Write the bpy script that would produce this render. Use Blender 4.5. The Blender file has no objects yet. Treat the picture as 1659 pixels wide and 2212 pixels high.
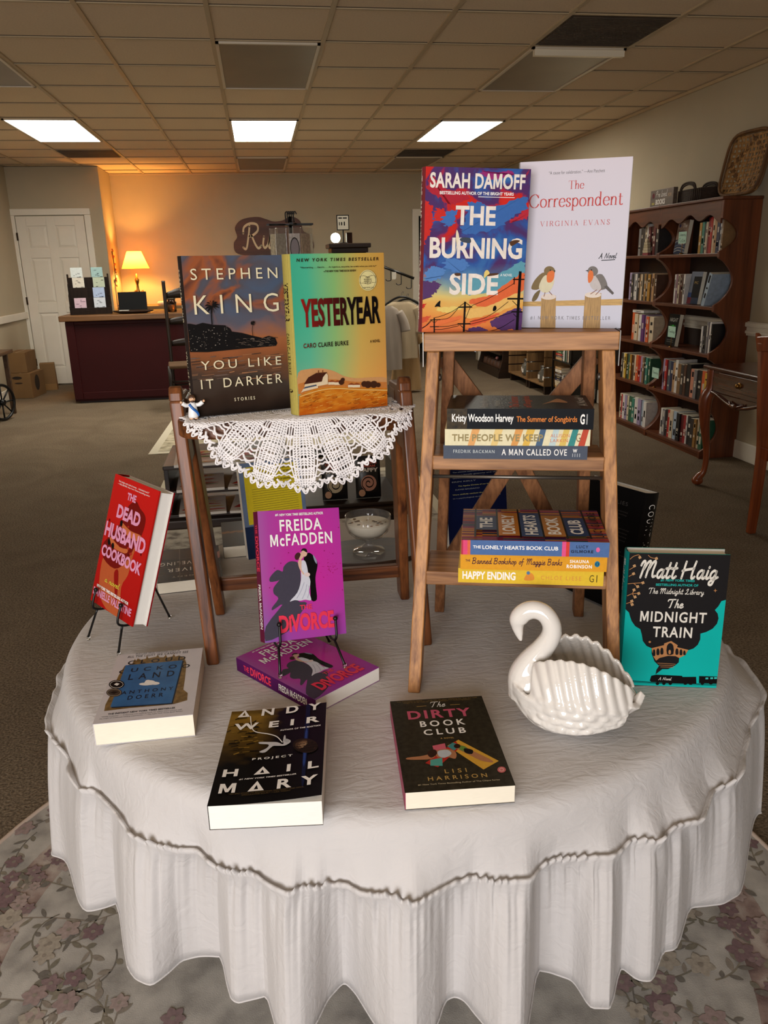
import bpy, bmesh, math, random
import numpy as np
from mathutils import Vector, Matrix

random.seed(7)
PI = math.pi
SC = bpy.context.scene
COL = SC.collection

# ------------------------------------------------------------------ camera, world, daylight, exposure
def make_camera():
    cam = bpy.data.cameras.new('camera')
    cam.sensor_fit = 'HORIZONTAL'
    cam.sensor_width = 36.0
    cam.lens = 36.0 * 1708.0 / 1659.0
    cam.clip_start = 0.02
    cam.clip_end = 60
    o = bpy.data.objects.new('camera', cam)
    COL.objects.link(o)
    pitch, roll, yaw = math.radians(17.34), math.radians(-1.295), math.radians(8.40)
    f = Vector((math.sin(yaw) * math.cos(pitch), math.cos(yaw) * math.cos(pitch), -math.sin(pitch)))
    r0 = Vector((math.cos(yaw), -math.sin(yaw), 0))
    u0 = r0.cross(f)
    r = r0 * math.cos(roll) + u0 * math.sin(roll)
    u = u0 * math.cos(roll) - r0 * math.sin(roll)
    m = Matrix((r, u, -f)).transposed().to_4x4()
    m.translation = Vector((0, 0, 1.378))
    o.matrix_world = m
    SC.camera = o
make_camera()

W = bpy.data.worlds.new('world')
SC.world = W
W.use_nodes = True
W.node_tree.nodes['Background'].inputs[0].default_value = (0.75, 0.85, 1.0, 1)
W.node_tree.nodes['Background'].inputs[1].default_value = 0.3

SC.view_settings.view_transform = 'Standard'
SC.view_settings.look = 'None'
SC.view_settings.gamma = 1.0
SC.view_settings.use_curve_mapping = False
SC.view_settings.exposure = 0.76

def area_light(name, loc, size, power, col, rot):
    L = bpy.data.lights.new(name, 'AREA')
    L.shape = 'RECTANGLE'
    L.size, L.size_y = size
    L.energy = power
    L.color = col
    o = bpy.data.objects.new(name, L)
    o.location = loc
    o.rotation_euler = rot
    COL.objects.link(o)
    return o
# daylight coming in through the shop window behind the viewer
area_light('window_daylight', (-1.05, -1.72, 1.28), (2.0, 1.5), 60, (1.0, 0.975, 0.97), (PI / 2, 0, 0))
# the shop's own fluorescent panels and table lamp are built with their fixtures further down
SC.cycles.max_bounces = 8
SC.cycles.sample_clamp_indirect = 6

# ------------------------------------------------------------------ helpers: colour and materials
def lin(c):
    if isinstance(c, str):
        c = tuple(int(c[i:i + 2], 16) for i in (0, 2, 4))
    o = []
    for v in c[:3]:
        v = v / 255.0
        o.append(v / 12.92 if v <= 0.04045 else ((v + 0.055) / 1.055) ** 2.4)
    return (o[0], o[1], o[2], 1.0)

MATS = {}
def nodes_of(m):
    m.use_nodes = True
    return m.node_tree.nodes, m.node_tree.links, m.node_tree.nodes['Principled BSDF']

def mat(name, c, rough=0.6, metal=0.0, var=0.0, vscale=20.0, bump=0.0, bscale=80.0, spec=0.5, coat=0.0, stretch=(1, 1, 1), detail=3.0, sheen=0.0):
    """plain surface: colour broken up by noise, optional noise relief"""
    if name in MATS:
        return MATS[name]
    if name.startswith(('cover_', 'printed_', 'title_')):
        spec = 0.09                                         # matt-laminated print
    m = bpy.data.materials.new(name)
    N, K, P = nodes_of(m)
    col = lin(c)
    P.inputs['Base Color'].default_value = col
    P.inputs['Roughness'].default_value = rough
    P.inputs['Metallic'].default_value = metal
    P.inputs['Specular IOR Level'].default_value = spec
    if coat:
        P.inputs['Coat Weight'].default_value = coat
        P.inputs['Coat Roughness'].default_value = 0.05
    if sheen:
        P.inputs['Sheen Weight'].default_value = sheen
    tc = N.new('ShaderNodeTexCoord')
    mp = N.new('ShaderNodeMapping')
    mp.inputs['Scale'].default_value = stretch
    K.new(tc.outputs['Object'], mp.inputs['Vector'])
    if var:
        n = N.new('ShaderNodeTexNoise')
        n.inputs['Scale'].default_value = vscale
        n.inputs['Detail'].default_value = detail
        K.new(mp.outputs[0], n.inputs['Vector'])
        r = N.new('ShaderNodeValToRGB')
        r.color_ramp.elements[0].position = 0.3
        r.color_ramp.elements[1].position = 0.7
        r.color_ramp.elements[0].color = tuple(max(0, v * (1 - var)) for v in col[:3]) + (1,)
        r.color_ramp.elements[1].color = tuple(min(1, v * (1 + var)) for v in col[:3]) + (1,)
        K.new(n.outputs['Fac'], r.inputs[0])
        K.new(r.outputs[0], P.inputs['Base Color'])
    if bump:
        n2 = N.new('ShaderNodeTexNoise')
        n2.inputs['Scale'].default_value = bscale
        n2.inputs['Detail'].default_value = 4
        K.new(mp.outputs[0], n2.inputs['Vector'])
        b = N.new('ShaderNodeBump')
        b.inputs['Strength'].default_value = bump
        b.inputs['Distance'].default_value = 0.004
        K.new(n2.outputs['Fac'], b.inputs['Height'])
        K.new(b.outputs[0], P.inputs['Normal'])
    MATS[name] = m
    return m

def wood(name, c1, c2, rough=0.45, axis='z', scale=30.0, spec=0.4, stretch=0.06, bump=0.15):
    """grain running along one axis"""
    if name in MATS:
        return MATS[name]
    m = bpy.data.materials.new(name)
    N, K, P = nodes_of(m)
    tc = N.new('ShaderNodeTexCoord')
    mp = N.new('ShaderNodeMapping')
    s = [scale] * 3
    s['xyz'.index(axis)] = scale * stretch
    mp.inputs['Scale'].default_value = s
    K.new(tc.outputs['Object'], mp.inputs['Vector'])
    n = N.new('ShaderNodeTexNoise')
    n.inputs['Scale'].default_value = 1.6
    n.inputs['Detail'].default_value = 5
    n.inputs['Distortion'].default_value = 0.6
    K.new(mp.outputs[0], n.inputs['Vector'])
    w = N.new('ShaderNodeTexNoise')
    w.inputs['Scale'].default_value = 7.0
    w.inputs['Detail'].default_value = 2
    K.new(mp.outputs[0], w.inputs['Vector'])
    mx = N.new('ShaderNodeMath')
    mx.operation = 'MULTIPLY_ADD'
    mx.inputs[1].default_value = 0.35
    K.new(w.outputs['Fac'], mx.inputs[0])
    K.new(n.outputs['Fac'], mx.inputs[2])
    r = N.new('ShaderNodeValToRGB')
    r.color_ramp.elements[0].position = 0.45
    r.color_ramp.elements[1].position = 0.85
    r.color_ramp.elements[0].color = lin(c1)
    r.color_ramp.elements[1].color = lin(c2)
    K.new(mx.outputs[0], r.inputs[0])
    K.new(r.outputs[0], P.inputs['Base Color'])
    P.inputs['Roughness'].default_value = rough
    P.inputs['Specular IOR Level'].default_value = spec
    b = N.new('ShaderNodeBump')
    b.inputs['Strength'].default_value = bump
    b.inputs['Distance'].default_value = 0.002
    K.new(mx.outputs[0], b.inputs['Height'])
    K.new(b.outputs[0], P.inputs['Normal'])
    MATS[name] = m
    return m

def emit(name, c, strength):
    if name in MATS:
        return MATS[name]
    m = bpy.data.materials.new(name)
    N, K, P = nodes_of(m)
    P.inputs['Base Color'].default_value = lin(c)
    P.inputs['Emission Color'].default_value = lin(c)
    P.inputs['Emission Strength'].default_value = strength
    MATS[name] = m
    return m

def glass(name, c=(255, 255, 255), rough=0.02):
    if name in MATS:
        return MATS[name]
    m = bpy.data.materials.new(name)
    N, K, P = nodes_of(m)
    P.inputs['Base Color'].default_value = lin(c)
    P.inputs['Roughness'].default_value = rough
    P.inputs['Transmission Weight'].default_value = 1.0
    P.inputs['IOR'].default_value = 1.45
    MATS[name] = m
    return m

def thin_glass(name, c=(255, 255, 255), rough=0.02, body=0.03):
    """clear thin-walled glass or film: see-through with a fresnel reflection"""
    if name in MATS:
        return MATS[name]
    m = bpy.data.materials.new(name)
    N, K, P = nodes_of(m)
    N.remove(P)
    t = N.new('ShaderNodeBsdfTransparent'); t.inputs[0].default_value = lin(c)
    g = N.new('ShaderNodeBsdfGlossy'); g.inputs['Roughness'].default_value = rough
    d = N.new('ShaderNodeBsdfDiffuse'); d.inputs[0].default_value = lin(c)
    a = N.new('ShaderNodeMixShader'); a.inputs[0].default_value = body
    K.new(t.outputs[0], a.inputs[1]); K.new(d.outputs[0], a.inputs[2])
    lw_ = N.new('ShaderNodeLayerWeight'); lw_.inputs[0].default_value = 0.5
    pw = N.new('ShaderNodeMath'); pw.operation = 'POWER'; pw.inputs[1].default_value = 3.5
    K.new(lw_.outputs['Facing'], pw.inputs[0])
    f = N.new('ShaderNodeMath'); f.operation = 'MULTIPLY_ADD'; f.inputs[1].default_value = 0.75; f.inputs[2].default_value = 0.04
    K.new(pw.outputs[0], f.inputs[0])
    x = N.new('ShaderNodeMixShader')
    K.new(f.outputs[0], x.inputs[0]); K.new(a.outputs[0], x.inputs[1]); K.new(g.outputs[0], x.inputs[2])
    K.new(x.outputs[0], N['Material Output'].inputs['Surface'])
    MATS[name] = m
    return m

# printed artwork grounds: gradients over the cover's own width (x) and height (z), broken by noise
def ramp_node(N, stops, ink=False):
    r = N.new('ShaderNodeValToRGB')
    e = r.color_ramp.elements
    while len(e) < len(stops):
        e.new(0.5)
    for i, (p, c) in enumerate(stops):
        e[i].position = p
        k = 0.80 if ink else 1.0
        q = lin(c)
        e[i].color = (q[0] * k, q[1] * k, q[2] * k, 1)
    return r

def art_ground(name, vertical=None, horizontal=None, hmix=0.5, distort=0.06, nscale=(6, 6, 6), rough=0.35, clouds=None, cscale=(5, 5, 5), cthr=(0.5, 0.6), cband=None, spots=None, cdetail=3, xfade=None):
    """vertical / horizontal: colour stops; clouds: a second set of stops driven by noise, kept inside cband (z0,z1 soft)"""
    if name in MATS:
        return MATS[name]
    m = bpy.data.materials.new(name)
    N, K, P = nodes_of(m)
    P.inputs['Roughness'].default_value = rough
    P.inputs['Specular IOR Level'].default_value = 0.09
    tc = N.new('ShaderNodeTexCoord')
    g = tc.outputs['Generated']
    sep = N.new('ShaderNodeSeparateXYZ')
    K.new(g, sep.inputs[0])
    mp = N.new('ShaderNodeMapping')
    mp.inputs['Scale'].default_value = nscale
    K.new(g, mp.inputs['Vector'])
    n = N.new('ShaderNodeTexNoise')
    n.inputs['Scale'].default_value = 1.0
    n.inputs['Detail'].default_value = 4
    K.new(mp.outputs[0], n.inputs['Vector'])
    def disturbed(out):
        a = N.new('ShaderNodeMath')
        a.operation = 'SUBTRACT'
        a.inputs[1].default_value = 0.5
        K.new(n.outputs['Fac'], a.inputs[0])
        b = N.new('ShaderNodeMath')
        b.operation = 'MULTIPLY_ADD'
        b.inputs[1].default_value = distort
        K.new(a.outputs[0], b.inputs[0])
        K.new(out, b.inputs[2])
        return b.outputs[0]
    cur = None
    if vertical:
        r = ramp_node(N, vertical, True)
        K.new(disturbed(sep.outputs['Z']), r.inputs[0])
        cur = r.outputs[0]
    if horizontal:
        r = ramp_node(N, horizontal, True)
        K.new(disturbed(sep.outputs['X']), r.inputs[0])
        if cur is None:
            cur = r.outputs[0]
        else:
            mx = N.new('ShaderNodeMix')
            mx.data_type = 'RGBA'
            mx.inputs[0].default_value = hmix
            K.new(cur, mx.inputs[6])
            K.new(r.outputs[0], mx.inputs[7])
            cur = mx.outputs[2]
    if xfade:                                            # dies away to black towards the right
        fx = N.new('ShaderNodeMapRange')
        fx.inputs['From Min'].default_value = xfade[1]
        fx.inputs['From Max'].default_value = xfade[0]
        K.new(disturbed(sep.outputs['X']), fx.inputs['Value'])
        mx = N.new('ShaderNodeMix')
        mx.data_type = 'RGBA'
        mx.inputs[6].default_value = lin((12, 11, 12))
        K.new(fx.outputs[0], mx.inputs[0])
        K.new(cur, mx.inputs[7])
        cur = mx.outputs[2]
    if clouds:
        mp2 = N.new('ShaderNodeMapping')
        mp2.inputs['Scale'].default_value = cscale
        K.new(g, mp2.inputs['Vector'])
        n2 = N.new('ShaderNodeTexNoise')
        n2.inputs['Scale'].default_value = 1.0
        n2.inputs['Detail'].default_value = cdetail
        n2.inputs['Distortion'].default_value = 0.8
        K.new(mp2.outputs[0], n2.inputs['Vector'])
        r2 = ramp_node(N, clouds, True)
        K.new(n2.outputs['Fac'], r2.inputs[0])
        fac = N.new('ShaderNodeMapRange')
        fac.inputs['From Min'].default_value = cband[0]
        fac.inputs['From Max'].default_value = cband[1]
        K.new(disturbed(sep.outputs['Z']), fac.inputs['Value'])
        mx = N.new('ShaderNodeMix')
        mx.data_type = 'RGBA'
        K.new(fac.outputs[0], mx.inputs[0])
        K.new(cur, mx.inputs[6])
        K.new(r2.outputs[0], mx.inputs[7])
        cur = mx.outputs[2]
    K.new(cur, P.inputs['Base Color'])
    MATS[name] = m
    return m

# ------------------------------------------------------------------ helpers: meshes and scene tree
class MB:
    """collects shapes into one mesh"""
    def __init__(s):
        s.v, s.f, s.m, s.s, s.mats = [], [], [], [], []
    def mi(s, m):
        if m not in s.mats:
            s.mats.append(m)
        return s.mats.index(m)
    def add(s, verts, faces, m, smooth=False, M=None):
        b = len(s.v)
        if M is not None:
            verts = [tuple(M @ Vector(p)) for p in verts]
        s.v.extend(tuple(p) for p in verts)
        k = s.mi(m)
        for f in faces:
            s.f.append([b + i for i in f])
            s.m.append(k)
            s.s.append(smooth)
        return s
    def box(s, x0, x1, y0, y1, z0, z1, m, M=None):
        v = [(x, y, z) for z in (z0, z1) for y in (y0, y1) for x in (x0, x1)]
        f = [(0, 2, 3, 1), (4, 5, 7, 6), (0, 1, 5, 4), (2, 6, 7, 3), (0, 4, 6, 2), (1, 3, 7, 5)]
        return s.add(v, f, m, False, M)
    def hexa(s, lo, hi, m, M=None):
        """lo, hi: four corners each, same order"""
        v = list(lo) + list(hi)
        f = [(3, 2, 1, 0), (4, 5, 6, 7)] + [(i, (i + 1) % 4, 4 + (i + 1) % 4, 4 + i) for i in range(4)]
        return s.add(v, f, m, False, M)
    def prism(s, poly, d0, d1, m, M=None, smooth=False):
        n = len(poly)
        v = [(x, y, d0) for x, y in poly] + [(x, y, d1) for x, y in poly]
        s.add(v, [tuple(range(n))[::-1], tuple(range(n, 2 * n))], m, False, M)
        b = len(s.v) - 2 * n
        k = s.mi(m)
        for i in range(n):
            s.f.append([b + i, b + (i + 1) % n, b + n + (i + 1) % n, b + n + i])
            s.m.append(k)
            s.s.append(smooth)
        return s
    def grid(s, fn, nu, nv, m, smooth=True, wrapu=False, M=None):
        v = [fn(i / nu, j / nv) for j in range(nv + 1) for i in range(nu if wrapu else nu + 1)]
        w = nu if wrapu else nu + 1
        f = []
        for j in range(nv):
            for i in range(nu):
                a, b = j * w + i, j * w + (i + 1) % w
                f.append((a, b, b + w, a + w))
        return s.add(v, f, m, smooth, M)
    def lathe(s, prof, m, n=32, M=None, smooth=True):
        v = [(r * math.cos(2 * PI * i / n), r * math.sin(2 * PI * i / n), z) for r, z in prof for i in range(n)]
        f = []
        for j in range(len(prof) - 1):
            for i in range(n):
                f.append((j * n + i, j * n + (i + 1) % n, (j + 1) * n + (i + 1) % n, (j + 1) * n + i))
        return s.add(v, f, m, smooth, M)
    def tube(s, pts, r, m, n=8, closed=False, M=None, smooth=True):
        pts = [Vector(p) for p in pts]
        k = len(pts)
        rs = r if isinstance(r, (list, tuple)) else [r] * k
        v, f = [], []
        t0 = (pts[1] - pts[0]).normalized()
        ref = Vector((0, 0, 1)) if abs(t0.z) < 0.9 else Vector((1, 0, 0))
        nrm = t0.cross(ref).normalized()
        for i, p in enumerate(pts):
            if closed:
                t = (pts[(i + 1) % k] - pts[i - 1]).normalized()
            else:
                t = (pts[min(i + 1, k - 1)] - pts[max(i - 1, 0)]).normalized()
            nrm = (nrm - t * nrm.dot(t))
            nrm = nrm.normalized() if nrm.length > 1e-6 else t.orthogonal().normalized()
            bn = t.cross(nrm)
            for a in range(n):
                an = 2 * PI * a / n
                v.append(p + (nrm * math.cos(an) + bn * math.sin(an)) * rs[i])
        for i in range(k if closed else k - 1):
            for a in range(n):
                A, B = i * n + a, i * n + (a + 1) % n
                C, D = ((i + 1) % k) * n + (a + 1) % n, ((i + 1) % k) * n + a
                f.append((A, B, C, D))
        if not closed:
            f.append(tuple(range(n))[::-1])
            f.append(tuple(range((k - 1) * n, k * n)))
        return s.add(v, f, m, smooth, M)
    def ball(s, c, r, m, n=12, sc=(1, 1, 1), M=None):
        def fn(u, w):
            th, ph = 2 * PI * u, PI * w
            return (c[0] + r * sc[0] * math.sin(ph) * math.cos(th), c[1] + r * sc[1] * math.sin(ph) * math.sin(th), c[2] - r * sc[2] * math.cos(ph))
        return s.grid(fn, n, max(4, n // 2), m, True, True, M)
    def build(s, name, parent=None, bevel=0.0, seg=2, M=None):
        me = bpy.data.meshes.new(name)
        me.from_pydata(s.v, [], s.f)
        for m in s.mats:
            me.materials.append(m)
        me.polygons.foreach_set('material_index', s.m)
        me.polygons.foreach_set('use_smooth', s.s)
        me.update()
        o = bpy.data.objects.new(name, me)
        COL.objects.link(o)
        if parent is not None:
            o.parent = parent
        if M is not None:
            o.matrix_local = M
        if bevel:
            b = o.modifiers.new('edge', 'BEVEL')
            b.width = bevel
            b.segments = seg
            b.limit_method = 'ANGLE'
            b.angle_limit = math.radians(40)
        return o

def tag(o, label=None, cat=None, group=None, kind=None):
    if label: o['label'] = label
    if cat: o['category'] = cat
    if group: o['group'] = group
    if kind: o['kind'] = kind
    return o

def thing(name, label, cat, M=None, group=None):
    o = bpy.data.objects.new(name, None)
    o.empty_display_size = 0.05
    COL.objects.link(o)
    if M is not None:
        o.matrix_world = M
    return tag(o, label, cat, group)

def TR(x, y, z, yaw=0.0, tilt=0.0, roll=0.0):
    """pose: yaw about z, tilt about x, roll about y (degrees)"""
    return (Matrix.Translation((x, y, z)) @ Matrix.Rotation(math.radians(yaw), 4, 'Z')
            @ Matrix.Rotation(math.radians(tilt), 4, 'X') @ Matrix.Rotation(math.radians(roll), 4, 'Y'))

def smooth_path(pts, n=6, closed=False):
    P = [Vector(p) for p in pts]
    k = len(P)
    out = []
    for i in range(k if closed else k - 1):
        g = (lambda j: P[j % k]) if closed else (lambda j: P[min(max(j, 0), k - 1)])
        p0, p1, p2, p3 = g(i - 1), g(i), g(i + 1), g(i + 2)
        for a in range(n):
            t = a / n
            out.append(0.5 * ((2 * p1) + (-p0 + p2) * t + (2 * p0 - 5 * p1 + 4 * p2 - p3) * t * t + (-p0 + 3 * p1 - 3 * p2 + p3) * t ** 3))
    if not closed:
        out.append(P[-1])
    return out
# ------------------------------------------------------------------ helpers: lettering and printed artwork
TXT = {}
def raw_text(s, bold, shear, space):
    c = bpy.data.curves.new('lettering', 'FONT')
    c.body = s
    c.size = 1.0
    c.offset = bold
    c.shear = shear
    c.space_character = space
    c.resolution_u = 3
    c.fill_mode = 'FRONT'
    o = bpy.data.objects.new('lettering', c)
    COL.objects.link(o)
    dg = bpy.context.evaluated_depsgraph_get()
    me = o.evaluated_get(dg).to_mesh()
    v = [(p.co.x, p.co.y) for p in me.vertices]
    f = [tuple(p.vertices) for p in me.polygons]
    o.evaluated_get(dg).to_mesh_clear()
    bpy.data.objects.remove(o)
    bpy.data.curves.remove(c)
    return v, f

def islands(v, f):
    par = list(range(len(v)))
    def find(a):
        while par[a] != a:
            par[a] = par[par[a]]
            a = par[a]
        return a
    for q in f:
        for a in q[1:]:
            par[find(a)] = find(q[0])
    g = {}
    for q in f:
        g.setdefault(find(q[0]), []).append(q)
    return [g[k] for k in sorted(g, key=lambda k: min(min(q) for q in g[k]))]

def parea(v, q):
    return sum(v[q[i]][0] * v[q[(i + 1) % len(q)]][1] - v[q[(i + 1) % len(q)]][0] * v[q[i]][1] for i in range(len(q))) / 2

def text_mesh(s, bold=0.0, shear=0.0, space=1.0):
    key = (s, bold, shear, space)
    if key not in TXT:
        v, f = raw_text(s, bold, shear, space)
        if 'M' in s or '\u0394' in s:               # the built-in M fills badly: cut a plain one to its place
            va, fa = raw_text(s, 0.03, shear, space)
            v0, f0 = raw_text(s, 0.0, shear, space)
            A, B, C = islands(va, fa), islands(v0, f0), islands(v, f)
            if len(A) == len(B) == len(C):
                f = []
                for a, b, c in zip(A, B, C):
                    if sum(abs(parea(va, q)) for q in a) < 1.9 * sum(abs(parea(v0, q)) for q in b):
                        f += c
                        continue
                    tri = len({k for q in b for k in q}) < 10
                    pts = [v0[k] for q in b for k in q]
                    ya, yb = min(q[1] for q in pts) - bold, max(q[1] for q in pts) + bold
                    xs_ = [q[0] - shear * q[1] for q in pts]
                    xa, xb = min(xs_) - bold, max(xs_) + bold
                    Wd, Ht, th = xb - xa, yb - ya, 0.088 + 2 * bold
                    if tri:                             # an open triangle standing in for the letter A
                        base = len(v)
                        ol = [(0, 0), (Wd / 2, Ht), (Wd, 0), (th * 1.7, th * 0.9), (Wd / 2, Ht - th * 2.1), (Wd - th * 1.7, th * 0.9)]
                        v += [(xa + x, ya + y) for x, y in ol]
                        f += [(base, base + 3, base + 4, base + 1), (base + 1, base + 4, base + 5, base + 2), (base + 2, base + 5, base + 3, base)]
                        continue
                    bb, cc, w0 = th * 1.3, th * 0.42, 0.10 * Ht
                    w1 = w0 + th * 1.55
                    sl = (Ht - w1) / (Wd / 2 - bb)
                    kk = w0 + sl * (Wd / 2 - cc - th)
                    ol = [(0, 0), (0, Ht), (bb, Ht), (Wd / 2, w1), (Wd - bb, Ht), (Wd, Ht), (Wd, 0), (Wd - th, 0), (Wd - th, kk), (Wd / 2 + cc, w0), (Wd / 2 - cc, w0), (th, kk), (th, 0)]
                    base = len(v)
                    v += [(xa + x + shear * (ya + y), ya + y) for x, y in ol]
                    f.append(tuple(range(base, base + len(ol)))[::-1])
        used = sorted({i for q in f for i in q})
        mp = {a: i for i, a in enumerate(used)}
        v = [v[a] for a in used]
        f = [tuple(mp[i] for i in q) for q in f]
        x0, x1 = min(p[0] for p in v), max(p[0] for p in v)
        y0, y1 = min(p[1] for p in v), max(p[1] for p in v)
        v = [((x - x0) / (x1 - x0), (y - y0) / max(1e-6, y1 - y0)) for x, y in v]
        TXT[key] = (v, f)
    return TXT[key]

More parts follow.
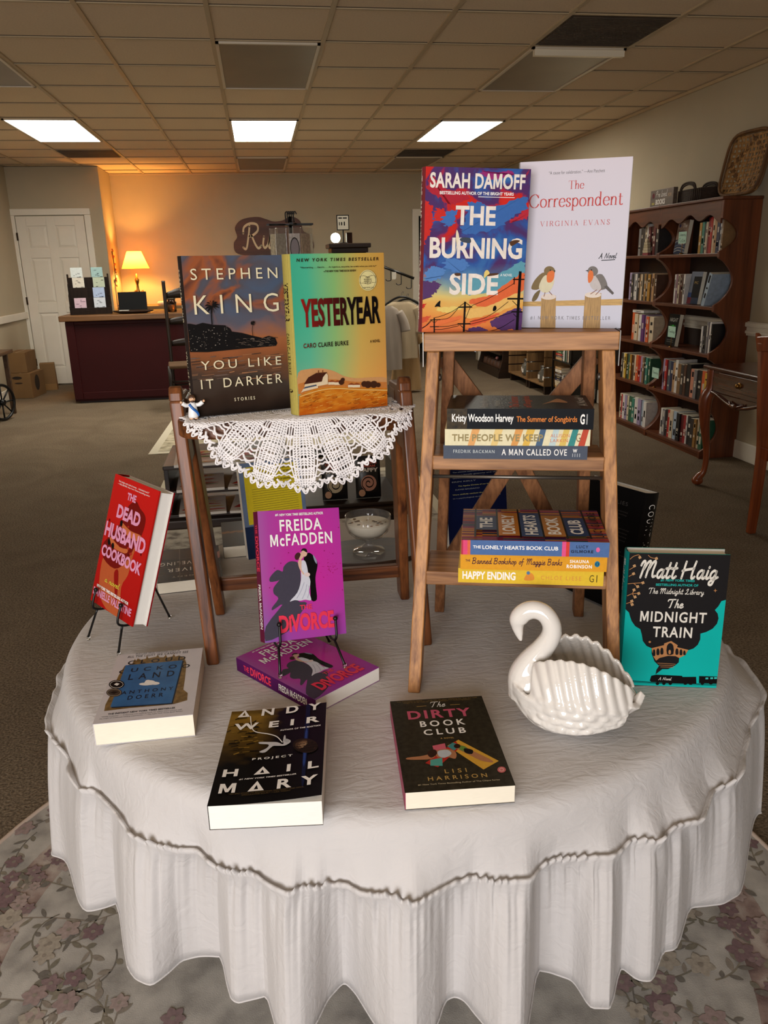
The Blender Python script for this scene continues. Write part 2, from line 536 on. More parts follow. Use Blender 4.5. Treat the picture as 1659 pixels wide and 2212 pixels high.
# pen-drawn script letters: strokes in a 0..1 tall box (x-height 0.5, descender -0.35)
SCRIPT = {
    'M': (1.35, [[(0.05, 0.72), (0.14, 0.9), (0.26, 0.98), (0.33, 0.85), (0.24, 0.45), (0.14, 0.02)], [(0.3, 0.5), (0.5, 0.85), (0.68, 0.98), (0.74, 0.85), (0.62, 0.45), (0.55, 0.05)], [(0.68, 0.5), (0.88, 0.85), (1.06, 0.98), (1.12, 0.85), (1.02, 0.4), (1.06, 0.08), (1.25, 0.12)]]),
    'H': (1.15, [[(0.18, 0.98), (0.16, 0.9), (0.1, 0.5), (0.02, 0.02)], [(0.92, 1.0), (0.82, 0.6), (0.76, 0.1), (0.86, 0.02), (1.0, 0.12)], [(0.0, 0.45), (0.3, 0.52), (0.85, 0.6)]]),
    'T': (0.95, [[(0.02, 0.78), (0.1, 0.95), (0.5, 0.98), (0.95, 1.0)], [(0.6, 0.96), (0.5, 0.6), (0.4, 0.08), (0.3, 0.02)]]),
    'B': (0.95, [[(0.28, 0.96), (0.18, 0.5), (0.06, 0.02)], [(0.1, 0.9), (0.4, 1.0), (0.72, 0.9), (0.62, 0.6), (0.24, 0.52)], [(0.24, 0.52), (0.64, 0.46), (0.70, 0.16), (0.4, 0.0), (0.06, 0.04)]]),
    'L': (1.0, [[(0.25, 0.7), (0.45, 0.95), (0.62, 0.92), (0.55, 0.65), (0.4, 0.3), (0.22, 0.02), (0.05, 0.06), (0.2, 0.15), (0.55, 0.02), (0.9, 0.1)]]),
    'R': (1.15, [[(0.42, 0.9), (0.36, 0.5), (0.24, 0.02), (0.05, 0.06)], [(0.05, 0.62), (0.1, 0.86), (0.45, 1.0), (0.85, 0.95), (0.9, 0.72), (0.62, 0.54), (0.42, 0.5)], [(0.55, 0.52), (0.75, 0.2), (0.95, 0.02), (1.12, 0.12)]]),
    'A': (1.0, [[(0.0, 0.05), (0.15, 0.05), (0.4, 0.5), (0.6, 0.98)], [(0.6, 0.98), (0.62, 0.5), (0.7, 0.06), (0.85, 0.1)], [(0.3, 0.38), (0.75, 0.42)]]),
    'N': (1.0, [[(0.05, 0.02), (0.18, 0.5), (0.28, 0.98)], [(0.28, 0.98), (0.45, 0.5), (0.65, 0.02)], [(0.65, 0.02), (0.78, 0.5), (0.9, 1.0)]]),
    'a': (0.62, [[(0.46, 0.42), (0.3, 0.5), (0.1, 0.35), (0.06, 0.12), (0.2, 0.02), (0.38, 0.2), (0.48, 0.48)], [(0.48, 0.48), (0.42, 0.12), (0.52, 0.02), (0.64, 0.12)]]),
    't': (0.45, [[(0.3, 0.88), (0.2, 0.45), (0.14, 0.12), (0.24, 0.01), (0.42, 0.12)], [(0.04, 0.56), (0.42, 0.6)]]),
    'i': (0.35, [[(0.18, 0.48), (0.12, 0.12), (0.2, 0.02), (0.36, 0.12)], [(0.22, 0.66), (0.235, 0.7)]]),
    'g': (0.62, [[(0.46, 0.42), (0.3, 0.5), (0.1, 0.35), (0.08, 0.12), (0.22, 0.04), (0.4, 0.2), (0.48, 0.46)], [(0.48, 0.46), (0.4, 0.0), (0.28, -0.3), (0.08, -0.3), (0.1, -0.14), (0.5, 0.06), (0.64, 0.12)]]),
    'h': (0.6, [[(0.26, 0.98), (0.16, 0.5), (0.06, 0.02)], [(0.1, 0.22), (0.28, 0.46), (0.42, 0.44), (0.4, 0.2), (0.4, 0.04), (0.58, 0.1)]]),
    'e': (0.52, [[(0.06, 0.24), (0.32, 0.28), (0.4, 0.42), (0.26, 0.5), (0.08, 0.3), (0.1, 0.06), (0.28, 0.01), (0.5, 0.14)]]),
    'd': (0.62, [[(0.44, 0.4), (0.3, 0.48), (0.1, 0.33), (0.08, 0.1), (0.2, 0.02), (0.38, 0.16), (0.5, 0.6), (0.58, 0.98)], [(0.46, 0.4), (0.44, 0.1), (0.54, 0.02), (0.64, 0.1)]]),
    'n': (0.62, [[(0.14, 0.48), (0.08, 0.02)], [(0.1, 0.2), (0.3, 0.46), (0.44, 0.44), (0.4, 0.18), (0.44, 0.03), (0.62, 0.12)]]),
    'l': (0.35, [[(0.26, 0.98), (0.14, 0.5), (0.1, 0.12), (0.18, 0.02), (0.34, 0.12)]]),
    'b': (0.55, [[(0.24, 0.98), (0.12, 0.5), (0.08, 0.1), (0.22, 0.02), (0.4, 0.16), (0.42, 0.38), (0.3, 0.46), (0.14, 0.3)]]),
    'k': (0.55, [[(0.24, 0.98), (0.12, 0.5), (0.06, 0.02)], [(0.44, 0.46), (0.14, 0.24), (0.3, 0.16), (0.44, 0.03), (0.56, 0.1)]]),
    'c': (0.48, [[(0.40, 0.40), (0.26, 0.5), (0.08, 0.3), (0.1, 0.06), (0.26, 0.01), (0.46, 0.14)]]),
    'r': (0.45, [[(0.12, 0.48), (0.08, 0.02)], [(0.1, 0.24), (0.24, 0.44), (0.42, 0.46)]]),
    'y': (0.6, [[(0.1, 0.48), (0.1, 0.2), (0.24, 0.08), (0.42, 0.24), (0.5, 0.48)], [(0.5, 0.48), (0.42, 0.0), (0.3, -0.3), (0.1, -0.28), (0.14, -0.14), (0.6, 0.1)]]),
    'o': (0.52, [[(0.3, 0.48), (0.12, 0.4), (0.06, 0.16), (0.2, 0.02), (0.38, 0.14), (0.42, 0.36), (0.3, 0.48), (0.5, 0.44)]]),
    'v': (0.5, [[(0.06, 0.46), (0.16, 0.04), (0.22, 0.04), (0.4, 0.48), (0.5, 0.44)]]),
    'u': (0.62, [[(0.12, 0.48), (0.08, 0.16), (0.2, 0.03), (0.38, 0.2), (0.48, 0.48)], [(0.48, 0.48), (0.42, 0.12), (0.5, 0.02), (0.64, 0.12)]]),
    'f': (0.45, [[(0.42, 0.9), (0.3, 0.97), (0.2, 0.7), (0.12, 0.0), (0.02, -0.3)], [(0.02, 0.44), (0.4, 0.48)]]),
    's': (0.42, [[(0.36, 0.44), (0.2, 0.5), (0.12, 0.36), (0.3, 0.2), (0.2, 0.02), (0.04, 0.08)]]),
    'm': (0.9, [[(0.12, 0.48), (0.06, 0.02)], [(0.08, 0.2), (0.26, 0.46), (0.36, 0.42), (0.32, 0.03)], [(0.34, 0.2), (0.54, 0.46), (0.66, 0.42), (0.62, 0.05), (0.86, 0.12)]]),
    'p': (0.58, [[(0.14, 0.48), (0.04, -0.3)], [(0.1, 0.24), (0.28, 0.48), (0.44, 0.34), (0.36, 0.08), (0.14, 0.06)]]),
    'F': (0.9, [[(0.05, 0.8), (0.2, 0.96), (0.85, 0.98)], [(0.45, 0.96), (0.36, 0.5), (0.22, 0.02)], [(0.2, 0.5), (0.62, 0.54)]]),
    'C': (0.9, [[(0.8, 0.82), (0.6, 0.98), (0.25, 0.75), (0.1, 0.3), (0.3, 0.02), (0.75, 0.16)]]),
    'P': (0.9, [[(0.3, 0.95), (0.12, 0.02)], [(0.1, 0.8), (0.4, 1.0), (0.75, 0.85), (0.6, 0.55), (0.24, 0.5)]]),
    ' ': (0.4, []),
}

def ribbon(pts, w, taper=False):
    P = [Vector((p[0], p[1])) for p in pts]
    v, f = [], []
    k = len(P)
    for i in range(k):
        t = (P[min(i + 1, k - 1)] - P[max(i - 1, 0)])
        t = t.normalized() if t.length > 1e-9 else Vector((1, 0))
        n = Vector((-t.y, t.x)) * (w / 2)
        v += [tuple(P[i] + n), tuple(P[i] - n)]
    for i in range(k - 1):
        f.append((2 * i, 2 * i + 1, 2 * i + 3, 2 * i + 2))
    return v, f

def script_mesh(s, w=0.11, slant=0.12):
    v, f, x = [], [], 0.0
    for ch in s:
        adv, strokes = SCRIPT[ch]
        for st in strokes:
            sp = smooth_path([(a, b, 0) for a, b in st], 5)
            rv, rf = ribbon([(p.x + x + slant * p.y, p.y) for p in sp], w)
            b = len(v)
            v += rv
            f += [tuple(b + i for i in q) for q in rf]
            for p in (sp[0], sp[-1]):                      # round pen ends
                b = len(v)
                v += [(p.x + x + slant * p.y + w / 2 * math.cos(a * PI / 4), p.y + w / 2 * math.sin(a * PI / 4)) for a in range(8)]
                f.append(tuple(b + i for i in range(8)))
        x += adv
    x0, x1 = min(p[0] for p in v), max(p[0] for p in v)
    y0, y1 = min(p[1] for p in v), max(p[1] for p in v)
    return [((a - x0) / (x1 - x0), (b - y0) / (y1 - y0)) for a, b in v], f

def homography(q):
    """q: layout coordinates of the cover's top-left, top-right, bottom-right, bottom-left corner"""
    A, B = [], []
    for (x, y), (u, v) in zip(q, ((0, 1), (1, 1), (1, 0), (0, 0))):
        A.append([x, y, 1, 0, 0, 0, -u * x, -u * y]); B.append(u)
        A.append([0, 0, 0, x, y, 1, -v * x, -v * y]); B.append(v)
    h = np.linalg.solve(np.array(A, float), np.array(B, float))
    return np.append(h, 1).reshape(3, 3)

# a thick-and-thin bookish letter, drawn with a flat pen: strokes ('n' pen, 't' hairline) and foot serifs
def _c(*a): return list(a)
SERIF = {
    'T': (0.80, [('n', [(0.4, 0), (0.4, 0.95)]), ('t', [(0.05, 0.95), (0.75, 0.95)]), ('t', [(0.05, 0.95), (0.05, 0.80)]), ('t', [(0.75, 0.95), (0.75, 0.80)])], [(0.26, 0.54, 0)]),
    'h': (0.60, [('n', [(0.12, 0), (0.12, 1.0)]), ('n', [(0.12, 0.38), (0.22, 0.58), (0.36, 0.60), (0.45, 0.48), (0.45, 0.25), (0.45, 0)])], [(0.02, 0.22, 0), (0.35, 0.55, 0), (0.02, 0.12, 1.0)]),
    'n': (0.60, [('n', [(0.12, 0), (0.12, 0.6)]), ('n', [(0.12, 0.38), (0.22, 0.58), (0.36, 0.60), (0.45, 0.48), (0.45, 0.25), (0.45, 0)])], [(0.02, 0.22, 0), (0.35, 0.55, 0), (0.02, 0.12, 0.6)]),
    'e': (0.56, [('t', [(0.08, 0.34), (0.50, 0.34)]), ('n', [(0.50, 0.34), (0.46, 0.54), (0.30, 0.62), (0.13, 0.52), (0.07, 0.30), (0.14, 0.08), (0.32, 0.0), (0.50, 0.13)])], []),
    'C': (0.90, [('n', [(0.80, 0.70), (0.66, 0.91), (0.46, 0.96), (0.19, 0.80), (0.08, 0.48), (0.19, 0.14), (0.46, -0.01), (0.68, 0.06), (0.82, 0.26)]), ('t', [(0.80, 0.70), (0.80, 0.95)])], []),
    'o': (0.62, [('n', [(0.30, 0.62), (0.13, 0.53), (0.07, 0.31), (0.13, 0.09), (0.30, 0.0), (0.47, 0.09), (0.53, 0.31), (0.47, 0.53), (0.30, 0.62)])], []),
    'r': (0.44, [('n', [(0.12, 0), (0.12, 0.6)]), ('n', [(0.12, 0.36), (0.20, 0.56), (0.32, 0.61), (0.38, 0.54)])], [(0.02, 0.25, 0), (0.02, 0.12, 0.6)]),
    's': (0.46, [('n', [(0.37, 0.46), (0.34, 0.58), (0.22, 0.62), (0.10, 0.53), (0.14, 0.38), (0.30, 0.28), (0.38, 0.14), (0.26, 0.0), (0.12, 0.03), (0.07, 0.18)])], []),
    'p': (0.60, [('n', [(0.12, -0.3), (0.12, 0.6)]), ('n', [(0.12, 0.45), (0.28, 0.62), (0.46, 0.51), (0.51, 0.30), (0.45, 0.09), (0.28, 0.0), (0.12, 0.14)])], [(0.02, 0.25, -0.3), (0.02, 0.12, 0.6)]),
    'd': (0.62, [('n', [(0.44, 0.46), (0.28, 0.62), (0.12, 0.51), (0.07, 0.30), (0.13, 0.09), (0.28, 0.0), (0.44, 0.16)]), ('n', [(0.44, 0), (0.44, 1.0)])], [(0.44, 0.56, 0), (0.34, 0.44, 1.0)]),
    't': (0.42, [('n', [(0.17, 0.82), (0.17, 0.4), (0.18, 0.10), (0.27, 0.0), (0.39, 0.08)]), ('t', [(0.04, 0.6), (0.36, 0.6)])], []),
    'V': (0.84, [('n', [(0.09, 0.95), (0.41, 0.0)]), ('t', [(0.41, 0.0), (0.71, 0.95)])], [(-0.02, 0.22, 0.95), (0.61, 0.81, 0.95)]),
    'I': (0.36, [('n', [(0.18, 0), (0.18, 0.95)])], [(0.06, 0.30, 0), (0.06, 0.30, 0.95)]),
    'R': (0.78, [('n', [(0.16, 0), (0.16, 0.95)]), ('n', [(0.16, 0.95), (0.42, 0.95), (0.60, 0.84), (0.60, 0.62), (0.42, 0.49), (0.16, 0.49)]), ('n', [(0.38, 0.49), (0.70, 0.0)])], [(0.04, 0.28, 0), (0.60, 0.80, 0), (0.04, 0.16, 0.95)]),
    'G': (0.92, [('n', [(0.80, 0.70), (0.66, 0.91), (0.46, 0.96), (0.19, 0.80), (0.08, 0.48), (0.19, 0.14), (0.46, -0.01), (0.68, 0.04), (0.78, 0.12)]), ('n', [(0.78, 0.0), (0.78, 0.40)])], [(0.64, 0.90, 0.40)]),
    'N': (0.90, [('t', [(0.16, 0), (0.16, 0.95)]), ('n', [(0.16, 0.95), (0.72, 0.0)]), ('t', [(0.72, 0), (0.72, 0.95)])], [(0.05, 0.27, 0), (0.02, 0.16, 0.95), (0.61, 0.83, 0.95)]),
    'A': (0.80, [('t', [(0.40, 0.95), (0.11, 0)]), ('n', [(0.40, 0.95), (0.70, 0.0)]), ('t', [(0.21, 0.33), (0.60, 0.33)])], [(0.0, 0.22, 0), (0.58, 0.82, 0)]),
    'E': (0.70, [('n', [(0.16, 0), (0.16, 0.95)]), ('t', [(0.16, 0.95), (0.60, 0.95), (0.60, 0.80)]), ('t', [(0.16, 0.49), (0.46, 0.49)]), ('t', [(0.16, 0), (0.62, 0), (0.62, 0.16)])], [(0.05, 0.20, 0), (0.05, 0.20, 0.95)]),
    'S': (0.60, [('n', [(0.48, 0.72), (0.43, 0.91), (0.28, 0.96), (0.12, 0.82), (0.17, 0.60), (0.38, 0.42), (0.50, 0.22), (0.34, 0.0), (0.16, 0.03), (0.09, 0.26)])], []),
    ' ': (0.42, [], []),
}
def serif_mesh(s, thick=0.105, thin=0.03, track=0.0):
    v, f, x = [], [], 0.0
    def put(pts, wf):
        P = [Vector(q) for q in pts]
        k = len(P)
        b = len(v)
        for i in range(k):
            t = (P[min(i + 1, k - 1)] - P[max(i - 1, 0)]).normalized()
            n = Vector((-t.y, t.x)) * wf(t) / 2
            v.append((P[i].x + n.x + x, P[i].y + n.y)); v.append((P[i].x - n.x + x, P[i].y - n.y))
        for i in range(k - 1):
            f.append((b + 2 * i, b + 2 * i + 1, b + 2 * i + 3, b + 2 * i + 2))
    for ch in s:
        adv, strokes, feet = SERIF[ch]
        for kind, pts in strokes:
            if kind == 'n' and len(pts) > 2:
                pts = [(q.x, q.y) for q in smooth_path([(a, c, 0) for a, c in pts], 5)]
            if kind == 't' and len(pts) > 2:
                for a in range(len(pts) - 1):
                    put(pts[a:a + 2], lambda t: thin)
            else:
                put(pts, (lambda t: thin + (thick - thin) * min(1.0, abs(t.y) * 1.15)) if kind == 'n' else (lambda t: thin))
        for x0, x1, y in feet:
            put([(x0, y + (thin / 2 if y < 0.2 else -thin / 2)), (x1, y + (thin / 2 if y < 0.2 else -thin / 2))], lambda t: thin)
        x += adv + track
    x0, x1 = min(q[0] for q in v), max(q[0] for q in v)
    y0, y1 = min(q[1] for q in v), max(q[1] for q in v)
    return [((a - x0) / (x1 - x0), (c - y0) / (y1 - y0)) for a, c in v], f

class Art:
    """printed layout of one face of a cover, in the face's own 0..1 coordinates"""
    def __init__(s, quad=None):
        s.H = homography(quad) if quad else None
        s.items = []
    def q(s, p):
        if s.H is None:
            return (p[0], p[1])
        a = s.H @ np.array([p[0], p[1], 1.0])
        return (float(a[0] / a[2]), float(a[1] / a[2]))
    def put(s, v, f, m):
        v = [(min(1.0, max(0.0, a)), min(1.0, max(0.0, b))) for a, b in v]      # printing stops at the trim
        s.items.append((v, f, m))
    def rect_text(s, mesh, bl, br, tl, m):
        a, b, c = s.q(bl), s.q(br), s.q(tl)
        v0 = (a[1] + b[1]) / 2
        hgt = c[1] - a[1]
        v, f = mesh
        s.put([(a[0] + x * (b[0] - a[0]), v0 + y * hgt) for x, y in v], f, m)
    def T(s, txt, bl, br, tl, m, bold=0.02, shear=0.0, space=1.0):
        s.rect_text(text_mesh(txt, bold, shear, space), bl, br, tl, m)
    def S(s, txt, bl, br, tl, m, w=0.11, slant=0.12):
        s.rect_text(script_mesh(txt, w, slant), bl, br, tl, m)
    def F(s, txt, bl, br, tl, m, thick=0.105, thin=0.03, track=0.0):
        s.rect_text(serif_mesh(txt, thick, thin, track), bl, br, tl, m)
    def J(s, pts, m, rough=14.0, seed=1):
        """brushed patch with a torn edge"""
        q = random.Random(seed)
        out = []
        for a in smooth_path([(a, c, 0) for a, c in pts], 9, True):
            out.append((a.x + q.gauss(0, rough), a.y + q.gauss(0, rough * 0.55)))
        s.P(out, m)
    def P(s, pts, m):
        s.put([s.q(p) for p in pts], [tuple(range(len(pts)))], m)
    def PS(s, pts, m, n=4):
        s.P([(p.x, p.y) for p in smooth_path([(a, b, 0) for a, b in pts], n, True)], m)
    def E(s, c, rx, ry, m, n=20):
        s.P([(c[0] + rx * math.cos(2 * PI * i / n), c[1] + ry * math.sin(2 * PI * i / n)) for i in range(n)], m)
    def ring(s, c, rx, ry, w, m, n=28):
        v, f = ribbon([(c[0] + rx * math.cos(2 * PI * i / n), c[1] + ry * math.sin(2 * PI * i / n)) for i in range(n + 1)], w)
        s.put([s.q(p) for p in v], f, m)
    def L(s, pts, w, m, sm=True):
        if sm and len(pts) > 2:
            pts = [(p.x, p.y) for p in smooth_path([(a, b, 0) for a, b in pts], 5)]
        v, f = ribbon(pts, w)
        s.put([s.q(p) for p in v], f, m)
    def R(s, x0, x1, y0, y1, m):
        s.P([(x0, y0), (x1, y0), (x1, y1), (x0, y1)], m)

INK = {}
def ink(c, rough=0.4):
    if isinstance(c, (list, tuple)):
        key = 'ink_%02x%02x%02x' % tuple(int(v) for v in c)
    else:
        key = 'ink_' + c
    if not isinstance(c, str) and min(c) < 228:                  # offset inks sit a little below full colour
        c = tuple(v * 0.90 for v in c)
    return mat(key, c, rough=rough, var=0.04, vscale=200, spec=0.07)

PAPER = mat('page_edges', (233, 224, 204), rough=0.85, var=0.06, vscale=60, stretch=(1, 40, 1), bump=0.1, bscale=300)
PAPERW = mat('page_edges_white', (236, 232, 224), rough=0.85, var=0.05, vscale=60, stretch=(1, 40, 1), bump=0.1, bscale=300)

def book(name, label, w, h, t, M, base, front=None, spine=None, back=None, spine_base=None, back_base=None, hard=False, page=None, side='L', group=None, curl=0.0, part_label=None, inside=None):
    """front of the cover at y=0 facing -y, spine at x=0 (side L) or x=w (side R), thickness to +y, height to +z"""
    root = thing(name, label, 'book', M, group)
    c = 0.0028 if hard else 0.0007
    bul = 0.14 * t if hard else 0.0
    over = 0.003 if hard else 0.0004
    page = page or PAPER
    inside = inside or ink((225, 222, 214))
    spine_base = spine_base or base
    back_base = back_base or base
    sx = (lambda x: x) if side == 'L' else (lambda x: w - x)
    cr = (lambda x: -curl * max(0.0, x / w) ** 2)
    b = MB()
    n = 12 if curl else 2
    # the two boards / covers
    for (y0, y1, mt, fr) in ((0, c, base, True), (t - c, t, back_base, False)):
        for i in range(n):
            xa, xb = w * i / n, w * (i + 1) / n
            ya, yb = (cr(xa), cr(xb)) if fr else (0, 0)
            v = [(sx(xa), y0 + ya, 0), (sx(xb), y0 + yb, 0), (sx(xb), y1 + yb, 0), (sx(xa), y1 + ya, 0),
                 (sx(xa), y0 + ya, h), (sx(xb), y0 + yb, h), (sx(xb), y1 + yb, h), (sx(xa), y1 + ya, h)]
            out, inn = ((0, 1, 5, 4), (2, 3, 7, 6)) if fr else ((2, 3, 7, 6), (0, 1, 5, 4))
            b.add(v, [out, (0, 3, 2, 1), (4, 5, 6, 7)], mt)
            b.add(v, [inn], inside)
            if i == n - 1:
                b.add(v, [(1, 2, 6, 5)], mt)
    # spine, rounded on hardcovers
    k = 8 if hard else 1
    def sp(a, off=0.0):
        y = t * a
        return (-bul * (1 - (2 * a - 1) ** 2) - off, y)
    for i in range(k):
        a0, a1 = sp(i / k), sp((i + 1) / k)
        b0, b1 = sp(i / k, -c), sp((i + 1) / k, -c)
        v = [(sx(p[0]), p[1], z) for z in (0, h) for p in (a0, a1, b1, b0)]
        b.add(v, [(0, 4, 5, 1), (3, 2, 1, 0), (4, 7, 6, 5), (2, 3, 7, 6)], spine_base, hard)
    # printed matter
    if front:
        for j, (v, f, m) in enumerate(front.items):
            e = 0.00018 + j * 0.000015
            b.add([(x * w, cr(x * w if side == 'L' else w - x * w) - e, y * h) for x, y in v], f, m)
    if spine:
        for j, (v, f, m) in enumerate(spine.items):
            e = 0.00018 + j * 0.000015
            vv = []
            for x, y in v:
                a = 1 - y if side == 'L' else y
                p = sp(min(1, max(0, a)), e)
                vv.append((sx(p[0]), t * a, h * (1 - x)))
            b.add(vv, f, m)
    if back:
        for j, (v, f, m) in enumerate(back.items):
            e = 0.00018 + j * 0.000015
            b.add([(w - x * w, t + e, y * h) for x, y in v], f, m)
    co = b.build('cover', root)
    if part_label:
        co['label'] = part_label
    p = MB()
    x0, x1 = (0.0008 if not hard else 0.002), w - over
    xs = sorted((sx(x0), sx(x1)))
    p.box(xs[0], xs[1], c + 0.0002, t - c - 0.0002, over, h - over, page)
    p.build('page_block', root)
    return root
# ------------------------------------------------------------------ the room
XL, XR, YB, YF, ZC = -2.87, 3.33, 11.52, -1.8, 2.5835
JX, JY = -1.805, 10.70          # the boxed-out corner behind the counter
wall_m = mat('wall_paint', (178, 166, 142), rough=0.85, var=0.03, vscale=3, bump=0.05, bscale=200)
trim_m = mat('trim_paint', (225, 218, 204), rough=0.45, var=0.02, vscale=8)
door_m = mat('door_paint', (222, 214, 200), rough=0.5, var=0.02, vscale=8)
tile_m = mat('ceiling_tile', (220, 198, 168), rough=0.95, var=0.05, vscale=90, bump=0.25, bscale=350)
grid_m = mat('ceiling_grid_metal', (188, 166, 132), rough=0.5)
gridshadow_m = mat('painted_grid_shadow', (92, 78, 60), rough=0.9)  # dark colour painting the shadow line along each ceiling cross bar

def carpet_material():
    m = bpy.data.materials.new('carpet')
    N, K, P = nodes_of(m)
    tc = N.new('ShaderNodeTexCoord')
    n = N.new('ShaderNodeTexNoise'); n.inputs['Scale'].default_value = 2.2; n.inputs['Detail'].default_value = 6
    n.inputs['Distortion'].default_value = 1.4
    K.new(tc.outputs['Object'], n.inputs['Vector'])
    f = N.new('ShaderNodeTexNoise'); f.inputs['Scale'].default_value = 130; f.inputs['Detail'].default_value = 3
    K.new(tc.outputs['Object'], f.inputs['Vector'])
    r = ramp_node(N, [(0.25, (128, 112, 93)), (0.75, (148, 131, 110))])
    K.new(n.outputs['Fac'], r.inputs[0])
    r2 = ramp_node(N, [(0.3, (150, 150, 150)), (0.7, (255, 255, 255))])
    K.new(f.outputs['Fac'], r2.inputs[0])
    mx = N.new('ShaderNodeMix'); mx.data_type = 'RGBA'; mx.blend_type = 'MULTIPLY'; mx.inputs[0].default_value = 1
    K.new(r.outputs[0], mx.inputs[6]); K.new(r2.outputs[0], mx.inputs[7])
    K.new(mx.outputs[2], P.inputs['Base Color'])
    P.inputs['Roughness'].default_value = 1.0
    P.inputs['Specular IOR Level'].default_value = 0.1
    b = N.new('ShaderNodeBump'); b.inputs['Strength'].default_value = 0.8; b.inputs['Distance'].default_value = 0.006
    K.new(f.outputs['Fac'], b.inputs['Height']); K.new(b.outputs[0], P.inputs['Normal'])
    return m

def struct(mb, name, parent=None, bevel=0.0):
    o = mb.build(name, parent, bevel)
    if parent is None:
        o['kind'] = 'structure'
    return o

struct(MB().box(XL - 0.1, XR + 0.1, YF - 0.1, YB + 2.2, -0.1, 0.0, carpet_material()), 'floor')
struct(MB().box(XL - 0.1, XL, YF, YB + 0.1, 0, ZC, wall_m), 'wall_left')
struct(MB().box(XR, XR + 0.1, YF, YB + 0.1, 0, ZC, wall_m), 'wall_right')
# back wall with the open doorway at its right end
bw = MB()
DX0, DX1, DZ = 2.28, 3.16, 2.02
bw.box(JX, DX0, YB, YB + 0.12, 0, ZC, wall_m)
bw.box(DX1, XR, YB, YB + 0.12, 0, ZC, wall_m)
bw.box(DX0, DX1, YB, YB + 0.12, DZ, ZC, wall_m)
struct(bw, 'wall_back')
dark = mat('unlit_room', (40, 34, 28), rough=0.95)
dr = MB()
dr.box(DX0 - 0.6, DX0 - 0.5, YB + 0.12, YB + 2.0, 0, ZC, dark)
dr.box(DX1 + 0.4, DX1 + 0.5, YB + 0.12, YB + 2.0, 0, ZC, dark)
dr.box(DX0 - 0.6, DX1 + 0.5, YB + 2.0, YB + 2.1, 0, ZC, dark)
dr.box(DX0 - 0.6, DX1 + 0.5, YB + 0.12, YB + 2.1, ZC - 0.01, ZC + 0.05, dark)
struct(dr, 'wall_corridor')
ct = MB()
ct.box(DX0 - 0.09, DX0, YB - 0.02, YB, 0, DZ + 0.09, trim_m)
ct.box(DX1, DX1 + 0.09, YB - 0.02, YB, 0, DZ + 0.09, trim_m)
ct.box(DX0 - 0.09, DX1 + 0.09, YB - 0.021, YB, DZ, DZ + 0.09, trim_m)
struct(ct, 'trim_1', bevel=0.004)
# the boxed-out corner at the left: door wall and its return
jw = MB()
D0, D1, DH = -2.90, -2.01, 2.03
jw.box(XL - 0.05, JX, JY, YB + 0.1, 0, ZC, wall_m)
struct(jw, 'wall_jut')
# wall behind the viewer with the shop window
fw = MB()
WX0, WX1, WZ0, WZ1 = -2.1, 0.0, 0.5, 2.1
fw.box(XL, WX0, YF - 0.1, YF, 0, ZC, wall_m)
fw.box(WX1, XR, YF - 0.1, YF, 0, ZC, wall_m)
fw.box(WX0, WX1, YF - 0.1, YF, 0, WZ0, wall_m)
fw.box(WX0, WX1, YF - 0.1, YF, WZ1, ZC, wall_m)
struct(fw, 'wall_front')
fr = MB()
for x in (WX0, (WX0 + WX1) / 2 - 0.025, WX1 - 0.05):
    fr.box(x, x + 0.05, YF - 0.08, YF - 0.02, WZ0, WZ1, trim_m)
for z in (WZ0, WZ1 - 0.05):
    fr.box(WX0, WX1, YF - 0.08, YF - 0.02, z, z + 0.05, trim_m)
struct(fr, 'window_1')

# ceiling of two-foot tiles hung in a metal grid
S2 = 0.6096
GX, GY = -0.1543, 6.2488
cl = MB()
cl.box(XL - 0.1, XR + 0.1, YF - 0.1, YB + 0.12, ZC + 0.006, ZC + 0.08, tile_m)
ceil_o = struct(cl, 'ceiling')
gm = MB()
for c in range(-5, 7):
    x = GX + c * S2
    if XL < x < XR:
        gm.box(x - 0.012, x + 0.012, YF, YB, ZC - 0.004, ZC + 0.006, grid_m)
for r in range(-14, 9):
    y = GY + r * S2
    if YF < y < YB:
        gm.box(XL, XR, y - 0.009, y + 0.009, ZC - 0.0015, ZC + 0.006, grid_m)
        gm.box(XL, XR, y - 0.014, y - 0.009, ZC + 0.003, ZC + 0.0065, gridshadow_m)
gm.build('tile_grid', ceil_o)
struct(MB().box(XR - 0.02, XR, YF, YB, ZC - 0.02, ZC + 0.001, grid_m), 'trim_2')
struct(MB().box(JX, XR - 0.02, YB - 0.02, YB, ZC - 0.02, ZC + 0.001, grid_m), 'trim_3')

# ceiling light panels, lit and unlit
lit_m = emit('lit_diffuser', (255, 249, 234), 13.0)
off_m = mat('unlit_diffuser', (132, 116, 94), rough=0.35, var=0.08, vscale=3)
edge_m = mat('fixture_edge', (214, 200, 178), rough=0.4)
def panel(c, r0, r1, m, label, group):
    x0, x1, y0, y1 = GX + c * S2 + 0.012, GX + (c + 1) * S2 - 0.012, GY + r0 * S2 + 0.012, GY + r1 * S2 - 0.012
    t = thing('ceiling_light', label, 'light', Matrix.Translation(((x0 + x1) / 2, (y0 + y1) / 2, ZC)), group)
    hx, hy = (x1 - x0) / 2, (y1 - y0) / 2
    f = MB()
    for a in (-1, 1):
        f.box(min(a * hx, a * (hx - 0.018)), max(a * hx, a * (hx - 0.018)), -hy, hy, -0.012, 0.004, edge_m)
        f.box(-hx, hx, min(a * hy, a * (hy - 0.018)), max(a * hy, a * (hy - 0.018)), -0.012, 0.004, edge_m)
    f.build('frame', t)
    MB().box(-hx + 0.018, hx - 0.018, -hy + 0.018, hy - 0.018, -0.006, 0.003, m).build('diffuser', t)
    return t
panel(0, 2, 4, lit_m, 'bright lit ceiling panel in the middle of the three lit ones', 'lit ceiling panels')
